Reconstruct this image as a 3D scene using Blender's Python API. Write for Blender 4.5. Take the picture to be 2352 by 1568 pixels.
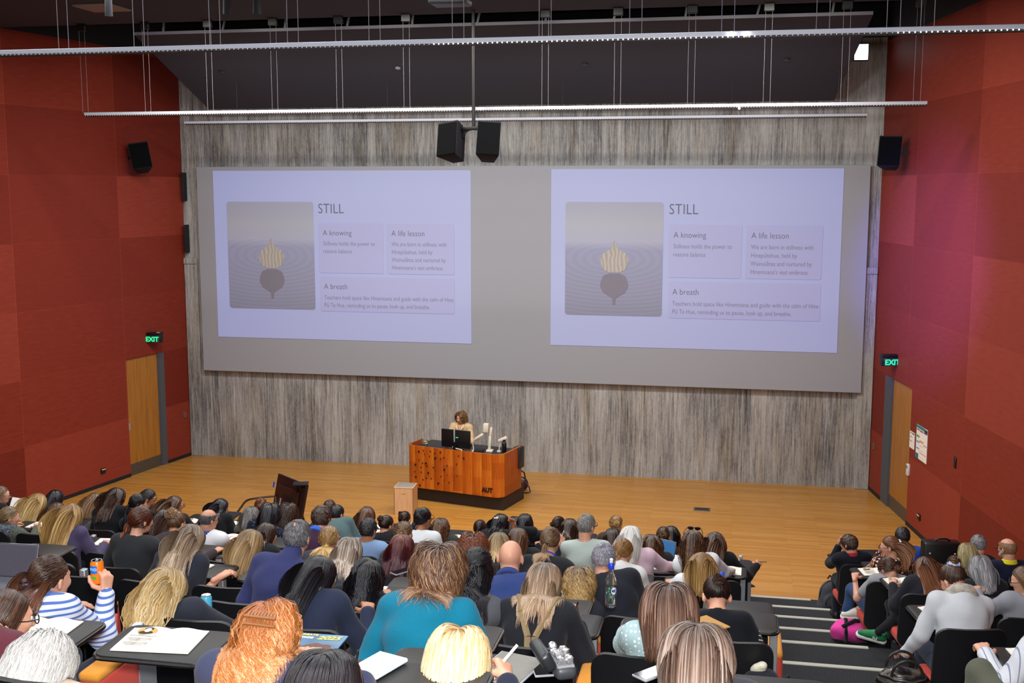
import bpy, bmesh, math, random
import numpy as np
from mathutils import Matrix, Vector

for o in list(bpy.data.objects):
    bpy.data.objects.remove(o)
SC = bpy.context.scene
COL = SC.collection
PI = math.pi

# ------------------------------------------------------------------ camera
IW, IH = 2352, 1568
FPX, YAW, PITCH, ROLL, CH = 2599.1, 0.1979, 0.1355, 0.0006, 5.8686


def cam_axes():
    cy, sy, cp, sp = math.cos(YAW), math.sin(YAW), math.cos(PITCH), math.sin(PITCH)
    F = np.array([-sy * cp, cy * cp, -sp])
    R = np.array([cy, sy, 0.0])
    U = np.cross(R, F)
    cr, sr = math.cos(ROLL), math.sin(ROLL)
    return R * cr + U * sr, -R * sr + U * cr, F


CR, CU, CF = cam_axes()
CAMP = np.array([0.0, 0.0, CH])
cam = bpy.data.cameras.new('camera')
cam.sensor_width = 36.0
cam.lens = FPX / IW * 36.0
cam.clip_end = 200
camo = bpy.data.objects.new('camera', cam)
COL.objects.link(camo)
camo.matrix_world = Matrix([[CR[i], CU[i], -CF[i], CAMP[i]] for i in range(3)] + [[0, 0, 0, 1]])
SC.camera = camo

# ------------------------------------------------------------------ world, lamps, exposure
w = bpy.data.worlds.new('world')
SC.world = w
w.use_nodes = True
w.node_tree.nodes['Background'].inputs[0].default_value = (0.95, 0.97, 1.0, 1)
w.node_tree.nodes['Background'].inputs[1].default_value = 0.22
SC.view_settings.view_transform = 'Standard'
SC.view_settings.look = 'None'
SC.view_settings.gamma = 1.0
SC.view_settings.exposure = 0.0
SC.cycles.use_denoising = True
SC.cycles.max_bounces = 5
SC.cycles.diffuse_bounces = 3
SC.cycles.glossy_bounces = 3
SC.cycles.transmission_bounces = 6
SC.cycles.transparent_max_bounces = 6
SC.cycles.caustics_reflective = False
SC.cycles.caustics_refractive = False
SC.cycles.sample_clamp_indirect = 4.0
SC.cycles.adaptive_threshold = 0.02


def lamp(name, kind, loc, target, energy, color=(1, 1, 1), size=0.3, sizey=None, spot=None, blend=0.5):
    l = bpy.data.lights.new(name, kind)
    l.energy = energy
    l.color = color
    if kind == 'AREA':
        l.size = size
        if sizey:
            l.shape = 'RECTANGLE'
            l.size_y = sizey
    else:
        l.shadow_soft_size = size
    if kind == 'SPOT':
        l.spot_size = spot
        l.spot_blend = blend
    o = bpy.data.objects.new(name, l)
    COL.objects.link(o)
    o.location = loc
    d = Vector(target) - Vector(loc)
    o.rotation_euler = d.to_track_quat('-Z', 'Y').to_euler()
    return o


# the photographer's flash, on top of the camera
lamp('camera_flash', 'AREA', (0.02, 0.05, CH + 0.16), (-1.9, 9.0, 2.6), 370, (1.0, 0.98, 0.95), 0.14)
# downlights over the seats and the stage (in the ceiling)
for lx in (-8.0, -4.2, -0.4):
    for ly, e in ((2.5, 95), (6.5, 100), (10.5, 95), (14.3, 95)):
        lamp('house_downlight', 'AREA', (lx, ly, 8.5), (lx, ly + .4, 0), e, (0.96, 0.98, 1.0), 1.4)
for lx in (-8.6, -5.6, -2.6, 0.4):
    lamp('stage_downlight', 'AREA', (lx, 16.4, 8.45), (lx, 17.3, 0), 175, (1.0, 0.94, 0.83), 0.9)
# added unseen area lamps at bar height that brighten the wall and screen
for lx in (-9, -6, -3, 0):
    lamp('wall_fill', 'AREA', (lx, 17.8, 6.99), (lx, 22.6, 2.8), 44, (0.93, 0.97, 1.0), 0.3)
# violet spill of a projector on the right wall
lamp('projector_spill', 'SPOT', (-3.4, 11.5, 6.4), (3.0, 19.4, 4.7), 15000, (0.14, 0.10, 1.0), 0.12, spot=0.48, blend=1.0)


def ray(x, y):
    return CR * (x - IW / 2) / FPX - CU * (y - IH / 2) / FPX + CF


def at_y(x, y, Y):
    d = ray(x, y)
    return CAMP + d * (Y / d[1])


def at_z(x, y, z):
    d = ray(x, y)
    return CAMP + d * ((z - CH) / d[2])


# ------------------------------------------------------------------ small helpers
def lin(h):
    if not isinstance(h, str):
        return tuple(h)
    h = h.lstrip('#')
    v = [int(h[i:i + 2], 16) / 255 for i in (0, 2, 4)]
    return tuple(c / 12.92 if c <= 0.04045 else ((c + 0.055) / 1.055) ** 2.4 for c in v)


def link(name, me, m=None, parent=None, loc=None, rot=None):
    o = bpy.data.objects.new(name, me)
    COL.objects.link(o)
    if m is not None:
        for q in (m if isinstance(m, (list, tuple)) else [m]):
            me.materials.append(q)
    if parent is not None:
        o.parent = parent
    if loc is not None:
        o.location = loc
    if rot is not None:
        o.rotation_euler = rot
    return o


def empty(name, loc=(0, 0, 0), rz=0.0):
    o = bpy.data.objects.new(name, None)
    o.empty_display_size = 0.1
    COL.objects.link(o)
    o.location = loc
    o.rotation_euler = (0, 0, rz)
    return o


def tag(o, label=None, cat=None, group=None, kind=None):
    if label:
        o['label'] = label
    if cat:
        o['category'] = cat
    if group:
        o['group'] = group
    if kind:
        o['kind'] = kind
    return o


def copy_tree(o, parent=None):
    c = o.copy()
    COL.objects.link(c)
    if parent is not None:
        c.parent = parent
    for ch in list(o.children):
        copy_tree(ch, c)
    return c


class MB:
    """collects shapes into one mesh"""

    def __init__(s):
        s.bm = bmesh.new()

    def box(s, c, size, rot=None, bev=0.0, seg=2, taper=None):
        b = bmesh.new()
        bmesh.ops.create_cube(b, size=1.0)
        for v in b.verts:
            v.co.x *= size[0]
            v.co.y *= size[1]
            v.co.z *= size[2]
            if taper and v.co.z > 0:
                v.co.x *= taper[0]
                v.co.y *= taper[1]
        if bev > 0:
            bmesh.ops.bevel(b, geom=list(b.edges), offset=bev, segments=seg, profile=0.5, affect='EDGES')
        return s._add(b, c, rot)

    def _add(s, b, c=(0, 0, 0), rot=None):
        M = Matrix.Translation(Vector(c))
        if rot is not None:
            M = M @ (rot.to_4x4() if isinstance(rot, Matrix) else Matrix.Rotation(0, 4, 'Z'))
        b.transform(M)
        me = bpy.data.meshes.new('tmp')
        b.to_mesh(me)
        b.free()
        s.bm.from_mesh(me)
        bpy.data.meshes.remove(me)
        return s

    def cyl(s, a, b, r, r2=None, n=16, caps=True):
        a, b = Vector(a), Vector(b)
        d = b - a
        m = bmesh.new()
        bmesh.ops.create_cone(m, cap_ends=caps, segments=n, radius1=r, radius2=r if r2 is None else r2, depth=d.length)
        q = d.to_track_quat('Z', 'Y').to_matrix().to_4x4()
        m.transform(Matrix.Translation((a + b) / 2) @ q)
        return s._add(m)

    def sphere(s, c, r, scale=(1, 1, 1), n=16, rot=None):
        m = bmesh.new()
        bmesh.ops.create_uvsphere(m, u_segments=n, v_segments=max(6, n // 2), radius=r)
        for v in m.verts:
            v.co = Vector((v.co.x * scale[0], v.co.y * scale[1], v.co.z * scale[2]))
        return s._add(m, c, rot)

    def lathe(s, prof, c=(0, 0, 0), n=24, rot=None):
        m = bmesh.new()
        rings = []
        for r, z in prof:
            rings.append([m.verts.new((r * math.cos(2 * PI * i / n), r * math.sin(2 * PI * i / n), z)) for i in range(n)])
        for a, b in zip(rings, rings[1:]):
            for i in range(n):
                m.faces.new((a[i], a[(i + 1) % n], b[(i + 1) % n], b[i]))
        m.faces.new(rings[0][::-1])
        m.faces.new(rings[-1])
        return s._add(m, c, rot)

    def tube(s, pts, r, n=8, closed=False):
        m = bmesh.new()
        P = [Vector(p) for p in pts]
        rings = []
        N = len(P)
        ref = Vector((0.13, 0.21, 1)).normalized()
        for i, p in enumerate(P):
            if closed:
                t = (P[(i + 1) % N] - P[i - 1]).normalized()
            else:
                t = (P[min(i + 1, N - 1)] - P[max(i - 1, 0)]).normalized()
            a = t.cross(ref)
            if a.length < 1e-3:
                a = t.cross(Vector((1, 0, 0)))
            a.normalize()
            b = t.cross(a)
            rr = r[i] if isinstance(r, (list, tuple)) else r
            rings.append([m.verts.new(p + (a * math.cos(2 * PI * k / n) + b * math.sin(2 * PI * k / n)) * rr) for k in range(n)])
        for i in range(N if closed else N - 1):
            A, B = rings[i], rings[(i + 1) % N]
            for k in range(n):
                m.faces.new((A[k], A[(k + 1) % n], B[(k + 1) % n], B[k]))
        if not closed:
            m.faces.new(rings[0][::-1])
            m.faces.new(rings[-1])
        return s._add(m)

    def prism(s, poly, h, c=(0, 0, 0), rot=None, bev=0.0):
        """polygon in XY extruded to z=h"""
        m = bmesh.new()
        f = m.faces.new([m.verts.new((x, y, 0)) for x, y in poly])
        r = bmesh.ops.extrude_face_region(m, geom=[f])
        for v in r['geom']:
            if isinstance(v, bmesh.types.BMVert):
                v.co.z += h
        bmesh.ops.recalc_face_normals(m, faces=list(m.faces))
        if bev > 0:
            es = [e for e in m.edges if abs(e.verts[0].co.z - e.verts[1].co.z) < 1e-6]
            bmesh.ops.bevel(m, geom=es, offset=bev, segments=2, profile=0.5, affect='EDGES')
        return s._add(m, c, rot)

    def quad(s, pts):
        s.bm.faces.new([s.bm.verts.new(p) for p in pts])
        return s

    def mesh(s, name='mesh', smooth=None):
        bmesh.ops.recalc_face_normals(s.bm, faces=list(s.bm.faces))
        me = bpy.data.meshes.new(name)
        s.bm.to_mesh(me)
        s.bm.free()
        if smooth:
            me.polygons.foreach_set('use_smooth', [True] * len(me.polygons))
            me.set_sharp_from_angle(angle=smooth)
        return me

    def build(s, name, m=None, parent=None, loc=None, rot=None, smooth=0.7):
        return link(name, s.mesh(name, smooth), m, parent, loc, rot)


def rrect(w, h, r, n=5, cx=0.0, cy=0.0):
    P = []
    for sx, sy, a0 in ((1, 1, 0), (-1, 1, PI / 2), (-1, -1, PI), (1, -1, 1.5 * PI)):
        for i in range(n + 1):
            a = a0 + PI / 2 * i / n
            P.append((cx + sx * (w / 2 - r) + r * math.cos(a), cy + sy * (h / 2 - r) + r * math.sin(a)))
    return P


def rotx(a):
    return Matrix.Rotation(a, 3, 'X')


def roty(a):
    return Matrix.Rotation(a, 3, 'Y')


def rotz(a):
    return Matrix.Rotation(a, 3, 'Z')


# ------------------------------------------------------------------ materials
MATS = {}


class NT:
    def __init__(s, name):
        s.m = bpy.data.materials.new(name)
        s.m.use_nodes = True
        s.t = s.m.node_tree
        s.b = s.t.nodes['Principled BSDF']

    def n(s, kind, **kw):
        q = s.t.nodes.new(kind)
        for k, v in kw.items():
            setattr(q, k, v)
        return q

    def l(s, a, b):
        s.t.links.new(a, b)

    def coords(s, scale=(1, 1, 1), kind='Object', rot=(0, 0, 0)):
        c = s.n('ShaderNodeTexCoord')
        mp = s.n('ShaderNodeMapping')
        mp.inputs['Scale'].default_value = scale
        mp.inputs['Rotation'].default_value = rot
        s.l(c.outputs[kind], mp.inputs[0])
        return mp.outputs[0]

    def noise(s, vec, scale, detail=3.0, rough=0.5):
        q = s.n('ShaderNodeTexNoise')
        q.inputs['Scale'].default_value = scale
        q.inputs['Detail'].default_value = detail
        q.inputs['Roughness'].default_value = rough
        s.l(vec, q.inputs['Vector'])
        return q.outputs['Fac']

    def ramp(s, fac, stops):
        q = s.n('ShaderNodeValToRGB')
        e = q.color_ramp.elements
        while len(e) < len(stops):
            e.new(0.5)
        for i, (p, c) in enumerate(stops):
            e[i].position = p
            e[i].color = (*lin(c), 1)
        s.l(fac, q.inputs[0])
        return q.outputs[0]

    def math(s, op, a, b=None, c=None):
        q = s.n('ShaderNodeMath', operation=op)
        for i, v in enumerate((a, b, c)):
            if v is None:
                continue
            if isinstance(v, (int, float)):
                q.inputs[i].default_value = v
            else:
                s.l(v, q.inputs[i])
        return q.outputs[0]

    def mix(s, fac, a, b, blend='MIX'):
        q = s.n('ShaderNodeMix', data_type='RGBA', blend_type=blend)
        for i, v in ((0, fac), (6, a), (7, b)):
            if isinstance(v, (int, float)):
                q.inputs[i].default_value = v
            elif isinstance(v, (tuple, str)):
                q.inputs[i].default_value = (*lin(v), 1)
            else:
                s.l(v, q.inputs[i])
        return q.outputs[2]

    def bump(s, h, strength=0.3, dist=0.01):
        q = s.n('ShaderNodeBump')
        q.inputs['Strength'].default_value = strength
        q.inputs['Distance'].default_value = dist
        s.l(h, q.inputs['Height'])
        s.l(q.outputs[0], s.b.inputs['Normal'])

    def base(s, v):
        if isinstance(v, (tuple, str)):
            s.b.inputs['Base Color'].default_value = (*lin(v), 1)
        else:
            s.l(v, s.b.inputs['Base Color'])

    def set(s, **kw):
        for k, v in kw.items():
            s.b.inputs[k.replace('_', ' ')].default_value = v
        return s


def plain(name, c, rough=0.5, metal=0.0, var=0.12, scale=30.0, spec=0.5, bump=0.0):
    key = (name, c, rough, metal)
    if key in MATS:
        return MATS[key]
    q = NT(name)
    v = q.coords()
    f = q.noise(v, scale, 3)
    c0 = lin(c)
    a = tuple(x * (1 - var) for x in c0)
    b = tuple(min(1, x * (1 + var)) for x in c0)
    q.base(q.mix(f, a, b))
    q.set(Roughness=rough, Metallic=metal)
    q.b.inputs['Specular IOR Level'].default_value = spec
    if bump:
        q.bump(f, bump, 0.004)
    MATS[key] = q.m
    return q.m


def glow(name, c, strength, base=None):
    q = NT(name)
    q.base(base or c)
    q.b.inputs['Emission Color'].default_value = (*lin(c), 1)
    q.b.inputs['Emission Strength'].default_value = strength
    q.set(Roughness=0.6)
    return q.m


def cloth(c, kind='plain', c2=None, sc=1.0):
    key = ('cloth', c, kind, c2, sc)
    if key in MATS:
        return MATS[key]
    q = NT('fabric')
    v = q.coords()
    f = q.noise(v, 260, 2)
    g = q.noise(v, 9, 3)
    c0 = lin(c)
    col = q.mix(f, tuple(x * .72 for x in c0), tuple(min(1, x * 1.25) for x in c0))
    col = q.mix(q.math('MULTIPLY', g, .25), col, tuple(min(1, x * 1.3) for x in c0))
    h = f
    if kind == 'stripe':
        sx = q.n('ShaderNodeSeparateXYZ')
        q.l(v, sx.inputs[0])
        s_ = q.math('FRACT', q.math('MULTIPLY', sx.outputs[2], 38 * sc))
        col = q.mix(q.math('GREATER_THAN', s_, 0.62), col, c2)
    elif kind == 'sleeve':
        sx = q.n('ShaderNodeSeparateXYZ')
        q.l(v, sx.inputs[0])
        s_ = q.math('FRACT', q.math('MULTIPLY', q.math('ADD', sx.outputs[2], q.math('MULTIPLY', sx.outputs[1], .5)), 38 * sc))
        col = q.mix(q.math('MULTIPLY', q.math('GREATER_THAN', s_, 0.72), q.math('GREATER_THAN', q.math('ABSOLUTE', sx.outputs[0]), .175)), col, c2)
    elif kind == 'vstripe':
        sx = q.n('ShaderNodeSeparateXYZ')
        q.l(v, sx.inputs[0])
        s_ = q.math('FRACT', q.math('MULTIPLY', sx.outputs[0], 30 * sc))
        col = q.mix(q.math('GREATER_THAN', s_, 0.85), col, c2)
    elif kind == 'floral':
        vo = q.n('ShaderNodeTexVoronoi')
        vo.inputs['Scale'].default_value = 38 * sc
        q.l(v, vo.inputs[0])
        sp = q.n('ShaderNodeSeparateColor')
        q.l(vo.outputs['Color'], sp.inputs[0])
        pal = [(0, '#e8506a'), (.2, '#f3efe6'), (.4, '#e8762e'), (.6, '#f6e7c9'), (.75, '#c92c3e'), (.9, '#e9b64a')] if c2 is None else [(0, '#b65f70'), (.3, '#4f86b8'), (.6, '#8fae7c'), (.85, '#c9b7a0')]
        fl = q.ramp(sp.outputs[0], pal)
        m_ = q.math('LESS_THAN', vo.outputs['Distance'], 0.42 if c2 is None else 0.22)
        col = q.mix(m_, col, fl)
    elif kind == 'knit':
        wv = q.n('ShaderNodeTexWave')
        wv.inputs['Scale'].default_value = 60 * sc
        wv.inputs['Distortion'].default_value = 1.5
        wv.inputs['Detail'].default_value = 1
        q.l(v, wv.inputs[0])
        h = q.math('ADD', wv.outputs['Fac'], f)
        col = q.mix(q.math('MULTIPLY', wv.outputs['Fac'], .35), col, tuple(x * .55 for x in c0))
    elif kind == 'tweed':
        n2 = q.noise(v, 120, 1)
        col = q.mix(q.math('GREATER_THAN', n2, .55), col, c2)
    elif kind == 'check':
        ck = q.n('ShaderNodeTexChecker')
        ck.inputs['Scale'].default_value = 18 * sc
        q.l(v, ck.inputs[0])
        col = q.mix(q.math('MULTIPLY', ck.outputs['Fac'], .5), col, c2)
    elif kind == 'dots':
        vo = q.n('ShaderNodeTexVoronoi')
        vo.inputs['Scale'].default_value = 45 * sc
        vo.inputs['Randomness'].default_value = .25
        q.l(v, vo.inputs[0])
        col = q.mix(q.math('LESS_THAN', vo.outputs['Distance'], .3), col, c2)
    q.base(col)
    q.set(Roughness=0.9)
    q.b.inputs['Specular IOR Level'].default_value = 0.15
    q.b.inputs['Sheen Weight'].default_value = 0.08
    q.bump(h, 0.35, 0.003)
    MATS[key] = q.m
    return q.m


def skin(c):
    key = ('skin', c)
    if key in MATS:
        return MATS[key]
    q = NT('skin')
    v = q.coords()
    f = q.noise(v, 14, 4)
    f2 = q.noise(v, 160, 2)
    c0 = lin(c)
    col = q.mix(f, tuple(x * .88 for x in c0), (min(1, c0[0] * 1.08), c0[1] * 1.0, c0[2] * .97))
    q.base(q.mix(q.math('MULTIPLY', f2, .18), col, tuple(x * .7 for x in c0)))
    q.set(Roughness=0.48)
    q.b.inputs['Subsurface Weight'].default_value = 0.0
    q.bump(f2, 0.08, 0.002)
    MATS[key] = q.m
    return q.m


def hair_mat():
    q = NT('hair')
    a = q.n('ShaderNodeAttribute', attribute_name='Col')
    v = q.coords()
    f = q.noise(v, 420, 2)
    hs = q.n('ShaderNodeHueSaturation')
    q.l(a.outputs['Color'], hs.inputs['Color'])
    hs.inputs['Saturation'].default_value = 1.02
    q.l(q.math('MULTIPLY_ADD', f, .8, .64), hs.inputs['Value'])
    q.base(hs.outputs[0])
    q.set(Roughness=0.32)
    q.b.inputs['Specular IOR Level'].default_value = 0.42
    q.bump(f, 0.35, 0.0015)
    return q.m


HAIR = hair_mat()
DEBUG = False
# ------------------------------------------------------------------ the room
WY = 22.6            # concrete wall
XL, XR, SPL = -11.7344, 2.6023, 0.1708
CEIL = 8.57
WANG = math.atan(SPL)


def on_wall(x, y, sgn):
    d = ray(x, y)
    X0 = XL if sgn < 0 else XR
    t = (X0 + sgn * SPL * WY) / (d[0] + sgn * SPL * d[1])
    return CAMP + d * t


def mat_concrete():
    q = NT('board_marked_concrete')
    v = q.coords()
    sx = q.n('ShaderNodeSeparateXYZ')
    q.l(v, sx.inputs[0])
    # boards about 15 cm wide, each with its own tone
    bi = q.math('FLOOR', q.math('MULTIPLY', sx.outputs[0], 6.6))
    wn = q.n('ShaderNodeTexWhiteNoise', noise_dimensions='1D')
    q.l(bi, wn.inputs['W'])
    fr = q.math('FRACT', q.math('MULTIPLY', sx.outputs[0], 6.6))
    line = q.math('LESS_THAN', fr, 0.06)
    st = q.coords((10, 1, 0.45))
    n1 = q.noise(st, 2.2, 6, .65)
    st2 = q.coords((34, 1, 1.2))
    n2 = q.noise(st2, 1.6, 5, .6)
    st3 = q.coords((1.3, 1, 0.5))
    n3 = q.noise(st3, 1.0, 4, .6)
    n4 = q.noise(q.coords((22, 22, 7)), 2.0, 6, .75)
    s_ = q.math('ADD', q.math('MULTIPLY', n1, .40), q.math('MULTIPLY', n2, .40))
    s_ = q.math('ADD', s_, q.math('MULTIPLY', n3, .36))
    s_ = q.math('ADD', s_, q.math('MULTIPLY', n4, .28))
    s_ = q.math('ADD', s_, q.math('MULTIPLY', wn.outputs[0], .06))
    col = q.ramp(s_, [(.55, '#3e3d3f'), (.655, '#6c6b6c'), (.745, '#929190'), (.88, '#b4b3b1')])
    warm = q.ramp(q.noise(q.coords((3.2, 1, .35)), 1.4, 3), [(.50, '#ffffff'), (.72, '#e6d8c0')])
    col = q.mix(.6, col, warm, 'MULTIPLY')
    col = q.mix(q.math('MULTIPLY', line, .14), col, '#3a3733')
    q.base(col)
    q.set(Roughness=.82)
    q.bump(s_, .5, .01)
    return q.m


def mat_red_panel():
    q = NT('red_stained_plywood')
    c = q.n('ShaderNodeTexCoord')
    sx = q.n('ShaderNodeSeparateXYZ')
    q.l(c.outputs['Object'], sx.inputs[0])
    # local x runs along the wall from the concrete, z up
    u = q.math('DIVIDE', q.math('ADD', sx.outputs[0], .74), 2.78)
    vv = q.math('DIVIDE', sx.outputs[2], 1.215)
    iu, iv = q.math('FLOOR', u), q.math('FLOOR', vv)
    fu, fv = q.math('FRACT', u), q.math('FRACT', vv)
    cb = q.n('ShaderNodeCombineXYZ')
    q.l(iu, cb.inputs[0])
    q.l(iv, cb.inputs[1])
    wn = q.n('ShaderNodeTexWhiteNoise', noise_dimensions='2D')
    q.l(cb.outputs[0], wn.inputs['Vector'])
    g = q.noise(q.coords((1.6, 1.6, 9)), 2.4, 5, .6)
    g2 = q.noise(q.coords((60, 60, 60)), 6, 2)
    t = q.math('ADD', q.math('MULTIPLY', wn.outputs[0], .45), q.math('MULTIPLY', g, .4))
    t = q.math('ADD', t, q.math('MULTIPLY', g2, .15))
    col = q.ramp(t, [(.15, '#652219'), (.5, '#7b2d20'), (.85, '#923e2e')])
    ju = q.math('LESS_THAN', fu, .0035)
    jv = q.math('LESS_THAN', fv, .007)
    j = q.math('MAXIMUM', ju, q.math('MULTIPLY', jv, .45))
    col = q.mix(q.math('MULTIPLY', j, .3), col, '#b5583a')
    q.base(col)
    q.set(Roughness=.6)
    q.b.inputs['Specular IOR Level'].default_value = .15
    q.bump(g2, .06, .002)
    return q.m


def mat_floor():
    q = NT('timber_strip_floor')
    v = q.coords()
    br = q.n('ShaderNodeTexBrick')
    br.offset = .37
    br.offset_frequency = 2
    br.inputs['Scale'].default_value = 1
    br.inputs['Brick Width'].default_value = 1.45
    br.inputs['Row Height'].default_value = .065
    br.inputs['Mortar Size'].default_value = .0016
    br.inputs['Mortar Smooth'].default_value = .2
    br.inputs['Bias'].default_value = 0
    br.inputs['Color1'].default_value = (.33, .33, .33, 1)
    br.inputs['Color2'].default_value = (.67, .67, .67, 1)
    br.inputs['Mortar'].default_value = (0, 0, 0, 1)
    q.l(v, br.inputs[0])
    g = q.noise(q.coords((1.1, 26, 1)), 2.0, 6, .65)
    t = q.math('ADD', q.math('MULTIPLY', br.outputs['Color'], .5), q.math('MULTIPLY', g, .6))
    col = q.ramp(t, [(.25, '#956022'), (.55, '#bb833a'), (.85, '#d3a357')])
    q.base(q.mix(q.math('MULTIPLY', br.outputs['Fac'], .45), col, '#5e3c18'))
    q.set(Roughness=.33)
    q.b.inputs['Specular IOR Level'].default_value = .4
    q.bump(g, .05, .002)
    return q.m


def mat_carpet():
    q = NT('dark_carpet')
    v = q.coords()
    n1 = q.noise(v, 140, 2)
    n2 = q.noise(v, 3, 3)
    col = q.ramp(n1, [(.35, '#1e1f22'), (.62, '#404145'), (.75, '#6c6c70')])
    q.base(q.mix(q.math('MULTIPLY', n2, .4), col, '#2c2d31'))
    q.set(Roughness=.95)
    q.b.inputs['Specular IOR Level'].default_value = .1
    q.bump(n1, .5, .004)
    return q.m


def mat_wood(name, a, b, scale=(14, 14, .8), rough=.35, bands=0):
    q = NT(name)
    v = q.coords(scale)
    n1 = q.noise(v, 2.0, 5, .6)
    n2 = q.noise(q.coords((60, 60, 4)), 3, 3)
    t = q.math('ADD', q.math('MULTIPLY', n1, .75), q.math('MULTIPLY', n2, .25))
    if bands:
        sx = q.n('ShaderNodeSeparateXYZ')
        q.l(q.coords(), sx.inputs[0])
        wv = q.math('SINE', q.math('MULTIPLY', sx.outputs[0], bands))
        t = q.math('ADD', q.math('MULTIPLY', t, .7), q.math('MULTIPLY_ADD', wv, .12, .15))
    q.base(q.ramp(t, [(.3, a), (.7, b)]))
    q.set(Roughness=rough)
    q.bump(n2, .06, .002)
    return q.m


M_CONC, M_RED, M_FLOOR, M_CARPET = mat_concrete(), mat_red_panel(), mat_floor(), mat_carpet()
M_BLACK = plain('black_plastic', '#0d0d10', .42)
M_BLACKM = plain('matt_black', '#131218', .8)
M_DARKCEIL = plain('charcoal_ceiling_board', '#2e2d36', .9, var=.18, scale=60)
M_CEIL = plain('dark_ceiling', '#303139', .92, var=.12, scale=40)
M_VOID = plain('black_void', '#121117', .95)
M_WHITE = plain('white_metal', '#a4a6b4', .5, var=.03)
M_ALU = plain('aluminium', '#b9c0c8', .35, metal=.6, var=.06)
M_STEEL = plain('brushed_steel', '#8a8580', .4, metal=.7, var=.1)
M_GREYF = plain('grey_door_frame', '#4c5058', .55)
M_PAPER = plain('paper', '#e9e5dd', .75, var=.03, scale=8)
M_DKTXT = plain('printed_ink', '#2a2826', .7)
M_DOOR = mat_wood('door_veneer', '#8a5418', '#b47a30', (22, 22, .7), .4)

# floor: timber stage
m = MB()
m.quad([(-16, 15.4, 0), (6.5, 15.4, 0), (6.5, WY + .3, 0), (-16, WY + .3, 0)])
tag(m.build('floor', M_FLOOR, smooth=None), kind='structure')


# tiers
def lev(j):
    return 0.25 * min(j, 6) + 0.295 * max(0, j - 6)


def nose(j):
    return {6: 10.33, 7: 9.21, 13: 3.4}.get(j, 15.47 - 1.005 * (j - 1) if j < 6 else 8.2 - (j - 8))


m = MB()
NT_ = 17
for j in range(1, NT_):
    y1, y0 = nose(j), nose(j + 1)
    xa, xb = XL - SPL * (WY - y0) - .3, XR + SPL * (WY - y0) + .3
    m.box(((xa + xb) / 2, (y0 + y1) / 2 - .01, lev(j) / 2 - .4), (xb - xa, y1 - y0 + .02, lev(j) + .8))
tag(m.build('floor_tiers', M_CARPET, smooth=None), kind='structure')
M_NOSE = plain('pale_stair_nosing', '#b4b3a8', .6, var=.15, scale=80)
aisle_r = {1: 1.12, 2: 1.30, 3: 1.38, 4: 1.42, 5: 1.42, 6: 1.46, 7: 1.5, 8: 1.5, 9: 1.5, 10: 1.5, 11: 1.5}
for j in range(1, 12):
    m = MB()
    m.box(((aisle_r[j] - .12) / 2 - .03, nose(j) - .028, lev(j) + .004), (aisle_r[j] + .12, .062, .012), bev=.003, seg=1)
    tag(m.build('trim_%d' % j, M_NOSE), kind='structure')

# concrete wall
m = MB()
m.box(((XL + XR) / 2, WY + .15, 4.32), (XR - XL + .5, .3, 8.64))
tag(m.build('wall_front', M_CONC, smooth=None), kind='structure')
# formed pilaster strips at both ends of the concrete, with a ledge
for k, (xa, xb) in enumerate(((XL, XL + .3), (XR - .28, XR))):
    m = MB()
    m.box(((xa + xb) / 2, WY - .03, 2.12), (xb - xa, .08, 4.24), bev=.01, seg=1)
    m.box(((xa + xb) / 2, WY - .045, 4.29), (xb - xa, .1, .13), bev=.01, seg=1)
    tag(m.build('trim_%d' % (12 + k), M_CONC, smooth=None), kind='structure')


# side walls: local frame x along the wall away from the concrete, z up
def wall_frame(sgn):
    o = Vector((XL if sgn < 0 else XR, WY, 0))
    dx = Vector((sgn * SPL, -1, 0)).normalized()
    nin = Vector((-sgn, 0, 0))
    ny = nin - dx * nin.dot(dx)
    ny.normalize()
    M = Matrix(((dx.x, ny.x, 0, o.x), (dx.y, ny.y, 0, o.y), (0, 0, 1, 0), (0, 0, 0, 1)))
    return M


WM = {-1: wall_frame(-1), 1: wall_frame(1)}


def wall_uv(x, y, sgn):
    p = WM[sgn].inverted() @ Vector(on_wall(x, y, sgn))
    return p.x, p.z


def wbuild(mb, name, mat, sgn, parent=None, smooth=.7):
    me = mb.mesh(name, smooth)
    if sgn > 0:
        pass
    o = link(name, me, mat, parent)
    o.matrix_world = WM[sgn]
    if parent is not None:
        o.matrix_parent_inverse = Matrix.Identity(4)
        o.matrix_basis = parent.matrix_world.inverted() @ WM[sgn] if False else WM[sgn]
    return o


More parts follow.
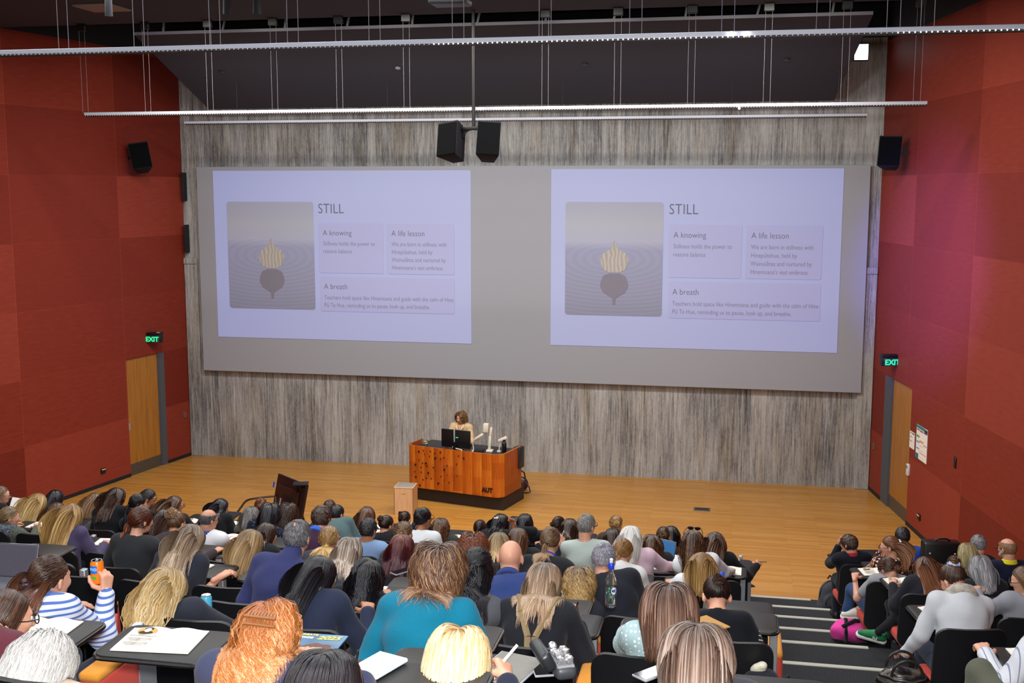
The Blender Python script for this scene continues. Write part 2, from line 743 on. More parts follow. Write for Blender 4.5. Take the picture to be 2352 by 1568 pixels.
DU0 = {-1: (.845, 2.03), 1: (.80, 2.36)}     # door opening along the wall
for sgn, nm in ((-1, 'wall_left'), (1, 'wall_right')):
    a, b = DU0[sgn]
    m = MB()
    L = 25.0
    T = .12
    m.box((a / 2 + -.0, -T / 2, CEIL / 2), (a, T, CEIL))
    m.box(((a + b) / 2, -T / 2, (2.41 + CEIL) / 2), (b - a, T, CEIL - 2.41))
    m.box(((b + L) / 2, -T / 2, CEIL / 2), (L - b, T, CEIL))
    tag(wbuild(m, nm, M_RED, sgn, smooth=None), kind='structure')
    m = MB()
    m.box((a / 2, .004, .035), (a, .012, .07))
    m.box(((b + L) / 2, .004, .035), (L - b, .012, .07))
    tag(wbuild(m, 'baseboard_left' if sgn < 0 else 'baseboard_right', M_BLACKM, sgn, smooth=None), kind='structure')
    # door
    root = empty('door_1' if sgn < 0 else 'door_2')
    tag(root, kind='structure')
    fr = .16 if sgn < 0 else .40
    m = MB()
    m.box((a + fr / 2, -.05, 1.205), (fr, .1, 2.41))
    m.box((a + fr + .02, -.03, 1.205), (.03, .05, 2.41))
    wbuild(m, 'door_frame', M_GREYF, sgn, root, smooth=None)
    m = MB()
    m.box(((a + fr + b) / 2, -.055, 1.32), (b - a - fr - .01, .045, 2.16))
    wbuild(m, 'door_leaf', M_DOOR, sgn, root, smooth=None)
    m = MB()
    m.box(((a + fr + b) / 2, -.05, .12), (b - a - fr - .01, .05, .24))
    wbuild(m, 'kick_plate', plain('kick_plate_metal', '#5d554d', .45, metal=.4), sgn, root, smooth=None)
    if sgn < 0:
        m = MB()
        m.box((b - .05, -.03, 1.02), (.05, .012, .15), bev=.004)
        m.box((b - .02, -.03, 1.17), (.02, .02, .09), bev=.003)
        wbuild(m, 'lock_plate', M_ALU, sgn, root)

# ceiling
m = MB()
m.box((-4.5, 7.9, CEIL + .05), (22, 19.8, .1))
tag(m.build('ceiling', M_CEIL, smooth=None), kind='structure')
m = MB()
m.box((-4.5, 20.3, 9.35), (22, 5.2, .1))
m.box((-4.5, 17.85, 9.0), (22, .1, .8))
m.box((-4.5, 22.8, 8.98), (22, .1, .86))
m.box((-4.5, 22.6, 8.66), (22, .5, .04))
tag(m.build('ceiling_void', M_VOID, smooth=None), kind='structure')
for k, sgn in enumerate((-1, 1)):
    m = MB()
    m.box((2.6, -.06, (CEIL + 9.35) / 2), (5.6, .12, 9.35 - CEIL))
    tag(wbuild(m, 'trim_%d' % (14 + k), M_VOID, sgn, smooth=None), kind='structure')

# acoustic reflector hung under the ceiling
P = [at_y(310, 82, 18.7), at_y(2005, 35, 18.7), at_y(1915, 231, 21.9), at_y(480, 248, 21.9)]
P[1][2] = P[0][2]
P[3][2] = P[2][2]
m = MB()
nn = Vector(P[1] - P[0]).cross(Vector(P[3] - P[0])).normalized()
if nn.z < 0:
    nn = -nn
lo = [Vector(p) for p in P]
hi = [p + nn * .05 for p in lo]
m.quad(lo)
m.quad(hi[::-1])
for i in range(4):
    m.quad([lo[i], hi[i], hi[(i + 1) % 4], lo[(i + 1) % 4]])
refl = empty('acoustic_reflector', (lo[0] + lo[1] + lo[2] + lo[3]) / 4)
refl_m = Matrix.Translation(-refl.location)
o = m.build('reflector_board', M_DARKCEIL, refl, smooth=None)
o.matrix_parent_inverse = refl_m
m = MB()
m.box((lo[0] + lo[1]) / 2 + Vector((0, -.02, .03)), ((lo[1] - lo[0]).length, .03, .05))
o = m.build('edge_strip', plain('grey_edge_strip', '#8a8a95', .5), refl)
o.matrix_parent_inverse = refl_m
for i in range(11):
    t = (i + .45) / 11
    b = lo[0].lerp(lo[1], t) + Vector((0, .0, .06))
    m = MB()
    m.box(b + Vector((.03, .03, .1)), (.035, .02, .24), roty(.25 if i % 2 else .12))
    o = m.build('bracket', plain('grey_bracket', '#8f929c', .5), refl)
    o.matrix_parent_inverse = refl_m
tag(refl, 'large dark sloping acoustic reflector panel hung above the stage', 'acoustic panel')
for px, py in ((509, 163), (914, 155), (1344, 146), (1808, 135)):
    d = ray(px, py)
    nrm = np.array(nn)
    t = (np.dot(nrm, np.array(lo[0]) - CAMP)) / np.dot(nrm, d)
    p = Vector(CAMP + d * t)
    m = MB()
    m.lathe([(.035, 0), (.05, .01), (.05, .025), (.02, .03)], n=14)
    o = m.build('recessed_downlight', plain('downlight_trim', '#25252b' if px != 914 else '#8f8f98', .3), loc=p - nn * .03,
                rot=nn.to_track_quat('Z', 'Y').to_euler())
    tag(o, 'small round downlight in the dark reflector, above ' + {509: 'the lefthand slide', 914: 'the lectern, bright rimmed', 1344: 'the screen between bar ends', 1808: 'the far end by the bright wall patch'}[px], 'downlight', 'downlights set in the reflector')

# recessed ceiling panels
for (x0, y0, x1, y1), lab in zip(((186, 12, 282, 23), (394, 70, 468, 80), (1868, 36, 1942, 25)),
                                 ('pale square ceiling panel beside the black spotlight', 'pale square panel above the reflector edge strip', 'pale square panel over the bright wall patch side')):
    a, b = at_z(x0, y0, CEIL - .012 if y0 < 60 else CEIL - .012), at_z(x1, y1, CEIL - .012)
    c = (a + b) / 2
    c[2] = CEIL - .015 if c[1] < 17.6 else 9.2
    if c[1] >= 17.6:
        c = at_z((x0 + x1) / 2, (y0 + y1) / 2, 9.28)
    m = MB()
    m.box((0, 0, 0), (.62, .62, .03), bev=.006, seg=1)
    tag(m.build('ceiling_panel', plain('ceiling_panel_face', '#8d8478', .7), loc=c), lab, 'ceiling panel', 'square panels in the ceiling')

# lighting bars
M_BARB = plain('bar_underside', '#241f22', .6)
M_LED = glow('led_dot', '#fff3df', 2.6)
M_LEDOFF = plain('led_dot_dim', '#c9bdb4', .4)


def light_bar(name, x0, x1, Y, Z, h, lab, lit):
    r = empty(name, ((x0 + x1) / 2, Y, Z))
    m = MB()
    m.box((0, 0, h * .3), (x1 - x0, .05, h), bev=.004, seg=1)
    m.build('housing', M_WHITE, r)
    m = MB()
    m.box((0, .01, -h * .42), (x1 - x0 - .02, .05, h * .45), bev=.004, seg=1)
    m.build('underside', M_BARB, r)
    m = MB()
    m2 = MB()
    n = int((x1 - x0) / .042)
    for i in range(n):
        x = -(x1 - x0) / 2 + .03 + i * .042
        gx = x + (x0 + x1) / 2
        (m2 if lit(gx) else m).box((x, -.03, -h * .30), (.008, .010, .009))
    if len(m.bm.verts):
        tag(m.build('led_strip', M_LEDOFF, r, smooth=None), kind='stuff')
    if len(m2.bm.verts):
        tag(m2.build('led_strip', M_LED, r, smooth=None), kind='stuff')
    tag(r, lab, 'lighting bar', 'suspended lighting bars')
    return r


BY = (9.5, 17.685, 20.6)
zb = at_y(1000, 99, BY[0])[2]
b1 = light_bar('lighting_bar', -7.6, 2.9, BY[0], zb, .04, 'white lighting bar nearest the seats with glowing dots', lambda x: (-2.6 < x < .1) or x > 1.15)
m = MB()
for px in (1680, 1714):
    p = at_y(px, 79, BY[0])
    m.sphere((p[0] - b1.location.x, -.04, p[2] - b1.location.z), .02, n=10)
m.build('bright_led', glow('bright_led', '#ffffff', 14), b1)
b2 = light_bar('lighting_bar', -10.92, 2.63, BY[1], 7.075, .05, 'long white lighting bar crossing above the speaker pair', lambda x: False)
m = MB()
p = at_y(1698, 249, BY[1])
m.sphere((p[0] - b2.location.x, -.04, p[2] - b2.location.z), .018, n=10)
m.build('bright_led', glow('bright_led_small', '#ffffff', 10), b2)
p0, p1 = at_y(424, 283, BY[2]), at_y(1992, 265, BY[2])
b3 = light_bar('lighting_bar', p0[0], p1[0], BY[2], p0[2], .045, 'short white lighting bar closest to the concrete wall', lambda x: False)
M_CABLE = plain('steel_cable', '#6d6872', .6)


def bar_cables(bar, Y, Z, xs, ztop=CEIL, gap=.1, box=True):
    for x in xs:
        m = MB()
        for s in ((-1, 1) if gap else (0,)):
            m.cyl((x + s * gap / 2 - bar.location.x, 0, .03), (x + s * gap / 2 - bar.location.x, 0, ztop - Z), .003, n=6)
        m.build('cable', M_CABLE, bar)
        if box:
            m = MB()
            m.box((x - bar.location.x, 0, ztop - Z - .06), (.16, .06, .12), bev=.01, seg=1)
            m.build('cable_mount', M_BLACK, bar)


xs2 = [at_z(px, py, CEIL)[0] for px, py in ((187, 55), (330, 50), (473, 45), (622, 40), (772, 35), (928, 30), (1250, 20), (1418, 14), (1590, 8), (1768, 3), (1950, -3), (2122, -9))]
bar_cables(b2, BY[1], 7.075, xs2)
xs1 = [at_y(px, 60, BY[0])[0] for px in (144, 318, 493, 672, 860, 1052, 1252, 1460, 1672, 1890, 2052, 2130)]
bar_cables(b1, BY[0], zb, xs1, box=False)
for x in (-9.5, -6.5, -3.2, -.2, 1.6):
    m = MB()
    m.cyl((x - b3.location.x, 0, .03), (x - b3.location.x, 0, 7.885 - p0[2]), .004, n=6)
    m.build('cable', M_BLACK, b3)

# little spotlights and the projector at the ceiling
for px, py, lab in ((249, 8, 'black cylinder spotlight under the pale ceiling panel'), (521, 3, 'black cylinder spotlight next to its twin, cable side'), (590, 2, 'black cylinder spotlight nearer the projector')):
    p = at_z(px, py, 8.25)
    m = MB()
    m.cyl((0, 0, -.16), (.0, 0, .12), .05, .045, 16)
    r = empty('ceiling_spotlight', p)
    m.build('lamp_body', M_BLACKM, r, rot=(.15, .1, 0))
    m = MB()
    m.cyl((0, 0, .1), (0, 0, CEIL - 8.25 - .005), .015)
    m.build('stem', M_BLACK, r)
    tag(r, lab, 'spotlight', 'black spotlights on the ceiling')
p = at_z(1034, -4, 8.3)
r = empty('ceiling_projector', p)
m = MB()
m.box((0, 0, 0), (.5, .4, .18), bev=.03)
m.build('projector_case', M_BLACK, r)
m = MB()
m.cyl((0, 0, .08), (0, 0, CEIL - 8.3), .03)
m.build('mount', M_BLACK, r)
m = MB()
m.cyl((.1, .19, 0), (.1, .26, 0), .05)
m.build('lens', plain('lens_glass', '#1a1a30', .1), r)
tag(r, 'black projector mounted at the ceiling above the reflector', 'projector')

# glowing panel imitates a light patch on the concrete by the right corner
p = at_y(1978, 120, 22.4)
r = empty('wall_light_patch', p)
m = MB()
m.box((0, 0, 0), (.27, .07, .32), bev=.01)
m.build('patch_backing', M_BLACK, r)
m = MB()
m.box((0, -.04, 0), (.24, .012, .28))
m.build('patch_face', glow('patch_glow', '#ffffff', 5), r)
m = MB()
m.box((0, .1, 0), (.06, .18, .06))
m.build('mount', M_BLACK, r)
tag(r, 'glowing white panel imitating a light patch beside the reflector on the concrete', 'floodlight')

# centre speaker pair on its pole
M_GRILLE = plain('speaker_grille', '#08080b', .95, var=.3, scale=300, spec=.08)
M_SPK = plain('speaker_case', '#17161b', .7, spec=.2)


def speaker_box(name, w, d, h, parent, loc, rot, dx=.55):
    """front face towards -Y, narrower back"""
    m = MB()
    poly = [(-w / 2, -d / 2), (w / 2, -d / 2), (w / 2 * dx, d / 2), (-w / 2 * dx, d / 2)]
    m.prism(poly, h, (0, 0, -h / 2), bev=.012)
    o = m.build(name, M_SPK, parent, loc, rot)
    m = MB()
    m.box((0, -d / 2 - .006, -.01), (w * .95, .016, h * .93), bev=.005, seg=1)
    m.build('speaker_grille', M_GRILLE, o)
    m = MB()
    m.box((0, d * .1, h / 2 + .012), (w * .3, .1, .02), bev=.005, seg=1)
    m.build('top_bracket', M_BLACK, o)
    return o


pc = at_y(1088, 290, 17.5)
r = empty('hanging_speakers', pc)
m = MB()
m.cyl((0, 0, 0), (0, 0, CEIL - pc[2]), .028, n=12)
m.build('hanging_pole', M_BLACK, r)
m = MB()
m.box((0, 0, -.03), (.4, .06, .06), bev=.01)
arc = [(.17 * math.cos(a), 0, -.16 + .12 * math.sin(a)) for a in np.linspace(0, PI, 12)]
m.tube(arc, .02, 6)
m.build('yoke', M_BLACK, r)
speaker_box('speaker_cabinet', .36, .36, .56, r, (-.33, 0, -.24), (-.30, -.12, -.32))
speaker_box('speaker_cabinet', .36, .36, .56, r, (.24, 0, -.24), (-.30, .06, .18))
tag(r, 'pair of black loudspeakers hanging on a pole before the screen', 'speakers')

for sgn, px, py, rot, lab in ((-1, 300, 363, (-.3, -.15, .55), 'black loudspeaker on the red wall over the exit door, blue plug'), (1, 2082, 352, (-.22, .03, -.25), 'black loudspeaker on the purple lit red wall')):
    q = Vector(on_wall(px, py, sgn)) + Vector((-sgn * .28, -.12, 0))
    r = empty('wall_speaker', q)
    speaker_box('speaker_cabinet', .38, .34, .54, r, (0, 0, 0), rot)
    m = MB()
    m.box((sgn * .2, .08, 0), (.25, .06, .06))
    m.build('wall_bracket', M_BLACK, r)
    if sgn < 0:
        m = MB()
        m.box((.2, -.02, .05), (.05, .03, .03))
        m.build('blue_plug', plain('blue_plug', '#2436d8', .4), r)
    tag(r, lab, 'speaker', 'loudspeakers on the side walls')

# two dark slim boxes at the concrete edge
for (x, y0, y1), lab in zip(((421, 396, 461), (427, 516, 580)), ('slim black box at the concrete edge, upper one', 'slim black box at the concrete edge, lower one')):
    a, b = at_y(x, y0, 22.5), at_y(x, y1, 22.5)
    m = MB()
    m.box((0, 0, 0), (.05, .16, a[2] - b[2]), bev=.008)
    tag(m.build('line_speaker', M_BLACKM, loc=(a[0] + .0, 22.515, (a[2] + b[2]) / 2)), lab, 'speaker', 'slim boxes beside the screen')


# exit signs
def text(name, body, size, mat, parent=None, loc=(0, 0, 0), rot=(PI / 2, 0, 0), align='LEFT', extr=.0, bold=0.0, shear=0.0, sx=1.0):
    c = bpy.data.curves.new(name, 'FONT')
    c.body = body
    c.size = size
    c.align_x = align
    c.extrude = extr
    c.offset = bold
    c.shear = shear
    c.resolution_u = 3
    c.materials.append(mat)
    o = bpy.data.objects.new(name, c)
    COL.objects.link(o)
    if parent is not None:
        o.parent = parent
    o.location = loc
    o.rotation_euler = rot
    o.scale = (sx, 1, 1)
    bpy.context.view_layer.update()
    me = bpy.data.meshes.new_from_object(o.evaluated_get(bpy.context.evaluated_depsgraph_get()))
    q = bpy.data.objects.new(name, me)
    COL.objects.link(q)
    q.parent, q.location, q.rotation_euler, q.scale = o.parent, o.location, o.rotation_euler, o.scale
    bpy.data.objects.remove(o)
    bpy.data.curves.remove(c)
    q.name = name
    return q


M_EXIT = glow('exit_green', '#22e08a', 1.1)
for sgn, px, py, lab in ((-1, 344, 776, 'green lit EXIT sign above the left wall door'), (1, 2059, 829, 'green lit EXIT sign above the right wall door')):
    q = Vector(on_wall(px, py, sgn)) + Vector((-sgn * .1, -.02, 0))
    r = empty('exit_sign', q, .1 if sgn < 0 else .25)
    m = MB()
    m.box((0, 0, .0), (.36, .14, .17), bev=.012)
    m.box((0, 0, .1), (.38, .16, .05), bev=.012)
    m.build('sign_case', M_BLACK, r)
    m = MB()
    m.box((0, -.076, -.01), (.31, .012, .14), bev=.003, seg=1)
    m.build('sign_face', plain('exit_face', '#3b3d44', .3), r)
    m = MB()
    m.box((.13, -.06, .128), (.06, .03, .008))
    m.build('indicator_lamp', plain('white_plate', '#d8d8d8', .4), r)
    text('sign_lettering', 'EXIT', .135, M_EXIT, r, (0, -.085, -.055), (PI / 2, 0, 0), 'CENTER', .002, .004)
    tag(r, lab, 'exit sign', 'green exit signs')


def wall_thing(name, px, py, sgn, w, h, mat, lab, cat, d=.02, group=None):
    u, z = wall_uv(px, py, sgn)
    m = MB()
    m.box((u, d / 2, z), (w, d, h), bev=.004, seg=1)
    return tag(wbuild(m, name, mat, sgn), lab, cat, group)


M_PLATE = plain('bronze_switch_plate', '#6d5147', .5)
wall_thing('light_switch', 424, 952, -1, .09, .13, M_PLATE, 'brown switch plate on red panel between left door and concrete', 'switch')
wall_thing('light_switch', 2008, 1024, 1, .09, .13, M_PLATE, 'brown switch plate on red panel between right door and concrete', 'switch')
wall_thing('wall_sensor', 2195, 1062, 1, .08, .17, M_BLACK, 'narrow black plate alone on the right red wall', 'wall plate')
for px, py, sgn, side in ((236, 1081, -1, 'left'), (2112, 1187, 1, 'right')):
    u, z = wall_uv(px, py, sgn)
    r = empty('floor_socket')
    m = MB()
    m.box((u, .012, z), (.13, .024, .1), bev=.005)
    wbuild(m, 'socket_case', M_BLACK, sgn, r)
    m = MB()
    m.box((u, .028, z + .03), (.1, .01, .015))
    wbuild(m, 'socket_lid', plain('white_plate', '#d8d8d8', .4), sgn, r)
    tag(r, 'small black socket low on the %s red wall near the floor' % side, 'socket', 'sockets low on the red walls')
u, z = wall_uv(2088, 1078, 1)
r = empty('call_point')
m = MB()
m.box((u, .02, z), (.1, .04, .2), bev=.006)
wbuild(m, 'case', plain('white_plate', '#d8d8d8', .4), 1, r)
m = MB()
m.box((u, .042, z + .05), (.06, .008, .05))
wbuild(m, 'button_panel', plain('grey_panel', '#777a80', .4), 1, r)
tag(r, 'white control box on the wall edge beside right door', 'control box')


# posters
def poster(name, pts, lab, rows):
    P = [wall_uv(x, y, 1) for x, y in pts]
    u0, u1 = P[0][0], P[1][0]
    z1, z0 = P[0][1], P[3][1]
    r = empty(name)
    m = MB()
    m.box(((u0 + u1) / 2, .004, (z0 + z1) / 2), (abs(u1 - u0), .006, z1 - z0))
    wbuild(m, 'sheet', M_PAPER, 1, r, smooth=None)
    for (a, b, c, d, col, nm) in rows:
        m = MB()
        w_ = u1 - u0
        m.box((u0 + w_ * (a + c) / 2, .0095, z1 - (z1 - z0) * (b + d) / 2), (abs(w_) * (c - a), .004, (z1 - z0) * (d - b)))
        wbuild(m, nm, plain('print_' + col, col, .6), 1, r, smooth=None)
    tag(r, lab, 'poster')


poster('wall_poster', ((2107, 973), (2132, 986), (2128, 1068), (2103, 1048)), 'large timetable poster with teal header on right red wall',
       [(0, 0, .75, .09, '#2a7f8a', 'header'), (.75, .02, 1, .12, '#26343c', 'header'), (.05, .12, .28, .15, '#555555', 'block'), (.33, .12, .6, .16, '#b8303a', 'block'), (.66, .12, .98, .15, '#7a3a86', 'block'),
        (.05, .3, .3, .36, '#5fa046', 'block'), (.34, .42, .68, .47, '#ee8a3a', 'block'), (.05, .47, .32, .52, '#58a7da', 'block'), (.36, .56, .66, .575, '#eeb08a', 'block'), (.7, .5, .98, .515, '#6d6d7a', 'block'), (.05, .67, .32, .71, '#49b0dd', 'block'),
        (.36, .7, .7, .715, '#f0b48f', 'block'), (.36, .78, .96, .795, '#e06a5a', 'block'), (0, .85, .27, 1, '#2f6f83', 'block'), (.4, .9, .8, .91, '#c8c8c8', 'block')])
poster('notice_sheet', ((2091, 988), (2102, 993), (2101, 1034), (2090, 1026)), 'small white notice sheet pinned between door and timetable poster',
       [(.1, .05, .6, .09, '#6aa05a', 'block'), (.6, .05, .95, .11, '#333333', 'block'), (.1, .3, .5, .33, '#8a4a8a', 'block'), (.1, .55, .6, .57, '#444444', 'block')])

# ------------------------------------------------------------------ screen and slides
SY = 22.46
scr = empty('projection_screen', (-4.5, SY, 4.1))
q = NT('screen_fabric')
f = q.noise(q.coords(), 260, 2)
q.base(q.mix(f, '#94969e', '#9d9fa8'))
q.set(Roughness=.9)
q.b.inputs['Specular IOR Level'].default_value = .1
m = MB()
x0, x1, z0, z1 = -11.4026, 2.4011, 1.9016, 6.2949
k_ = SY / 22.6
x0, x1 = x0 * k_, x1 * k_
z0, z1 = CH + (z0 - CH) * k_, CH + (z1 - CH) * k_
m.box(((x0 + x1) / 2 + 4.5, .03, (z0 + z1) / 2 - 4.1), (x1 - x0, .06, z1 - z0), bev=.006, seg=1)
m.build('screen_surface', q.m, scr)


def slide_mat(name, c, e):
    q = NT(name)
    q.base('#9a9ca6')
    q.set(Roughness=.9)
    q.b.inputs['Specular IOR Level'].default_value = .1
    q.b.inputs['Emission Color'].default_value = (*lin(c), 1)
    q.b.inputs['Emission Strength'].default_value = e
    return q


SL_BG = slide_mat('slide_light', '#8c9cee', .36).m
SL_BOX = slide_mat('slide_box', '#878ce6', .35).m
SL_TXT = plain('slide_text', '#7f7c90', .9)
SL_TXT2 = plain('slide_text_dark', '#66636c', .9)
q = NT('slide_picture')
v = q.coords()
sx = q.n('ShaderNodeSeparateXYZ')
q.l(v, sx.inputs[0])
rip = q.n('ShaderNodeTexWave', wave_type='RINGS', rings_direction='SPHERICAL')
rip.inputs['Scale'].default_value = 1.6
rip.inputs['Distortion'].default_value = 1.2
mp = q.coords((1, 1, 2.6))
q.l(mp, rip.inputs[0])
hz = q.ramp(q.math('MULTIPLY_ADD', sx.outputs[2], .45, .5), [(.05, '#80818f'), (.58, '#8c8ea3'), (.66, '#a0a2b0'), (.8, '#a2a4aa'), (.98, '#9a9ca8')])
below = q.math('LESS_THAN', sx.outputs[2], .38)
q.base(q.mix(q.math('MULTIPLY', q.math('MULTIPLY', rip.outputs['Fac'], below), .09), hz, '#bcb9cc'))
q.set(Roughness=.9)
q.b.inputs['Specular IOR Level'].default_value = .1
q.b.inputs['Emission Color'].default_value = (.33, .38, .75, 1)
q.b.inputs['Emission Strength'].default_value = .10
SL_PIC = q.m
q = NT('slide_gourd')
wv = q.n('ShaderNodeTexWave')
wv.inputs['Scale'].default_value = 4
wv.inputs['Distortion'].default_value = 6
q.l(q.coords(), wv.inputs[0])
q.base(q.mix(wv.outputs['Fac'], '#9c9792', '#b4aea8'))
q.set(Roughness=.9)
SL_GOURD = q.m
SL_SHADE = plain('slide_reflection', '#7c7988', .9)


def slide(corners):
    Ps = [at_y(x, y, SY) for x, y in corners]
    xa, xb = (Ps[0][0] + Ps[3][0]) / 2, (Ps[1][0] + Ps[2][0]) / 2
    zt, zb_ = (Ps[0][2] + Ps[1][2]) / 2, (Ps[2][2] + Ps[3][2]) / 2
    W, H = xb - xa, zt - zb_
    s = empty('slide', (xa + 4.5, -.006, zb_ - 4.1))
    s.parent = scr
    m = MB()
    m.box((W / 2, 0, H / 2), (W, .006, H))
    m.build('slide_background', SL_BG, s, smooth=None)

    def U(u, v):
        return W * u, H * (1 - v)

    def rr(name, u0, v0, u1, v1, mat, r=.06, dy=-.008):
        a, b = U(u0, v1), U(u1, v0)
        m = MB()
        m.prism(rrect(b[0] - a[0], b[1] - a[1], r), .006)
        return m.build(name, mat, s, ((a[0] + b[0]) / 2, dy, (a[1] + b[1]) / 2), (PI / 2, 0, 0), smooth=None)

    # picture keeps z up as its own local axis so that the water stays level
    a, b = U(.052, .822), U(.398, .182)
    m = MB()
    m.prism(rrect(b[0] - a[0], b[1] - a[1], .06), .006, rot=rotx(PI / 2))
    m.build('picture', SL_PIC, s, ((a[0] + b[0]) / 2, -.004, (a[1] + b[1]) / 2), smooth=None)
    cx, cy = U(.228, .50)
    for sg, mat, nm in ((1, SL_GOURD, 'gourd'), (-1, SL_SHADE, 'gourd_reflection')):
        pr = [(.10, 0), (.22, .05), (.27, .17), (.275, .27), (.22, .38), (.10, .45), (.035, .50), (.028, .60), (.03, .62)]
        poly = [(x, z * sg) for x, z in pr] + [(-x, z * sg) for x, z in pr[::-1]]
        if sg < 0:
            poly = poly[::-1]
        m = MB()
        m.prism(poly, .006, rot=rotx(PI / 2))
        m.build(nm, mat, s, (cx, -.012, cy - .27 + (-.02 if sg < 0 else 0)), smooth=None)
    rr('text_panel', .418, .305, .668, .60, SL_BOX, .04)
    rr('text_panel', .682, .305, .938, .60, SL_BOX, .04)
    rr('text_panel', .42, .622, .938, .828, SL_BOX, .04)

    def tx(name, body, u, v, size, mat, sxx=.93):
        a = U(u, v)
        return text(name, body, size, mat, s, (a[0], -.016, a[1]), sx=sxx, bold=-.004 if size > .2 else (-.0015 if size > .14 else -.0005))

    tx('heading', 'STILL', .416, .248, .29, SL_TXT2, .86)
    tx('subheading', 'A knowing', .434, .378, .165, SL_TXT2, .88)
    tx('subheading', 'A life lesson', .70, .378, .165, SL_TXT2, .88)
    tx('subheading', 'A breath', .434, .695, .165, SL_TXT2, .88)
    for i, t in enumerate(('Stillness holds the power to', 'restore balance')):
        tx('text_line', t, .434, .437 + .0455 * i, .125, SL_TXT, .80)
    for i, t in enumerate(('We are born in stillness with', 'Hinep\u016btehue, held by', 'Wainui\u0101tea and nurtured by', "Hinemoana's vast embrace.")):
        tx('text_line', t, .70, .437 + .0455 * i, .125, SL_TXT, .80)
    for i, t in enumerate(('Teachers hold space like Hinemoana and guide with the calm of Hine', 'P\u016b Te Hue, reminding us to pause, look up, and breathe.')):
        tx('text_line', t, .434, .757 + .0455 * i, .125, SL_TXT, .80)


slide(((488, 393), (1079, 390), (1085, 790), (503, 772)))
slide(((1267, 388), (1938, 387), (1923, 811), (1264, 791)))
tag(scr, 'wide grey projection screen showing the same lavender slide twice', 'projection screen')
# ------------------------------------------------------------------ stage furniture
M_CHERRY = None
q = NT('cherry_veneer')
v = q.coords()
sx = q.n('ShaderNodeSeparateXYZ')
q.l(v, sx.inputs[0])
u_ = q.math('MULTIPLY', sx.outputs[0], 5.0)
iu, fu = q.math('FLOOR', u_), q.math('FRACT', u_)
vv = q.math('ADD', q.math('MULTIPLY', sx.outputs[2], 3.3), q.math('MULTIPLY', q.math('MODULO', iu, 2), .5))
iv, fv = q.math('FLOOR', vv), q.math('FRACT', vv)
cb = q.n('ShaderNodeCombineXYZ')
q.l(iu, cb.inputs[0])
q.l(iv, cb.inputs[1])
wn = q.n('ShaderNodeTexWhiteNoise', noise_dimensions='2D')
q.l(cb.outputs[0], wn.inputs['Vector'])
g = q.noise(q.coords((26, 26, 1.1)), 2, 5, .6)
t_ = q.math('ADD', q.math('MULTIPLY', g, .55), q.math('MULTIPLY', wn.outputs[0], .16))
t_ = q.math('ADD', t_, q.math('MULTIPLY', fu, .22))
q.base(q.ramp(t_, [(.25, '#84370c'), (.5, '#b45817'), (.8, '#da8a2c')]))
q.set(Roughness=.25)
M_CHERRY = q.m
M_DESKTOP = plain('dark_desk_top', '#20232a', .4)
M_PLINTH = plain('dark_plinth', '#2a2220', .6)
M_MIC = plain('ivory_plastic', '#d8d0be', .45, var=.03)
M_PALEWOOD = mat_wood('pale_birch', '#c79b70', '#ddb58d', (20, 20, 1.0), .45)

# desk: local +Y is the lecturer's side, front panel on -Y
dl, dr = at_z(942, 1144, .02), at_z(1150, 1172, .02)
dang = math.atan2(dr[1] - dl[1], dr[0] - dl[0])
dw = float(np.linalg.norm(dr - dl))
DESK = empty('lectern_desk', ((dl[0] + dr[0]) / 2, (dl[1] + dr[1]) / 2, 0), dang)
m = MB()
DD = 1.0
m.box((0.03, DD / 2 + .02, .135), (dw - .02, DD - .1, .27))
m.build('plinth', M_PLINTH, DESK, smooth=None)
pts = []
R_ = .17
hw = dw / 2 + .05
for a in np.linspace(PI, 1.5 * PI, 8):
    pts.append((-hw + R_ + R_ * math.cos(a), R_ + R_ * math.sin(a)))
for a in np.linspace(1.5 * PI, 2 * PI, 8):
    pts.append((hw - R_ + R_ * math.cos(a), R_ + R_ * math.sin(a)))
outer = [(-hw, DD * .6)] + pts + [(hw, DD * .85)]
inner = [(x * .965, y + (.035 if abs(x) < hw - .01 else 0)) for x, y in outer]
m = MB()
m.prism(outer + inner[::-1], .80, (0, -.06, .265))
m.build('curved_front', M_CHERRY, DESK, smooth=.5)
m = MB()
m.box((0, .42, .98), (dw - .04, .8, .03), bev=.005)
m.box((hw - .03, .74, .86), (.14, .2, .40), bev=.01)
m.build('desk_top', M_DESKTOP, DESK)
rnd = random.Random(5)
m = MB()
holes = [(490, 714, 9), (582, 739, 10), (644, 722, 6), (733, 727, 6), (792, 750, 6), (863, 733, 9), (657, 768, 5), (723, 792, 6), (795, 813, 10), (908, 801, 6), (865, 819, 6), (1095, 767, 6), (1160, 793, 9), (584, 848, 6),
         (629, 884, 6), (674, 885, 10), (536, 909, 10), (485, 934, 7), (687, 920, 7), (612, 940, 6), (770, 936, 6), (948, 901, 6), (1071, 874, 6), (911, 956, 10), (524, 1001, 6), (612, 1003, 6), (703, 1009, 10), (869, 1045, 6),
         (499, 1056, 7), (538, 1069, 10), (678, 1078, 6), (741, 1081, 6), (634, 1101, 6), (833, 1138, 10), (973, 1121, 6), (553, 1174, 6), (592, 1176, 10), (1074, 1030, 4), (952, 1023, 3), (1033, 938, 3), (543, 737, 3), (913, 1094, 3)]
for hx, hy, hr in holes:
    fx = (hx - 425) / (1600 - 425)
    x = -hw + .03 + fx * (2 * hw - .08)
    ztop = 662 + (730 - 662) * fx
    zbot = 1200 + (1290 - 1200) * fx
    z = 1.065 - (hy - ztop) / (zbot - ztop) * .80
    if abs(x) < hw - R_:
        m.cyl((x, -.075, z), (x, -.0565, z), hr * .0017, n=10)
m.build('punched_holes', M_BLACK, DESK, smooth=None)
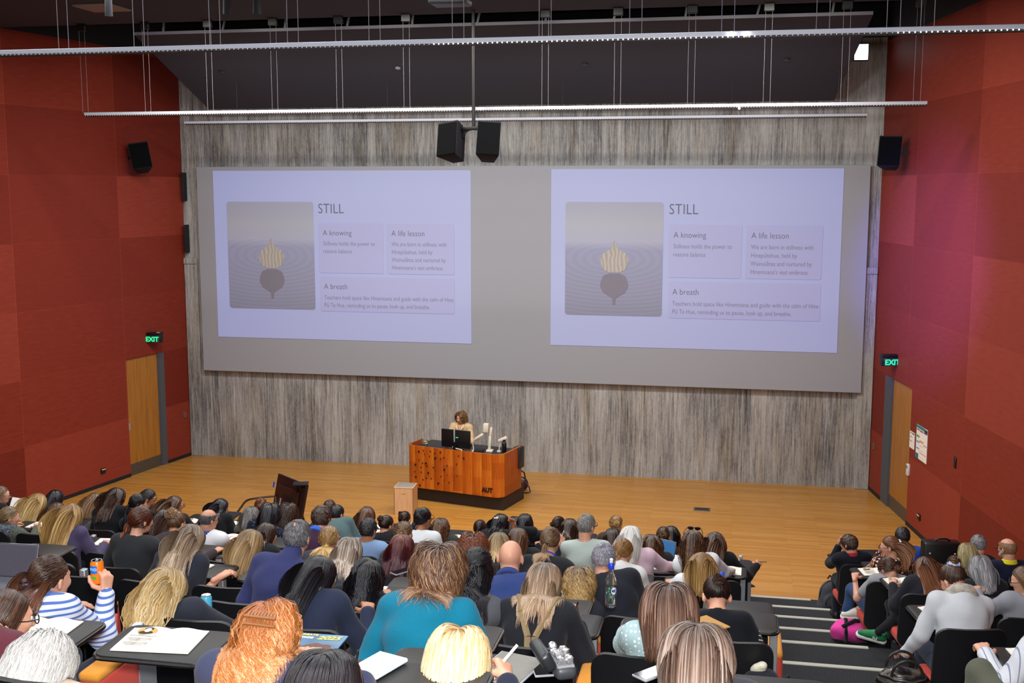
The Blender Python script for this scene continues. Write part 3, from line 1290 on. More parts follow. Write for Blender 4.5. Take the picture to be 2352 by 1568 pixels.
text('desk_lettering', 'AUT', .118, M_BLACK, DESK, (hw - .40, -.066, .35), (PI / 2, 0, 0), 'LEFT', .004, .005, sx=.92)
tag(DESK, 'cherry wood lectern desk with punched holes and AUT lettering', 'desk')


def on_desk(px, py, z):
    return DESK.matrix_world, at_z(px, py, z)


bpy.context.view_layer.update()
TZ = .995
# monitor on the desk, screen towards the lecturer
p = at_z(1047, 1033, TZ)
mo = empty('desktop_monitor', (p[0], p[1] + .02, TZ), dang + .02)
m = MB()
m.box((0, 0, .21), (.60, .035, .34), roty(-.0), bev=.008)
m.build('screen_shell', M_BLACK, mo)
m = MB()
m.box((0, .02, .21), (.57, .008, .31))
m.build('display', plain('dark_display', '#10141c', .2), mo)
m = MB()
m.box((-.02, -.03, .27), (.022, .02, .24), bev=.004)
m.build('neck_strip', M_WHITE, mo)
m = MB()
m.box((0, -.06, .05), (.05, .05, .1))
m.box((0, -.02, .006), (.24, .2, .012), bev=.004)
m.build('stand', M_BLACK, mo)
m = MB()
m.box((.03, -.022, .24), (.05, .006, .016))
m.build('green_light', glow('green_led', '#2fd65c', .6), mo)
m = MB()
m.tube([(-.05, -.05, .06), (.05, -.07, .04), (.15, -.08, .03), (.18, -.08, .0)], .01, 6)
m.build('cable', M_MIC, mo)
tag(mo, 'black computer monitor on the lectern desk seen from behind', 'monitor')


def gooseneck(px, py, lean, lab):
    p = at_z(px, py, TZ)
    r = empty('desk_microphone', (p[0], p[1], TZ))
    m = MB()
    m.cyl((0, 0, 0), (0, 0, .02), .04, n=16)
    m.build('base', M_MIC, r)
    m = MB()
    path = [(0, 0, .01), (-.01 * lean, 0, .1), (-.02 * lean, 0, .18), (.0 + .04 * abs(lean) * (1 if lean > 0 else 1) * 1, 0, .25)]
    m.tube(path if lean > 0 else [(0, 0, .01), (.01, 0, .08), (.03, 0, .15), (.07, 0, .21)], .011, 8)
    m.build('neck', M_MIC, r)
    m = MB()
    if lean > 0:
        m.box((.1, 0, .28), (.2, .06, .05), roty(-.6), bev=.018)
    else:
        m.box((.07, 0, .24), (.18, .07, .06), roty(-.45), bev=.02)
    m.build('head', M_MIC, r)
    tag(r, lab, 'lamp', 'ivory angled lamps on the lectern')


gooseneck(1088, 1036, 1, 'ivory angled desk lamp beside the monitor on the lectern')
gooseneck(1146, 1037, -1, 'ivory angled desk lamp next to the black bottle on lectern')
p = at_z(1125, 1037, TZ)
r = empty('document_camera', (p[0], p[1], TZ))
m = MB()
m.box((0, 0, .02), (.12, .14, .04), bev=.01)
m.build('base', M_MIC, r)
m = MB()
m.box((.0, 0, .16), (.05, .045, .28), roty(.06), bev=.008)
m.box((.02, 0, .36), (.045, .04, .2), roty(.12), bev=.008)
m.build('arm', M_MIC, r)
m = MB()
m.box((-.07, 0, .45), (.10, .09, .17), roty(.05), bev=.015)
m.build('camera_head', M_MIC, r)
tag(r, 'tall ivory document camera standing on the lectern desk', 'document camera')
p = at_z(1158, 1038, TZ)
r = empty('flask', (p[0], p[1], TZ))
m = MB()
m.lathe([(.04, 0), (.044, .005), (.044, .16), (.03, .195), (.022, .2)], n=20)
m.build('bottle_body', M_BLACK, r)
m = MB()
m.lathe([(.024, .2), (.026, .203), (.026, .235), (.012, .245), (.010, .262)], n=16)
m.build('lid', M_BLACKM, r)
tag(r, 'black drink bottle at the right end of the lectern', 'bottle')
p = at_z(976, 1029, TZ)
M_GLASS = NT('clear_glass').set(Roughness=.03, IOR=1.4).m
M_GLASS.node_tree.nodes['Principled BSDF'].inputs['Transmission Weight'].default_value = .92
M_GLASS.node_tree.nodes['Principled BSDF'].inputs['Base Color'].default_value = (.85, .9, .92, 1)
r = empty('water_glass', (p[0], p[1], TZ))
m = MB()
m.lathe([(.05, 0), (.058, .005), (.062, .16), (.057, .16), (.053, .012)], n=24)
m.build('glass_body', M_GLASS, r)
m = MB()
m.lathe([(.05, .012), (.052, .09), (.0, .09)], n=20)
m.build('water', plain('dark_drink', '#55524a', .15), r)
m = MB()
m.cyl((.02, -.02, .10), (.03, -.035, .12), .033, n=16)
m.build('lemon_slice', plain('lemon', '#e3c733', .5), r)
tag(r, 'glass of water with lemon at the left end of the lectern', 'glass')
p = at_z(1082, 1037, TZ)
r = empty('reading_lamp_base', (p[0] + .25, p[1] + .1, TZ))
m = MB()
m.box((0, 0, .02), (.18, .14, .04), bev=.01)
tag(link('control_keypad', m.mesh('control_keypad', .7), M_BLACKM, None, (p[0] + .14, p[1] + .05, TZ)), 'flat black control keypad between monitor and document camera', 'keypad')
bpy.data.objects.remove(r)


# cajon stools
def cajon(loc, rz, lab):
    r = empty('wooden_stool', loc, rz)
    w_, d_, h_ = .36, .36, .50
    m = MB()
    for sgn in (-1, 1):
        poly = [(-d_ / 2, 0), (-d_ / 2, h_), (d_ / 2, h_), (d_ / 2, 0), (d_ / 2 - .07, 0), (d_ / 2 - .09, .07), (-d_ / 2 + .09, .07), (-d_ / 2 + .07, 0)]
        m.prism(poly[::-1], .02, (sgn * (w_ / 2 - .01) - .01, 0, 0), Matrix(((0, 0, 1), (1, 0, 0), (0, 1, 0))))
        poly = [(-w_ / 2, 0), (-w_ / 2, h_), (w_ / 2, h_), (w_ / 2, 0), (w_ / 2 - .07, 0), (w_ / 2 - .09, .07), (-w_ / 2 + .09, .07), (-w_ / 2 + .07, 0)]
        m.prism(poly, .02, (0, sgn * (d_ / 2 - .01) + .01, 0), rotx(PI / 2))
    m.build('box_body', M_PALEWOOD, r, smooth=None)
    m = MB()
    m.box((0, 0, h_ - .002), (w_, d_, .03), bev=.006)
    m.build('seat_rim', M_PALEWOOD, r)
    m = MB()
    m.box((0, 0, h_ + .012), (w_ - .05, d_ - .05, .012), bev=.005)
    m.build('seat_pad', plain('grey_felt_pad', '#8d8a86', .9), r)
    m = MB()
    m.box((0, -d_ / 2 - .001, h_ - .1), (.08, .006, .014), bev=.002, seg=1)
    m.build('hand_slot', plain('slot_shade', '#b98f66', .6), r)
    tag(r, lab, 'stool', 'pale wooden box stools by the lectern')


a, b = at_z(903, 1183, 0), at_z(945, 1184, 0)
cajon((float((a[0] + b[0]) / 2) + .01, float((a[1] + b[1]) / 2) + .2, 0), .06, 'pale wooden box stool in front of the lectern')
a = at_z(1183, 1128, 0)
cajon((float(a[0]) - .16, float(a[1]) + .18, 0), dang + .05, 'pale wooden box stool half hidden behind the lectern end')

# handbag on the floor
p = at_z(1194, 1131, 0)
r = empty('handbag', (p[0], p[1] + .1, 0))
m = MB()
m.sphere((0, 0, .15), .15, (1.0, .55, 1.0), 18)
m.build('bag_body', plain('maroon_leather', '#3a1a20', .35, var=.25), r)
m = MB()
m.tube([(-.06, 0, .27), (-.05, -.02, .38), (.0, -.03, .43), (.07, -.02, .38), (.09, 0, .26)], .014, 8)
m.tube([(.1, -.05, .2), (.18, -.09, .12), (.21, -.12, .03), (.14, -.13, .012), (.0, -.12, .012)], .014, 8)
m.build('strap', plain('dark_strap', '#2a1517', .4), r)
tag(r, 'dark maroon handbag on the stage beside the wooden stool', 'handbag')

# floor box
p = at_z(1612, 1170, 0)
r = empty('floor_box', (p[0], p[1], 0))
m = MB()
m.box((0, 0, .006), (.30, .20, .012), bev=.003, seg=1)
m.build('frame', plain('grey_box_rim', '#5a5a5c', .5), r)
m = MB()
m.box((0, 0, .012), (.25, .14, .008))
m.build('lid', plain('dark_box_lid', '#26221f', .5), r)
tag(r, 'black floor outlet box set in the timber stage', 'floor box')

# confidence monitor on the stage floor, screen towards the lecturer
A, B = at_z(612, 1092, .86), at_z(677, 1119, .86)
ang = math.atan2(B[1] - A[1], B[0] - A[0])
wd = float(np.linalg.norm(B - A))
r = empty('stage_monitor', (float((A[0] + B[0]) / 2) - .0, float((A[1] + B[1]) / 2), 0), ang)
tilt = rotx(-.22)
m = MB()
m.box((0, .16, .46), (wd, .05, .82), tilt, bev=.012)
m.build('screen_shell', plain('black_screen_shell', '#1b1112', .35), r)
m = MB()
m.box((0, .185, .467), (wd - .06, .012, .74), tilt)
m.build('display', plain('dark_display', '#10141c', .2), r)
m = MB()
m.box((-.02, .115, .47), (wd * .72, .05, .5), tilt, bev=.02)
m.build('back_cover', plain('brown_back_cover', '#2a1710', .4), r)
m = MB()
m.box((.02, .075, .45), (wd * .28, .04, .3), tilt, bev=.01)
m.box((-wd * .33, .085, .4), (.06, .03, .3), tilt)
m.build('port_panel', M_BLACK, r)
m = MB()
m.box((-wd * .43, .1, .70), (.04, .012, .1), tilt)
m.build('blue_label', plain('blue_label', '#2a56c8', .4), r)
m = MB()
for i in range(8):
    m.box((-wd * .30, .062, .5 - i * .03), (.012, .01, .012), tilt)
m.box((-wd * .12, .05, .47), (.016, .012, .12), tilt)
m.build('connectors', plain('silver_connectors', '#a9a6b2', .4), r)
m = MB()
for s_ in (-1, 1):
    m.box((s_ * wd * .3, .16, .03), (.06, .42, .05), bev=.01)
    m.box((s_ * wd * .3, .26, .2), (.05, .03, .4), rotx(.3))
m.build('stand', M_BLACK, r)
tag(r, 'black display propped on the stage floor, seen from behind', 'monitor')
# small black camera plate behind its upper right corner
C_ = at_z(692, 1114, .86)
r2 = empty('music_stand', (C_[0] - .05, C_[1] + .1, 0), .3)
m = MB()
m.box((0, 0, .86), (.26, .22, .02), bev=.006)
m.build('tray', M_BLACK, r2)
m = MB()
m.cyl((0, 0, 0.02), (0, 0, .86), .014)
m.cyl((0, 0, 0), (0, 0, .02), .14, n=20)
m.build('stand', M_BLACK, r2)
tag(r2, 'small flat black tray stand behind the propped display', 'stand')
# cable
pts = [at_z(x, y, .02) for x, y in ((538, 1186), (552, 1166), (566, 1149), (590, 1143), (640, 1139), (672, 1150), (692, 1142), (699, 1130), (690, 1118))]
pts = [Vector(p) for p in pts]
for i, p in enumerate(pts):
    p.z = .015
sm = []
for i in range(len(pts) - 1):
    p0_, p1_, p2_, p3_ = pts[max(i - 1, 0)], pts[i], pts[i + 1], pts[min(i + 2, len(pts) - 1)]
    for t in np.linspace(0, 1, 6, endpoint=False):
        sm.append(.5 * ((2 * p1_) + (-p0_ + p2_) * t + (2 * p0_ - 5 * p1_ + 4 * p2_ - p3_) * t * t + (-p0_ + 3 * p1_ - 3 * p2_ + p3_) * t ** 3))
m = MB()
m.tube(sm, .018, 8)
tag(m.build('power_cable', M_BLACK), 'thick black cable curling over the stage to the propped display', 'cable')
# ------------------------------------------------------------------ people: smooth bodies from blended round cones, meshed by surface nets
def nrm(v):
    v = np.asarray(v, float)
    return v / max(1e-9, np.linalg.norm(v))


def cap(a, b, ra, rb, k=.03, op='u'):
    return ('cap', np.asarray(a, float), np.asarray(b, float), ra, rb, k, op)


def ell(c, r, R=None, k=.03, op='u'):
    """R columns are the ellipsoid's axes"""
    return ('ell', np.asarray(c, float), np.asarray(r, float), np.eye(3) if R is None else np.asarray(R, float), k, op)


def prim_bounds(p):
    if p[0] == 'cap':
        r = max(p[3], p[4])
        return np.minimum(p[1], p[2]) - r, np.maximum(p[1], p[2]) + r
    e = np.sqrt(((p[3] * p[2][None, :]) ** 2).sum(1))
    return p[1] - e, p[1] + e


def prim_d(p, X, Y, Z):
    if p[0] == 'cap':
        a, b = p[1], p[2]
        ba = b - a
        L2 = max(1e-9, float(ba @ ba))
        px, py, pz = X - a[0], Y - a[1], Z - a[2]
        t = np.clip((px * ba[0] + py * ba[1] + pz * ba[2]) / L2, 0, 1)
        return np.sqrt((px - t * ba[0]) ** 2 + (py - t * ba[1]) ** 2 + (pz - t * ba[2]) ** 2) - (p[3] + (p[4] - p[3]) * t)
    c, r, R = p[1], p[2], p[3]
    px, py, pz = X - c[0], Y - c[1], Z - c[2]
    q = [px * R[0, i] + py * R[1, i] + pz * R[2, i] for i in range(3)]
    k0 = np.sqrt((q[0] / r[0]) ** 2 + (q[1] / r[1]) ** 2 + (q[2] / r[2]) ** 2)
    k1 = np.sqrt((q[0] / r[0] ** 2) ** 2 + (q[1] / r[1] ** 2) ** 2 + (q[2] / r[2] ** 2) ** 2)
    return k0 * (k0 - 1) / np.maximum(k1, 1e-6)


def sdf_mesh(prims, h, folds=0.0, seed=0):
    lo = np.min([prim_bounds(p)[0] for p in prims if p[6 if p[0] == 'cap' else 5] == 'u'], 0) - 2.5 * h - .012
    hi = np.max([prim_bounds(p)[1] for p in prims if p[6 if p[0] == 'cap' else 5] == 'u'], 0) + 2.5 * h + .012
    n = np.ceil((hi - lo) / h).astype(int) + 1
    ax = [(lo[i] + h * np.arange(n[i])).astype(np.float32) for i in range(3)]
    f = np.full(n, .2, np.float32)
    for p in prims:
        op = p[-1]
        k = p[-2]
        a, b = prim_bounds(p)
        mg = k + 2.5 * h + .01
        i0 = np.maximum(0, np.floor((a - mg - lo) / h).astype(int))
        i1 = np.minimum(n, np.ceil((b + mg - lo) / h).astype(int) + 1)
        if (i1 <= i0).any():
            continue
        sl = tuple(slice(i0[i], i1[i]) for i in range(3))
        d = prim_d(p, ax[0][sl[0]][:, None, None], ax[1][sl[1]][None, :, None], ax[2][sl[2]][None, None, :]).astype(np.float32)
        g = f[sl]
        if op == 'u':
            hh = np.clip(.5 + .5 * (g - d) / k, 0, 1)
            f[sl] = g + (d - g) * hh - k * hh * (1 - hh)
        else:
            d = -d
            hh = np.clip(.5 - .5 * (g - d) / k, 0, 1)
            f[sl] = g + (d - g) * hh + k * hh * (1 - hh)
    if folds:
        rs = np.random.RandomState(seed)
        X, Y, Z = ax[0][:, None, None], ax[1][None, :, None], ax[2][None, None, :]
        a = rs.rand(6) * 6
        f += folds * (np.sin(9 * X + 31 * Z + 4 * np.sin(7 * Y + a[0]) + a[1]) + .7 * np.sin(-24 * X + 15 * Z + 3 * np.sin(11 * Z + a[2]) + 12 * Y + a[3]) + .5 * np.sin(38 * X + 9 * Y - 22 * Z + a[4])).astype(np.float32)
    f[0], f[-1] = np.maximum(f[0], .01), np.maximum(f[-1], .01)
    f[:, 0], f[:, -1] = np.maximum(f[:, 0], .01), np.maximum(f[:, -1], .01)
    f[:, :, 0], f[:, :, -1] = np.maximum(f[:, :, 0], .01), np.maximum(f[:, :, -1], .01)
    return surface_nets(f, lo, h)


def sdf_at(prims, p):
    f = np.full(len(p), .2)
    for q in prims:
        d = prim_d(q, p[:, 0], p[:, 1], p[:, 2])
        k = q[-2]
        if q[-1] == 'u':
            hh = np.clip(.5 + .5 * (f - d) / k, 0, 1)
            f = f + (d - f) * hh - k * hh * (1 - hh)
        else:
            d = -d
            hh = np.clip(.5 - .5 * (f - d) / k, 0, 1)
            f = f + (d - f) * hh + k * hh * (1 - hh)
    return f


def push_out(prims, V, gap):
    """moves points that sank into the clothes back onto them"""
    for _ in range(2):
        d = sdf_at(prims, V)
        i = np.where(d < gap)[0]
        if not len(i):
            break
        p = V[i]
        g = np.stack([sdf_at(prims, p + np.eye(3)[a] * .004) - d[i] for a in range(3)], 1)
        g /= np.maximum(1e-6, np.linalg.norm(g, axis=1, keepdims=True))
        V[i] = p + g * (gap - d[i])[:, None]
    return V


def surface_nets(f, lo, h):
    s = f < 0
    c = np.zeros(tuple(np.array(f.shape) - 1), np.int8)
    for i in (0, 1):
        for j in (0, 1):
            for k in (0, 1):
                c += s[i:f.shape[0] - 1 + i, j:f.shape[1] - 1 + j, k:f.shape[2] - 1 + k]
    act = (c > 0) & (c < 8)
    ii = np.argwhere(act)
    idx = np.full(act.shape, -1, np.int32)
    idx[act] = np.arange(len(ii))
    offs = np.array([(i, j, k) for i in (0, 1) for j in (0, 1) for k in (0, 1)])
    F = np.stack([f[ii[:, 0] + o[0], ii[:, 1] + o[1], ii[:, 2] + o[2]] for o in offs], 1)
    acc = np.zeros((len(ii), 3))
    cnt = np.zeros(len(ii))
    for a in range(8):
        for b in range(a + 1, 8):
            if np.abs(offs[a] - offs[b]).sum() != 1:
                continue
            fa, fb = F[:, a], F[:, b]
            m = (fa < 0) != (fb < 0)
            t = np.where(m, fa / np.where(m, fa - fb, 1), 0)
            acc += m[:, None] * (offs[a][None] + t[:, None] * (offs[b] - offs[a])[None])
            cnt += m
    V = lo[None] + h * (ii + acc / cnt[:, None])
    Q = []
    for axis in range(3):
        o1, o2 = [(1, 2), (2, 0), (0, 1)][axis]
        sA = [slice(None)] * 3
        sB = [slice(None)] * 3
        sA[axis], sB[axis] = slice(0, -1), slice(1, None)
        A, B = s[tuple(sA)], s[tuple(sB)]
        e = np.argwhere(A != B)
        ok = (e[:, o1] > 0) & (e[:, o2] > 0) & (e[:, o1] < f.shape[o1] - 1) & (e[:, o2] < f.shape[o2] - 1)
        e = e[ok]
        inside = A[e[:, 0], e[:, 1], e[:, 2]]
        q = []
        for d1, d2 in ((-1, -1), (0, -1), (0, 0), (-1, 0)):
            t = e.copy()
            t[:, o1] += d1
            t[:, o2] += d2
            q.append(idx[t[:, 0], t[:, 1], t[:, 2]])
        q = np.stack(q, 1)
        q[~inside] = q[~inside][:, ::-1]
        Q.append(q)
    Q = np.concatenate(Q)
    return V, Q[(Q >= 0).all(1)]


def np_mesh(name, V, Q, col=None, smooth=True):
    me = bpy.data.meshes.new(name)
    V = np.asarray(V, np.float32)
    Q = np.asarray(Q, np.int32)
    nv, nf = len(V), len(Q)
    me.vertices.add(nv)
    me.vertices.foreach_set('co', V.ravel())
    me.loops.add(nf * 4)
    me.loops.foreach_set('vertex_index', Q.ravel())
    me.polygons.add(nf)
    me.polygons.foreach_set('loop_start', np.arange(0, nf * 4, 4, dtype=np.int32))
    me.polygons.foreach_set('use_smooth', np.full(nf, smooth))
    me.update(calc_edges=True)
    if col is not None:
        a = me.attributes.new('Col', 'FLOAT_COLOR', 'POINT')
        c4 = np.ones((nv, 4), np.float32)
        c4[:, :3] = col
        a.data.foreach_set('color', c4.ravel())
    return me


# ---- hands: fingers along +Y, palm towards -Z, thumb towards -X (right hand); the wrist at the origin
def make_hand(curls, thumb, spread=.06, h=.0042):
    P = []
    for i, (x, L, c) in enumerate(zip((-.028, -.009, .010, .027), (.98, 1.08, 1.0, .80), curls)):
        kn = np.array((x, .086 - abs(i - 1) * .004, .004))
        P.append(cap((x * .55, .006, 0), kn, .0155, .0125, .014))
        a = 0
        p = kn
        dirx = (i - 1.5) * spread
        for seg, (l, r0, r1) in enumerate(((.043, .0098, .0086), (.026, .0086, .0078), (.021, .0078, .0066))):
            a += c[seg]
            d = nrm((math.sin(dirx) * math.cos(a), math.cos(dirx) * math.cos(a), -math.sin(a)))
            q = p + d * l * L
            P.append(cap(p, q, r0, r1, .006))
            p = q
    p = np.array((-.022, .022, -.006))
    for i, (d, l, r0, r1) in enumerate(thumb):
        q = p + nrm(d) * l
        P.append(cap(p, q, r0, r1, .010 if i == 0 else .006))
        p = q
    P.append(cap((0, -.05, 0), (0, .01, 0), .0235, .0225, .016))
    return sdf_mesh(P, h)


HAND = {
    'rest': make_hand(((.35, .35, .2), (.38, .4, .25), (.42, .42, .25), (.5, .45, .3)), (((-.7, .55, -.25), .04, .0135, .0115), ((-.35, .9, -.3), .03, .0112, .0098), ((-.1, 1, -.3), .024, .0098, .008))),
    'grip': make_hand(((.75, .75, .4), (.85, .95, .5), (1.0, 1.1, .6), (1.1, 1.2, .6)), (((-.5, .6, -.55), .042, .0135, .0115), ((.05, .85, -.6), .032, .0112, .0098), ((.3, .85, -.4), .024, .0098, .008)), .03),
    'hold': make_hand(((.75, .55, .35), (.75, .6, .4), (.8, .6, .4), (.85, .65, .4)), (((-.55, .35, -.75), .044, .0138, .0118), ((-.1, .75, -.7), .033, .0115, .01), ((.1, .9, -.45), .025, .01, .0085)), .05),
}


def place_hand(kind, wrist, fdir, palm, right=True):
    """fdir: where the fingers point; palm: where the palm faces"""
    V, Q = HAND[kind]
    V = V.copy()
    Q = Q.copy()
    if not right:
        V[:, 0] *= -1
        Q = Q[:, ::-1]
    y = nrm(fdir)
    z = -nrm(np.asarray(palm, float) - y * np.dot(palm, y))
    x = np.cross(y, z)
    return np.asarray(wrist) + V[:, :1] * x + V[:, 1:2] * y + V[:, 2:] * z, Q


def head_frame(yaw, nod, roll):
    """columns right, forward, up; yaw > 0 turns left, nod > 0 looks down, roll > 0 tips the head to its left"""
    M = Matrix.Rotation(yaw, 3, 'Z') @ Matrix.Rotation(-nod, 3, 'X') @ Matrix.Rotation(-roll, 3, 'Y')
    return np.array(M)


def ik(S, W, l1, l2, pole):
    d = W - S
    L = np.linalg.norm(d)
    if L > (l1 + l2) * .985:
        W = S + d / L * (l1 + l2) * .985
        d = W - S
        L = np.linalg.norm(d)
    a = (l1 * l1 - l2 * l2 + L * L) / (2 * L)
    hgt = math.sqrt(max(1e-6, l1 * l1 - a * a))
    u = d / L
    pv = np.asarray(pole, float)
    pv = nrm(pv - u * (pv @ u))
    return S + u * a + pv * hgt, W


def head_prims(C, F, s, male):
    def g(v):
        return C + F @ (np.asarray(v) * s)
    P = [ell(g((0, -.005, .005)), np.array((.073, .094, .088)) * s, F, .02),
         ell(g((0, .040, -.045)), np.array((.058, .052, .078)) * s, F, .03),
         ell(g((0, .055, -.092)), np.array((.040 if male else .036, .034, .026)) * s, F, .025),
         cap(g((-.034, .072, -.035)), g((.034, .072, -.035)), .022 * s, .022 * s, .02),
         cap(g((0, .088, -.012)), g((0, .110, -.048)), .008 * s, .0135 * s, .010),
         cap(g((-.011, .096, -.050)), g((.011, .096, -.050)), .009 * s, .009 * s, .006),
         cap(g((-.03, .086, .008)), g((.03, .086, .008)), .009 * s, .009 * s, .014),
         cap(g((-.018, .086, -.078)), g((.018, .086, -.078)), .0075 * s, .0075 * s, .006)]
    for sx in (-1, 1):
        P.append(ell(g((sx * .030, .098, -.014)), np.array((.014, .010, .009)) * s, F, .008, 's'))
        P.append(ell(g((sx * .079, -.008, -.028)), np.array((.011, .021, .032)) * s, F @ np.array(Matrix.Rotation(sx * .35, 3, 'Z')), .008))
        P.append(ell(g((sx * .089, .0, -.026)), np.array((.006, .010, .016)) * s, F, .005, 's'))
    return P


# ---- hair: locks traced over the skull, falling with gravity and pushed out of head and clothes
def push_ell(p, c, r):
    q = (p - c) / r
    m = np.linalg.norm(q, axis=-1, keepdims=True)
    return np.where(m < 1, c + (p - c) / np.maximum(m, 1e-4), p)


def push_cap(p, a, b, ra, rb, out):
    ba = b - a
    t = np.clip(((p - a) @ ba) / max(1e-9, ba @ ba), 0, 1)[:, None]
    c = a + t * ba
    d = p - c
    L = np.linalg.norm(d, axis=1, keepdims=True)
    r = ra + (rb - ra) * t
    return np.where(L < r, c + d / np.maximum(L, 1e-4) * r, p)


SK_C = np.array((0, -.005, .005))
SK_R = np.array((.075, .097, .091))


def sphere_dirs(n, rs):
    i = np.arange(n) + .5
    ph = np.arccos(1 - 2 * i / n)
    th = PI * (1 + 5 ** .5) * i
    d = np.stack([np.cos(th) * np.sin(ph), np.sin(th) * np.sin(ph), np.cos(ph)], 1)
    d += rs.normal(0, .03, d.shape)
    return d / np.linalg.norm(d, axis=1, keepdims=True)


def on_scalp(d, front=.52, low=-.52):
    y = d[:, 1]
    lim = np.where(y < -.25, low, np.where(y < .35, low + (y + .25) / .6 * (.12 - low), .12 + (y - .35) / .5 * (front - .12)))
    return d[:, 2] > lim


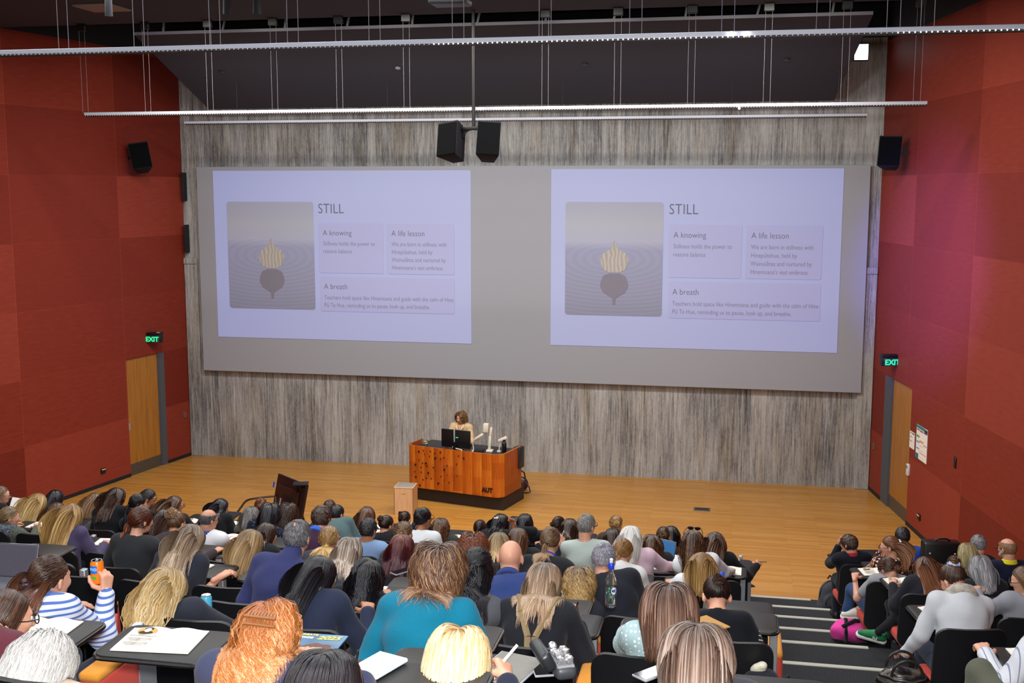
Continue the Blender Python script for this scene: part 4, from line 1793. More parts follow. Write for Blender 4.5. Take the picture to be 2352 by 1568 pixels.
def make_hair(st, G, colliders, n, seed):
    """returns vertices, quads, colours in the head frame. G: gravity in the head frame."""
    rs = np.random.RandomState(seed)
    style = st['style']
    L0 = st.get('len', .3)
    curl, freq = st.get('curl', 0), st.get('freq', 30)
    bulk = st.get('bulk', .012)
    part = st.get('part', 0.0)
    M = st.get('seg', 13)
    wdt = st.get('w', .0075)
    front, low = st.get('front', .50), st.get('low', -.55)
    dens = sphere_dirs(int(n * 2.0), rs)
    d = dens[on_scalp(dens, front, low)]
    if style == 'fringe':       # bald on top, hair round the sides and back
        d = d[d[:, 2] < st.get('top', .25)]
    elif st.get('bald'):
        cy, rr_ = st['bald']
        q = d - nrm((0, cy, 1))
        keep = (np.linalg.norm(q, axis=1) > rr_) | (rs.rand(len(d)) < .22)
        d = d[keep]
    N = len(d)
    nr = d / SK_R
    nr /= np.linalg.norm(nr, axis=1, keepdims=True)
    p = SK_C + d * SK_R * 1.01
    lay = rs.rand(N) ** 1.3
    off = bulk * (.35 + .75 * lay)
    g = nrm(G)
    w1 = np.sin(d[:, 0] * 31 + d[:, 2] * 9 + rs.rand() * 6) * np.cos(d[:, 1] * 27 + rs.rand() * 6)
    w2 = np.sin(d[:, 0] * 13 - d[:, 1] * 17 + d[:, 2] * 7 + rs.rand() * 6)
    tone = np.clip(.5 + .28 * w1 + .2 * w2 + .16 * rs.normal(0, 1, N), 0, 1)
    side = np.where(d[:, 0] * SK_R[0] > part, 1.0, -1.0)
    paths = [p.copy()]
    lens = L0 * (.82 + .3 * rs.rand(N))
    if style in ('short', 'fringe', 'crop'):
        lens = lens * .8
        cr = np.array(st.get('crown', (.0, -.45, .9)))
        v = d - nrm(cr) * (d @ nrm(cr))[:, None]
        v = d - nrm(cr)
        v -= nr * (v * nr).sum(1, keepdims=True)
        v /= np.maximum(1e-5, np.linalg.norm(v, axis=1, keepdims=True))
        lift = st.get('lift', .10)
        step = (lens / (M - 1))[:, None]
        cl_ = np.floor(d * 7)
        jit = .7 * st.get('mess', .15) * np.sin(cl_ * 12.9 + cl_[:, [1, 2, 0]] * 78.2 + rs.rand(3) * 6) + rs.normal(0, .08, (N, 3))
        for i in range(1, M):
            dv = v + nr * lift * (1 - i / M) + jit + .25 * g
            dv /= np.linalg.norm(dv, axis=1, keepdims=True)
            p = p + dv * step
            p = push_ell(p, SK_C, SK_R[None] + (.004 + off * .8 * i / M)[:, None])
            paths.append(p.copy())
    else:
        tie = None
        if style in ('pony', 'bun', 'halfup'):
            tie = np.array(st.get('tie', (0, -.108, .0)))
            tied = np.ones(N, bool) if style != 'halfup' else (d[:, 2] > st.get('split', .15))
        else:
            tied = np.zeros(N, bool)
        M1 = 7
        if tie is not None:
            # along the skull to the tie
            td = nrm((tie - SK_C) / SK_R)
            om = np.arccos(np.clip(d @ td, -1, 1))[:, None]
            tp = tie[None] + rs.normal(0, .006, (N, 3))
            PT = [p.copy()]
            for i in range(1, M1):
                t = i / (M1 - 1)
                q = (np.sin((1 - t) * om) * d + np.sin(t * om) * td) / np.maximum(np.sin(om), 1e-4)
                qq = SK_C + q * (SK_R + .003 + off[:, None] * min(1, 2.2 * t) * (1 - .35 * t))
                if t > .6:
                    u = ((t - .6) / .4) ** 1.5
                    qq = qq * (1 - u) + tp * u
                PT.append(qq)
        # free fall
        v = np.stack([side * .9, np.full(N, -.35), np.full(N, .25)], 1)
        back = d[:, 1] < -.35
        v[back] = np.stack([d[back, 0] * .6, np.full(back.sum(), -.4), np.full(back.sum(), -.3)], 1)
        if st.get('swept') is not None:
            v = v + np.array(st['swept'])
        v -= nr * (v * nr).sum(1, keepdims=True)
        v /= np.maximum(1e-5, np.linalg.norm(v, axis=1, keepdims=True))
        step = (lens / (M - 1))[:, None]
        dv = v
        tuck = st.get('tuck', .26)
        P = [p.copy()]
        for i in range(1, M):
            t = i / (M - 1)
            pull = g * .55 + np.array((0, -tuck, 0)) * (1 - .45 * t)
            dv = dv * .62 + pull * (.42 + .5 * t)
            dv /= np.maximum(1e-5, np.linalg.norm(dv, axis=1, keepdims=True))
            po = p
            p = p + dv * step
            p = push_ell(p, SK_C, SK_R[None] + (.003 + off * min(1, t * 3.5))[:, None])
            p = push_ell(p, np.array((0, .03, -.055)), np.array((.066, .062, .085))[None] + (off * .8)[:, None])
            for (a, b, ra, rb) in colliders:
                p = push_cap(p, a, b, ra + .004 + .01 * lay[:, None], rb + .004 + .01 * lay[:, None], None)
            dv = (p - po) / np.maximum(1e-5, np.linalg.norm(p - po, axis=1, keepdims=True))
            P.append(p.copy())
        if tie is None:
            paths = P
        else:
            tl = st.get('tail', .25)
            if style == 'bun':
                rb = st.get('bunr', .035)
                outd = nrm(np.asarray(tie) - SK_C)
                bc = tie + outd * rb * .75
                a0 = rs.rand(N) * 2 * PI
                ax_ = outd + rs.normal(0, .45, (N, 3))
                ax_ /= np.linalg.norm(ax_, axis=1, keepdims=True)
                u_ = np.cross(ax_, np.array((.3, .2, 1)))
                u_ /= np.linalg.norm(u_, axis=1, keepdims=True)
                w_ = np.cross(ax_, u_)
                rr = rb * (.8 + .3 * rs.rand(N))[:, None]
                T = []
                for i in range(1, M):
                    a = (a0 + i / (M - 1) * 4.2)[:, None]
                    T.append(bc + rr * (np.cos(a) * u_ + np.sin(a) * w_) + ax_ * rr * .3 * (i / M - .5))
            else:
                p = PT[-1].copy()
                dv = np.tile(nrm(np.asarray(tie) - SK_C) * .9 + g * .2 + np.array(st.get('swept', (0, 0, 0))), (N, 1)) + rs.normal(0, st.get('spread', .16), (N, 3))
                stp = (tl * (.75 + .35 * rs.rand(N)) / (M - 1))[:, None]
                T = []
                for i in range(1, M):
                    dv = dv * .70 + g * .46
                    dv /= np.linalg.norm(dv, axis=1, keepdims=True)
                    po = p
                    p = p + dv * stp
                    p = push_ell(p, SK_C, SK_R[None] + (.01 + off)[:, None])
                    for (a, b, ra, rb) in colliders:
                        p = push_cap(p, a, b, ra + .004 + .012 * lay[:, None], rb + .004 + .012 * lay[:, None], None)
                    dv = (p - po) / np.maximum(1e-5, np.linalg.norm(p - po, axis=1, keepdims=True))
                    T.append(p.copy())
            A = np.stack(PT + T)
            # free locks resampled to the same length
            B = np.stack(P)
            ti = np.linspace(0, len(B) - 1, len(A))
            i0 = np.minimum(len(B) - 2, np.floor(ti).astype(int))
            B = B[i0] + (ti - i0)[:, None, None] * (B[i0 + 1] - B[i0])
            paths = list(np.where(tied[None, :, None], A, B))
    A = np.stack(paths, 1)                       # N, m, 3
    m = A.shape[1]
    t = np.linspace(0, 1, m)
    # clump wave and curl
    cl = np.floor(d * 6).sum(1)
    ph = (np.sin(cl * 12.9898) * 43758.5453) % 1 * 2 * PI + rs.normal(0, .5, N)
    T_ = np.gradient(A, axis=1)
    T_ /= np.maximum(1e-6, np.linalg.norm(T_, axis=2, keepdims=True))
    ref = nr[:, None, :] + .3 * (A - SK_C)
    S1 = np.cross(T_, ref)
    S1 /= np.maximum(1e-6, np.linalg.norm(S1, axis=2, keepdims=True))
    N1 = np.cross(S1, T_)
    if curl:
        amp = curl * np.clip((t - st.get('cstart', .12)) * 2.2, 0, 1)
        w_ = ph[:, None] + freq * t[None] * lens[:, None] * 10 / 3
        A = A + S1 * (amp * np.cos(w_))[..., None] + N1 * (amp * .8 * np.sin(w_) + .2 * amp)[..., None]
    A = A + S1 * (.003 * np.sin(ph[:, None] * 3 + 7 * t[None]) * t[None])[..., None]
    # roof-shaped strips
    ww = wdt * (.7 + .6 * rs.rand(N))[:, None] * np.where(t > .6, 1 - (t - .6) / .4 * st.get('taper', .75), 1)[None]
    Vv = np.stack([A - S1 * ww[..., None] - N1 * (.15 * ww)[..., None], A + N1 * (.55 * ww)[..., None], A + S1 * ww[..., None] - N1 * (.15 * ww)[..., None]], 2)
    V = Vv.reshape(-1, 3)
    base = (np.arange(N)[:, None] * m + np.arange(m - 1)[None]) * 3
    q1 = np.stack([base, base + 1, base + 4, base + 3], -1).reshape(-1, 4)
    q2 = np.stack([base + 1, base + 2, base + 5, base + 4], -1).reshape(-1, 4)
    Q = np.concatenate([q1, q2])
    c0, c1, c2 = (np.array(lin(st[k])) for k in ('c0', 'c1', 'c2'))
    tt = np.clip((t - st.get('g0', .1)) / .6, 0, 1)[None, :, None]
    C = c0 * (1 - tt) + c1 * tt
    C = np.broadcast_to(C, (N, m, 3)).copy()
    sk_ = np.clip((.5 + .35 * np.sin(d[:, 0] * 41 + d[:, 1] * 23) + .3 * rs.normal(0, 1, N)) - (1 - 1.5 * st.get('streak', .3)), 0, 1)
    sk_ = np.clip(sk_ * 1.6, 0, .8)[:, None, None] * (.25 + .75 * tt)
    C = C * (1 - sk_) + c2 * sk_
    C *= (.80 + .40 * tone)[:, None, None]
    C = np.repeat(C.reshape(-1, 1, 3), 3, 1).reshape(-1, 3)
    # scalp layer under the locks
    if style not in ('crop',):
        nu, nv = 30, 18
        th = np.linspace(0, 2 * PI, nu, endpoint=False)
        phi = np.linspace(.02, 2.3, nv)
        D = np.stack([np.outer(np.sin(phi), np.cos(th)), np.outer(np.sin(phi), np.sin(th)), np.outer(np.cos(phi), np.ones(nu))], -1).reshape(-1, 3)
        pv = SK_C + D * SK_R * (1.012 if style in ('short', 'fringe') else 1.02)
        a, b = np.meshgrid(np.arange(nv - 1), np.arange(nu), indexing='ij')
        qq = np.stack([a * nu + b, (a + 1) * nu + b, (a + 1) * nu + (b + 1) % nu, a * nu + (b + 1) % nu], -1).reshape(-1, 4)
        cen = D[qq].mean(1)
        cen /= np.linalg.norm(cen, axis=1, keepdims=True)
        ok = on_scalp(cen, front + .06, low + .05)
        if style == 'fringe':
            ok &= cen[:, 2] < st.get('top', .25) - .05
        elif st.get('bald'):
            ok &= np.linalg.norm(cen - nrm((0, st['bald'][0], 1)), axis=1) > st['bald'][1]
        qq = qq[ok]
        Q = np.concatenate([Q, qq + len(V)])
        V = np.concatenate([V, pv])
        C = np.concatenate([C, np.tile(c0 * .8, (len(pv), 1))])
    return V, Q, C
# ------------------------------------------------------------------ lecture seats
M_SHELL = plain('black_seat_shell', '#0e0f13', .5, var=.2, scale=200)
M_TABLET = plain('dark_laminate', '#120f0f', .5, var=.2, scale=150)
M_TEDGE = plain('black_tablet_edge', '#0c0b0c', .35)
M_REDF = cloth('#c0473c')
M_ORF = cloth('#cf8a35')


def make_chair():
    r = empty('lecture_chair')
    m = MB()
    m.box((0, .05, .40), (.43, .42, .09), bev=.03, seg=3)
    m.build('seat_cushion', M_REDF, r)
    # curved back shell
    b = bmesh.new()
    P = rrect(.51, .54, .09, 6)
    f = b.faces.new([b.verts.new((x, 0, z)) for x, z in P])
    bmesh.ops.triangulate(b, faces=[f])
    bmesh.ops.subdivide_edges(b, edges=list(b.edges), cuts=2, use_grid_fill=True)
    for v in b.verts:
        v.co.y = -.045 * (1 - (v.co.x / .25) ** 2) - .10 * (v.co.z + .27)
    g = bmesh.ops.solidify(b, geom=list(b.faces), thickness=.028)
    m = MB()
    m._add(b, (0, -.17, .645))
    m.build('seat_back', M_SHELL, r, smooth=.8)
    m = MB()
    m.box((0, -.02, .18), (.07, .3, .36), bev=.01, seg=1)
    m.box((0, -.02, .012), (.24, .36, .024), bev=.008, seg=1)
    m.build('pedestal', M_BLACK, r)
    m = MB()
    m.box((.305, .12, .42), (.125, .46, .46), bev=.03, seg=3, taper=(.9, .85))
    m.build('arm_panel', M_REDF, r)
    m = MB()
    m.box((.305, .12, .655), (.113, .395, .05), bev=.022, seg=3)
    m.build('arm_top', M_ORF, r)
    m = MB()
    m.box((.275, .42, .362), (.05, .06, .718), bev=.006, seg=1)
    m.build('tablet_post', M_ALU, r)
    return r


def make_tablet(r):
    m = MB()
    m.prism(rrect(.48, .33, .05), .022, (.06, .53, .722), bev=.006)
    t = m.build('writing_tablet', M_TABLET, r, smooth=.6)
    m = MB()
    P = rrect(.486, .336, .053)
    m.tube([(x + .06, y + .53, .731) for x, y in P], .009, 6, closed=True)
    m.build('tablet_edge', M_TEDGE, t)
    return t


def make_armbox(r):
    m = MB()
    m.box((.30, .34, .50), (.13, .15, .22), bev=.006, seg=1)
    m.build('hinge_box', M_BLACK, r)
    m = MB()
    m.box((.235, .34, .50), (.012, .155, .225))
    m.box((.365, .34, .50), (.012, .155, .225))
    m.build('side_strip', M_ALU, r)
    m = MB()
    m.box((.30, .34, .618), (.145, .17, .016), bev=.004, seg=1)
    m.build('hinge_cap', M_TABLET, r)


CH_T = make_chair()
make_tablet(CH_T)
CH_E = make_chair()
make_armbox(CH_E)
used = {'t': False, 'e': False}


def place_chair(kind, x, y, z, h, label, group=None):
    proto = CH_T if kind == 't' else CH_E
    if used[kind]:
        c = copy_tree(proto)
    else:
        c = proto
        used[kind] = True
    c.location = (x, y, z)
    c.rotation_euler = (0, 0, h)
    tag(c, label, 'chair', group or 'lecture chairs in the tiers')
    return c


# ------------------------------------------------------------------ audience table
PAL = {
    'blond': ('#7d6038', '#c4a066', '#e6cf9c'), 'dkblond': ('#5a4530', '#a1825a', '#c9ab7c'), 'honey': ('#6b4a2a', '#b08a52', '#d6b680'), 'ltbrown': ('#4a3524', '#86654a', '#b08e6c'),
    'ash': ('#55463a', '#a18972', '#c9b59c'), 'brown': ('#33201a', '#5c3d2c', '#8c6648'), 'dkbrown': ('#1e1310', '#38241b', '#5a3f31'), 'black': ('#0d0b0d', '#19171b', '#33313a'), 'auburn': ('#3c1c12', '#6e3a24', '#96583a'),
    'ginger': ('#8e4c20', '#b9713c', '#e2b388'), 'burg': ('#3f1a16', '#3d1a22', '#5d2f3a'), 'grey': ('#55524f', '#8d8a88', '#b8b5b2'), 'dkgrey': ('#2a2829', '#4c4a4c', '#84828a'), 'white': ('#b5b2ae', '#dad7d2', '#f0eeea'),
    'pale': ('#b08a58', '#dcbc88', '#f3e4c4'), 'hilite': ('#4a3a30', '#8c7868', '#d6c8ba'), 'redbrown': ('#4a281a', '#7a4a32', '#a0704e'), 'violetgrey': ('#4a4750', '#77737d', '#a5a2ac'), 'salt': ('#3a3634', '#6b6764', '#9b9894'),
}


def H(style, pal, **kw):
    c0, c1, c2 = PAL[pal]
    d = dict(style=style, c0=c0, c1=c1, c2=c2)
    d.update(kw)
    return d


FAIR, LIGHT, TAN, MID, DEEP = '#d9a288', '#cf9578', '#b97f5c', '#a96e4e', '#7d4f38'
# id: x, y (cranium in the photo), distance hint, head turn, nod, skin, hair, top (kind, colour, pattern...), options, label
A = []


def P_(i, x, y, Y, yaw, nod, sk, hair, top, label, **kw):
    A.append(dict(i=i, x=x, y=y, Y=Y, yaw=yaw, nod=nod, sk=sk, hair=hair, top=top, label=label, **kw))


# left part of the hall
P_(1, 2, 1133, 12.4, -62, 5, FAIR, H('long', 'ltbrown', len=.36), ('long', '#1b1b1f'), 'person in glasses with receding hairline holding a white sheet at the left wall', glasses=1, armR=(.28, .34, .86), sheet=1)
P_(2, 88, 1151, 12.0, -12, 12, LIGHT, H('long', 'blond', len=.44, bulk=.018), ('long', '#2a3442'), 'person with long straight blond hair below the left wall, black haired neighbour to the right')
P_(3, 128, 1142, 13.0, -10, 10, TAN, H('long', 'black', len=.24), ('long', '#20222b'), 'person with black bob hair beside the blond person at left wall')
P_(4, 22, 1184, 10.8, -48, 8, FAIR, H('bun', 'dkblond', tie=(.0, -.10, -.05), bunr=.03), ('roll', '#5c6152', 'tweed', '#2f3542'), 'person with dark blond updo, tweed scarf and olive jacket', scarf='#3b4048')
P_(501, 131, 1172, 11.6, -5, 12, LIGHT, H('long', 'brown', len=.3), ('long', '#33343b'), 'person with brown hair mostly hidden behind purple cardigan person')
P_(5, 164, 1178, 9.9, -8, 10, LIGHT, H('long', 'honey', len=.52, bulk=.022, curl=.006, streak=.45), ('long', '#4a4362'), 'person with long golden hair swept left and purple cardigan')
P_(6, 220, 1149, 12.6, -14, 12, FAIR, H('long', 'ltbrown', len=.34, bulk=.014), ('long', '#4a4a4e'), 'person with straight light brown hair and grey top near the stage edge')
P_(7, 269, 1138, 12.6, -16, 10, LIGHT, H('long', 'dkbrown', len=.40, bulk=.02, curl=.006), ('long', '#141418'), 'person with long dark brown hair, last head before the open timber on the left')
P_(8, 318, 1153, 12.0, -30, 12, LIGHT, H('pony', 'black', tie=(-.03, -.1, -.05), tail=.3), ('long', '#1a1a1e'), 'person with black ponytail in front of the bespectacled man')
P_(9, 340, 1140, 13.4, -60, 2, TAN, H('short', 'black', len=.05), ('long', '#22252c'), 'person with short black hair and glasses looking across the stage', glasses=1, male=1)
P_(10, 325, 1190, 8.6, -30, 12, FAIR, H('pony', 'auburn', tie=(-.05, -.085, -.06), tail=.15, bulk=.016, spread=.22), ('long', '#2b2d31'), 'person with auburn hair tied low and black top, pen in hand', pose='w', armL=(-.30, .30, .90), penL=1)
P_(11, 375, 1190, 11.0, -8, 14, LIGHT, H('long', 'dkbrown', len=.34), ('long', '#28282c'), 'person with glossy dark brown hair behind the auburn tied head')
P_(12, 402, 1156, 12.8, -40, 10, LIGHT, H('long', 'brown', len=.40, bulk=.012), ('long', '#2a2326'), 'person with long brown hair and glasses next to the colourful book', glasses=1)
P_(13, 406, 1199, 10.5, -10, 12, LIGHT, H('bun', 'ltbrown', tie=(0, -.07, .07), bunr=.045, curl=.008), ('long', '#3a3336'), 'person with curly brown top bun above the ash blond head')
P_(14, 440, 1232, 8.0, -6, 14, FAIR, H('long', 'ash', len=.50, bulk=.024, spread=.2, streak=.4, c0='#4c3a2e'), ('tee', '#2c303a'), 'person with very long straight ash blond hair and charcoal tee', armR=(.34, .24, .80), k=.06, row=8)
P_(15, 479, 1190, 10.6, -28, 8, LIGHT, H('fringe', 'dkgrey', len=.014, w=.004, top=.42, bulk=.003, lift=.15), ('long', '#dcdde2'), 'person with balding head and white shirt, blue collar', male=1, collar='#3552a0', glasses=1)
P_(16, 508, 1162, 13.2, -32, 10, LIGHT, H('long', 'black', len=.36, bulk=.012), ('long', '#16161a'), 'person with black wavy hair and black top right of the balding head')
P_(171, 600, 1162, 13.8, 0, 8, LIGHT, H('bun', 'redbrown', tie=(0, -.06, .06), bunr=.035), ('long', '#40342e'), 'person with reddish brown top knot before the propped display')
P_(17, 577, 1181, 12.4, 0, 8, FAIR, H('long', 'salt', len=.22, bulk=.016), ('long', '#5c5850'), 'person with mousy grey brown bob at the cable end')
P_(18, 622, 1175, 11.9, 0, 8, MID, H('long', 'black', len=.22, bulk=.03), ('long', '#171d30', 'floral', 1), 'person with thick black hair and dark floral top, blue collar', collar='#25438f')
P_(19, 663, 1174, 12.6, -6, 8, MID, H('long', 'dkbrown', len=.20, bulk=.028, curl=.012, freq=60), ('long', '#241d1c'), 'person with dark tight curls in front of the propped display')
P_(20, 613, 1224, 10.2, -30, 10, LIGHT, H('long', 'dkbrown', len=.26), ('long', '#1d1d22'), 'person with dark brown bob half hidden behind the fair streaked hair')
P_(21, 577, 1243, 8.4, -26, 8, FAIR, H('long', 'dkblond', len=.36, bulk=.02, streak=.5), ('long', '#2b2a2e'), 'person with shoulder length fair streaked hair left of the navy cardigan')
P_(22, 683, 1228, 6.8, -2, 4, FAIR, H('short', 'dkgrey', len=.05, bald=(-.35, .38), bulk=.006, streak=.35), ('roll', '#353a66', 'knit'), 'person in navy cable knit cardigan with thinning dark grey hair', male=1, k=.07, wide=1.08, row=9)
P_(23, 738, 1185, 10.0, 0, 6, FAIR, H('short', 'dkbrown', len=.07, bulk=.016, mess=.28), ('long', '#3a2138'), 'person with tousled dark brown hair and plum jumper, blue white collar', male=1, collar='#3b6cd0')
P_(241, 757, 1164, 14.5, 0, 8, LIGHT, H('short', 'dkbrown', len=.05), ('long', '#2a2a2e'), 'person with dark hair just showing behind the tousled head', male=1)
P_(24, 774, 1177, 13.6, -20, 8, LIGHT, H('short', 'black', len=.035, bulk=.004), ('long', '#4f6468'), 'person with neat black crop and slate top at the front', male=1)
P_(25, 756, 1234, 9.0, 2, 10, FAIR, H('pony', 'honey', tie=(.01, -.10, -.06), tail=.22, streak=.5), ('long', '#35383f'), 'person with blond ponytail in a yellow hair tie', band='#e5e531')
P_(26, 803, 1263, 8.2, 0, 14, FAIR, H('long', 'hilite', len=.30, bulk=.016, streak=.55), ('long', '#3b3c42'), 'person with brown hair and silvery streaks left of the black wavy hair')
P_(27, 843, 1180, 13.6, -4, 12, LIGHT, H('long', 'brown', len=.30, bulk=.012), ('long', '#3a3530'), 'person with straight brown hair behind the open booklet at the front')
P_(28, 846, 1212, 10.6, -12, 6, TAN, H('short', 'black', len=.05, bulk=.01, mess=.35), ('long', '#7f9bc2'), 'person with short black hair and pale blue shirt', male=1)
P_(29, 888, 1203, 13.0, -28, 14, LIGHT, H('bun', 'dkbrown', tie=(-.01, -.09, .05), bunr=.032), ('long', '#202024'), 'person with dark bun and glasses beside the propped tablet', glasses=1)
P_(30, 930, 1191, 14.3, -12, 12, LIGHT, H('bun', 'dkbrown', tie=(0, -.09, .03), bunr=.03), ('long', '#25262b'), 'person with dark pinned updo right before the wooden stool', clip='#e8d8d8')
P_(31, 972, 1187, 11.0, -24, 4, MID, H('pony', 'black', tie=(-.03, -.1, -.055), tail=.36, bulk=.010, spread=.2), ('long', '#cfd3d6'), 'person with long black low ponytail and white jumper', glasses=1)
P_(32, 1013, 1208, 12.8, -6, 10, LIGHT, H('long', 'brown', len=.26, bulk=.016, curl=.008), ('long', '#3c3a3a'), 'person with brown wavy hair to the right of the white jumper')
P_(33, 1103, 1211, 14.0, -4, 10, LIGHT, H('bun', 'dkbrown', tie=(0, -.105, -.05), bunr=.026, bulk=.008), ('long', '#2b313d'), 'person with sleek dark low bun alone below the lectern plinth', lanyard='#2a51c4')
P_(34, 927, 1222, 9.9, -16, 12, FAIR, H('bun', 'ltbrown', tie=(.04, -.09, .0), bunr=.036), ('long', '#3b3836'), 'person with light brown twisted bun above the burgundy hair')
P_(35, 923, 1254, 8.9, 0, 12, LIGHT, H('long', 'burg', len=.30, bulk=.02, c0='#5a2415'), ('long', '#22222a'), 'person with dark burgundy shoulder length hair')
P_(36, 1087, 1254, 9.8, 0, 8, LIGHT, H('long', 'auburn', len=.20, bulk=.04, curl=.014, freq=70, w=.006), ('long', '#2f2a2c'), 'person with tight auburn curls left of the bald head')
P_(37, 1008, 1300, 5.25, -4, 10, FAIR, H('long', 'brown', len=.235, bulk=.045, curl=.010, freq=16, streak=.4, c2='#b08a68', tuck=.0), ('long', '#10728f', 'knit'), 'person in teal jumper with thick wavy brown bob', k=.07, wide=1.06, row=11)
P_(38, 1097, 1302, 8.0, 0, 12, TAN, H('halfup', 'black', len=.34, tie=(0, -.108, .02), tail=.34, bulk=.024, curl=.006), ('long', '#4d4f55'), 'person with half tied black hair and faded black denim jacket', row=10)
P_(39, 846, 1318, 6.9, 4, 12, TAN, H('long', 'black', len=.34, bulk=.02, curl=.008, part=.02), ('long', '#191a20'), 'person with wavy black hair between the navy jacket and the teal jumper', row=9)
P_(40, 735, 1317, 5.9, -20, 26, TAN, H('long', 'black', len=.42, bulk=.016, part=.015), ('hood', '#262d42'), 'person in navy padded jacket with long straight black hair', k=.06, row=10)
P_(41, 1151, 1198, 13.4, -26, 12, TAN, H('long', 'black', len=.26, bulk=.012), ('long', '#19191d'), 'person with black hair in a pearl clip and pink glasses', clip='#e8ded0', armR=(.20, .22, 1.02), glasses=1)
P_(411, 1182, 1202, 14.2, 0, 10, TAN, H('long', 'dkbrown', len=.2), ('long', '#1c1c20'), 'person with dark hair peeking out behind the smooth black bob')
P_(42, 1206, 1197, 13.2, -8, 4, LIGHT, H('long', 'black', len=.24, bulk=.012), ('long', '#131317'), 'person with smooth black bob and black top under the lectern end')
P_(43, 1146, 1246, 10.2, 0, 8, FAIR, H('long', 'dkblond', len=.30, bulk=.014), ('long', '#2f3134'), 'person with straight dark blond hair behind the bald head')
P_(44, 1190, 1234, 10.8, 0, 14, FAIR, H('long', 'brown', len=.26), ('long', '#24262b'), 'person with brown hair hidden behind a raised hand with pen', armR=(.24, .26, 1.0), penR=1)
P_(45, 1173, 1274, 7.1, 0, 4, FAIR, None, ('collar', '#2f3f75', 'knit'), 'person with shiny bald head and blue patterned collar', male=1, bald=1, k=.05, row=9)
P_(46, 1265, 1238, 9.0, -6, 6, FAIR, H('pony', 'ltbrown', tie=(-.01, -.108, -.02), tail=.24, bulk=.010, streak=.45), ('long', '#222327'), 'person with light brown ponytail, blue lanyard and black top', lanyard='#2a56c8', band='#1a1a1a')
P_(47, 1309, 1209, 13.4, -6, 8, LIGHT, H('long', 'dkbrown', len=.32, bulk=.012), ('long', '#1c1a1c'), 'person with straight dark brown hair left of the grey haired man')
P_(471, 1284, 1203, 14.2, -30, 10, TAN, H('bun', 'dkbrown', tie=(-.02, -.1, 0), bunr=.025), ('long', '#241f20'), 'person with dark hair and bare ear before the open timber floor')
P_(48, 1347, 1203, 10.6, -26, 4, FAIR, H('short', 'salt', len=.045, bulk=.008), ('tee', '#a8b3ae'), 'person with grey brown crop and pale mint tee shirt', male=1, glasses=1, wide=1.1)
P_(49, 1415, 1201, 14.2, -20, 8, FAIR, H('bun', 'honey', tie=(.05, -.09, .01), bunr=.03), ('long', '#3a3430'), 'person with honey blond bun before the stage, behind the white bob')
P_(50, 1407, 1232, 12.8, 0, 12, LIGHT, H('long', 'dkbrown', len=.26, bulk=.012), ('long', '#23232a'), 'person with dark straight hair left of the white bob')
P_(51, 1449, 1230, 10.5, -6, 8, FAIR, H('long', 'white', len=.30, bulk=.014), ('long', '#d2b6c4'), 'person with silky white bob and pale pink jumper', pose='w', penR=1)
P_(52, 1496, 1248, 11.8, 0, 10, LIGHT, H('long', 'brown', len=.36, bulk=.02, curl=.008, c0='#2a1b16'), ('long', '#2a282b'), 'person with long dark wavy hair beside the small laptop')
P_(53, 1523, 1229, 13.4, 0, 10, LIGHT, H('bun', 'dkbrown', tie=(.01, -.105, .02), bunr=.034, c2='#b08a52'), ('long', '#242226'), 'person with dark hair and blond tipped bun by the laptop')
P_(54, 1541, 1225, 14.2, 0, 6, LIGHT, H('long', 'black', len=.36, bulk=.012), ('long', '#17171b'), 'person with long black hair next to the mint drink bottle')
P_(55, 1592, 1240, 10.2, -4, 8, FAIR, H('long', 'brown', len=.44, bulk=.022, curl=.010, freq=34), ('long', '#d9dade'), 'person with long brown curls, sunglasses on top and white jumper', shades=1)
P_(56, 1643, 1242, 11.9, -18, 6, LIGHT, H('long', 'brown', len=.46, bulk=.012, c2='#a88f78'), ('long', '#17171a'), 'person with long straight brown hair and black top at the aisle, pen held out', armR=(.36, .34, .80), penR=1)
P_(57, 1433, 1263, 9.9, -10, 14, FAIR, H('pony', 'honey', tie=(-.03, -.1, -.05), tail=.07, bulk=.01), ('hood', '#cfd0d0'), 'person with sleek golden brown knot and off white cardigan', penR=1, lanyard='#2a56c8', pose='w')
P_(58, 1387, 1279, 8.1, -4, 4, FAIR, H('short', 'violetgrey', len=.05, bulk=.012, low=-.12, mess=.28), ('long', '#1f2129'), 'person with violet grey quiff, shaved neck and dark jumper', male=1, wide=1.05, row=8)
P_(59, 1612, 1294, 9.6, 0, 12, FAIR, H('long', 'honey', len=.46, bulk=.014, streak=.45), ('tee', '#d8d9dc'), 'person with long straight golden hair and white tee by the aisle', armR=(.30, .18, .62))
P_(60, 1646, 1363, 6.9, 6, 34, FAIR, H('bun', 'dkbrown', tie=(.0, -.09, .05), bunr=.03, mess=.28, bulk=.014), ('tee', '#15171d', 'sleeve', '#c3c8cf', .9), 'person with dark pinned hair, blue hair clip and striped sleeve', clip='#2f55d8', armR=(.16, .28, .76), row=9)
P_(61, 1250, 1333, 6.6, -6, 14, FAIR, H('long', 'ash', len=.30, bulk=.016, streak=.4, c1='#9a7a60'), ('long', '#1f2026'), 'person in black jumper with tan straps and light brown hair', straps=1, pose='w', penR=1, k=.06, row=10)
P_(62, 1331, 1333, 7.9, 6, 16, FAIR, H('long', 'dkblond', len=.30, bulk=.03, curl=.013, freq=34, c1='#a5834f'), ('long', '#2b2c33'), 'person with blond brown ringlets left of the water bottle', row=8)
P_(63, 1537, 1388, 5.3, 4, 16, FAIR, H('long', 'brown', len=.36, bulk=.042, streak=.35, c1='#6d4e40', c2='#a88876'), ('long', '#9fb9bd', 'dots', '#e6eef0'), 'person with brown bob over a dotted pale blue top', row=10, hs=1.08)
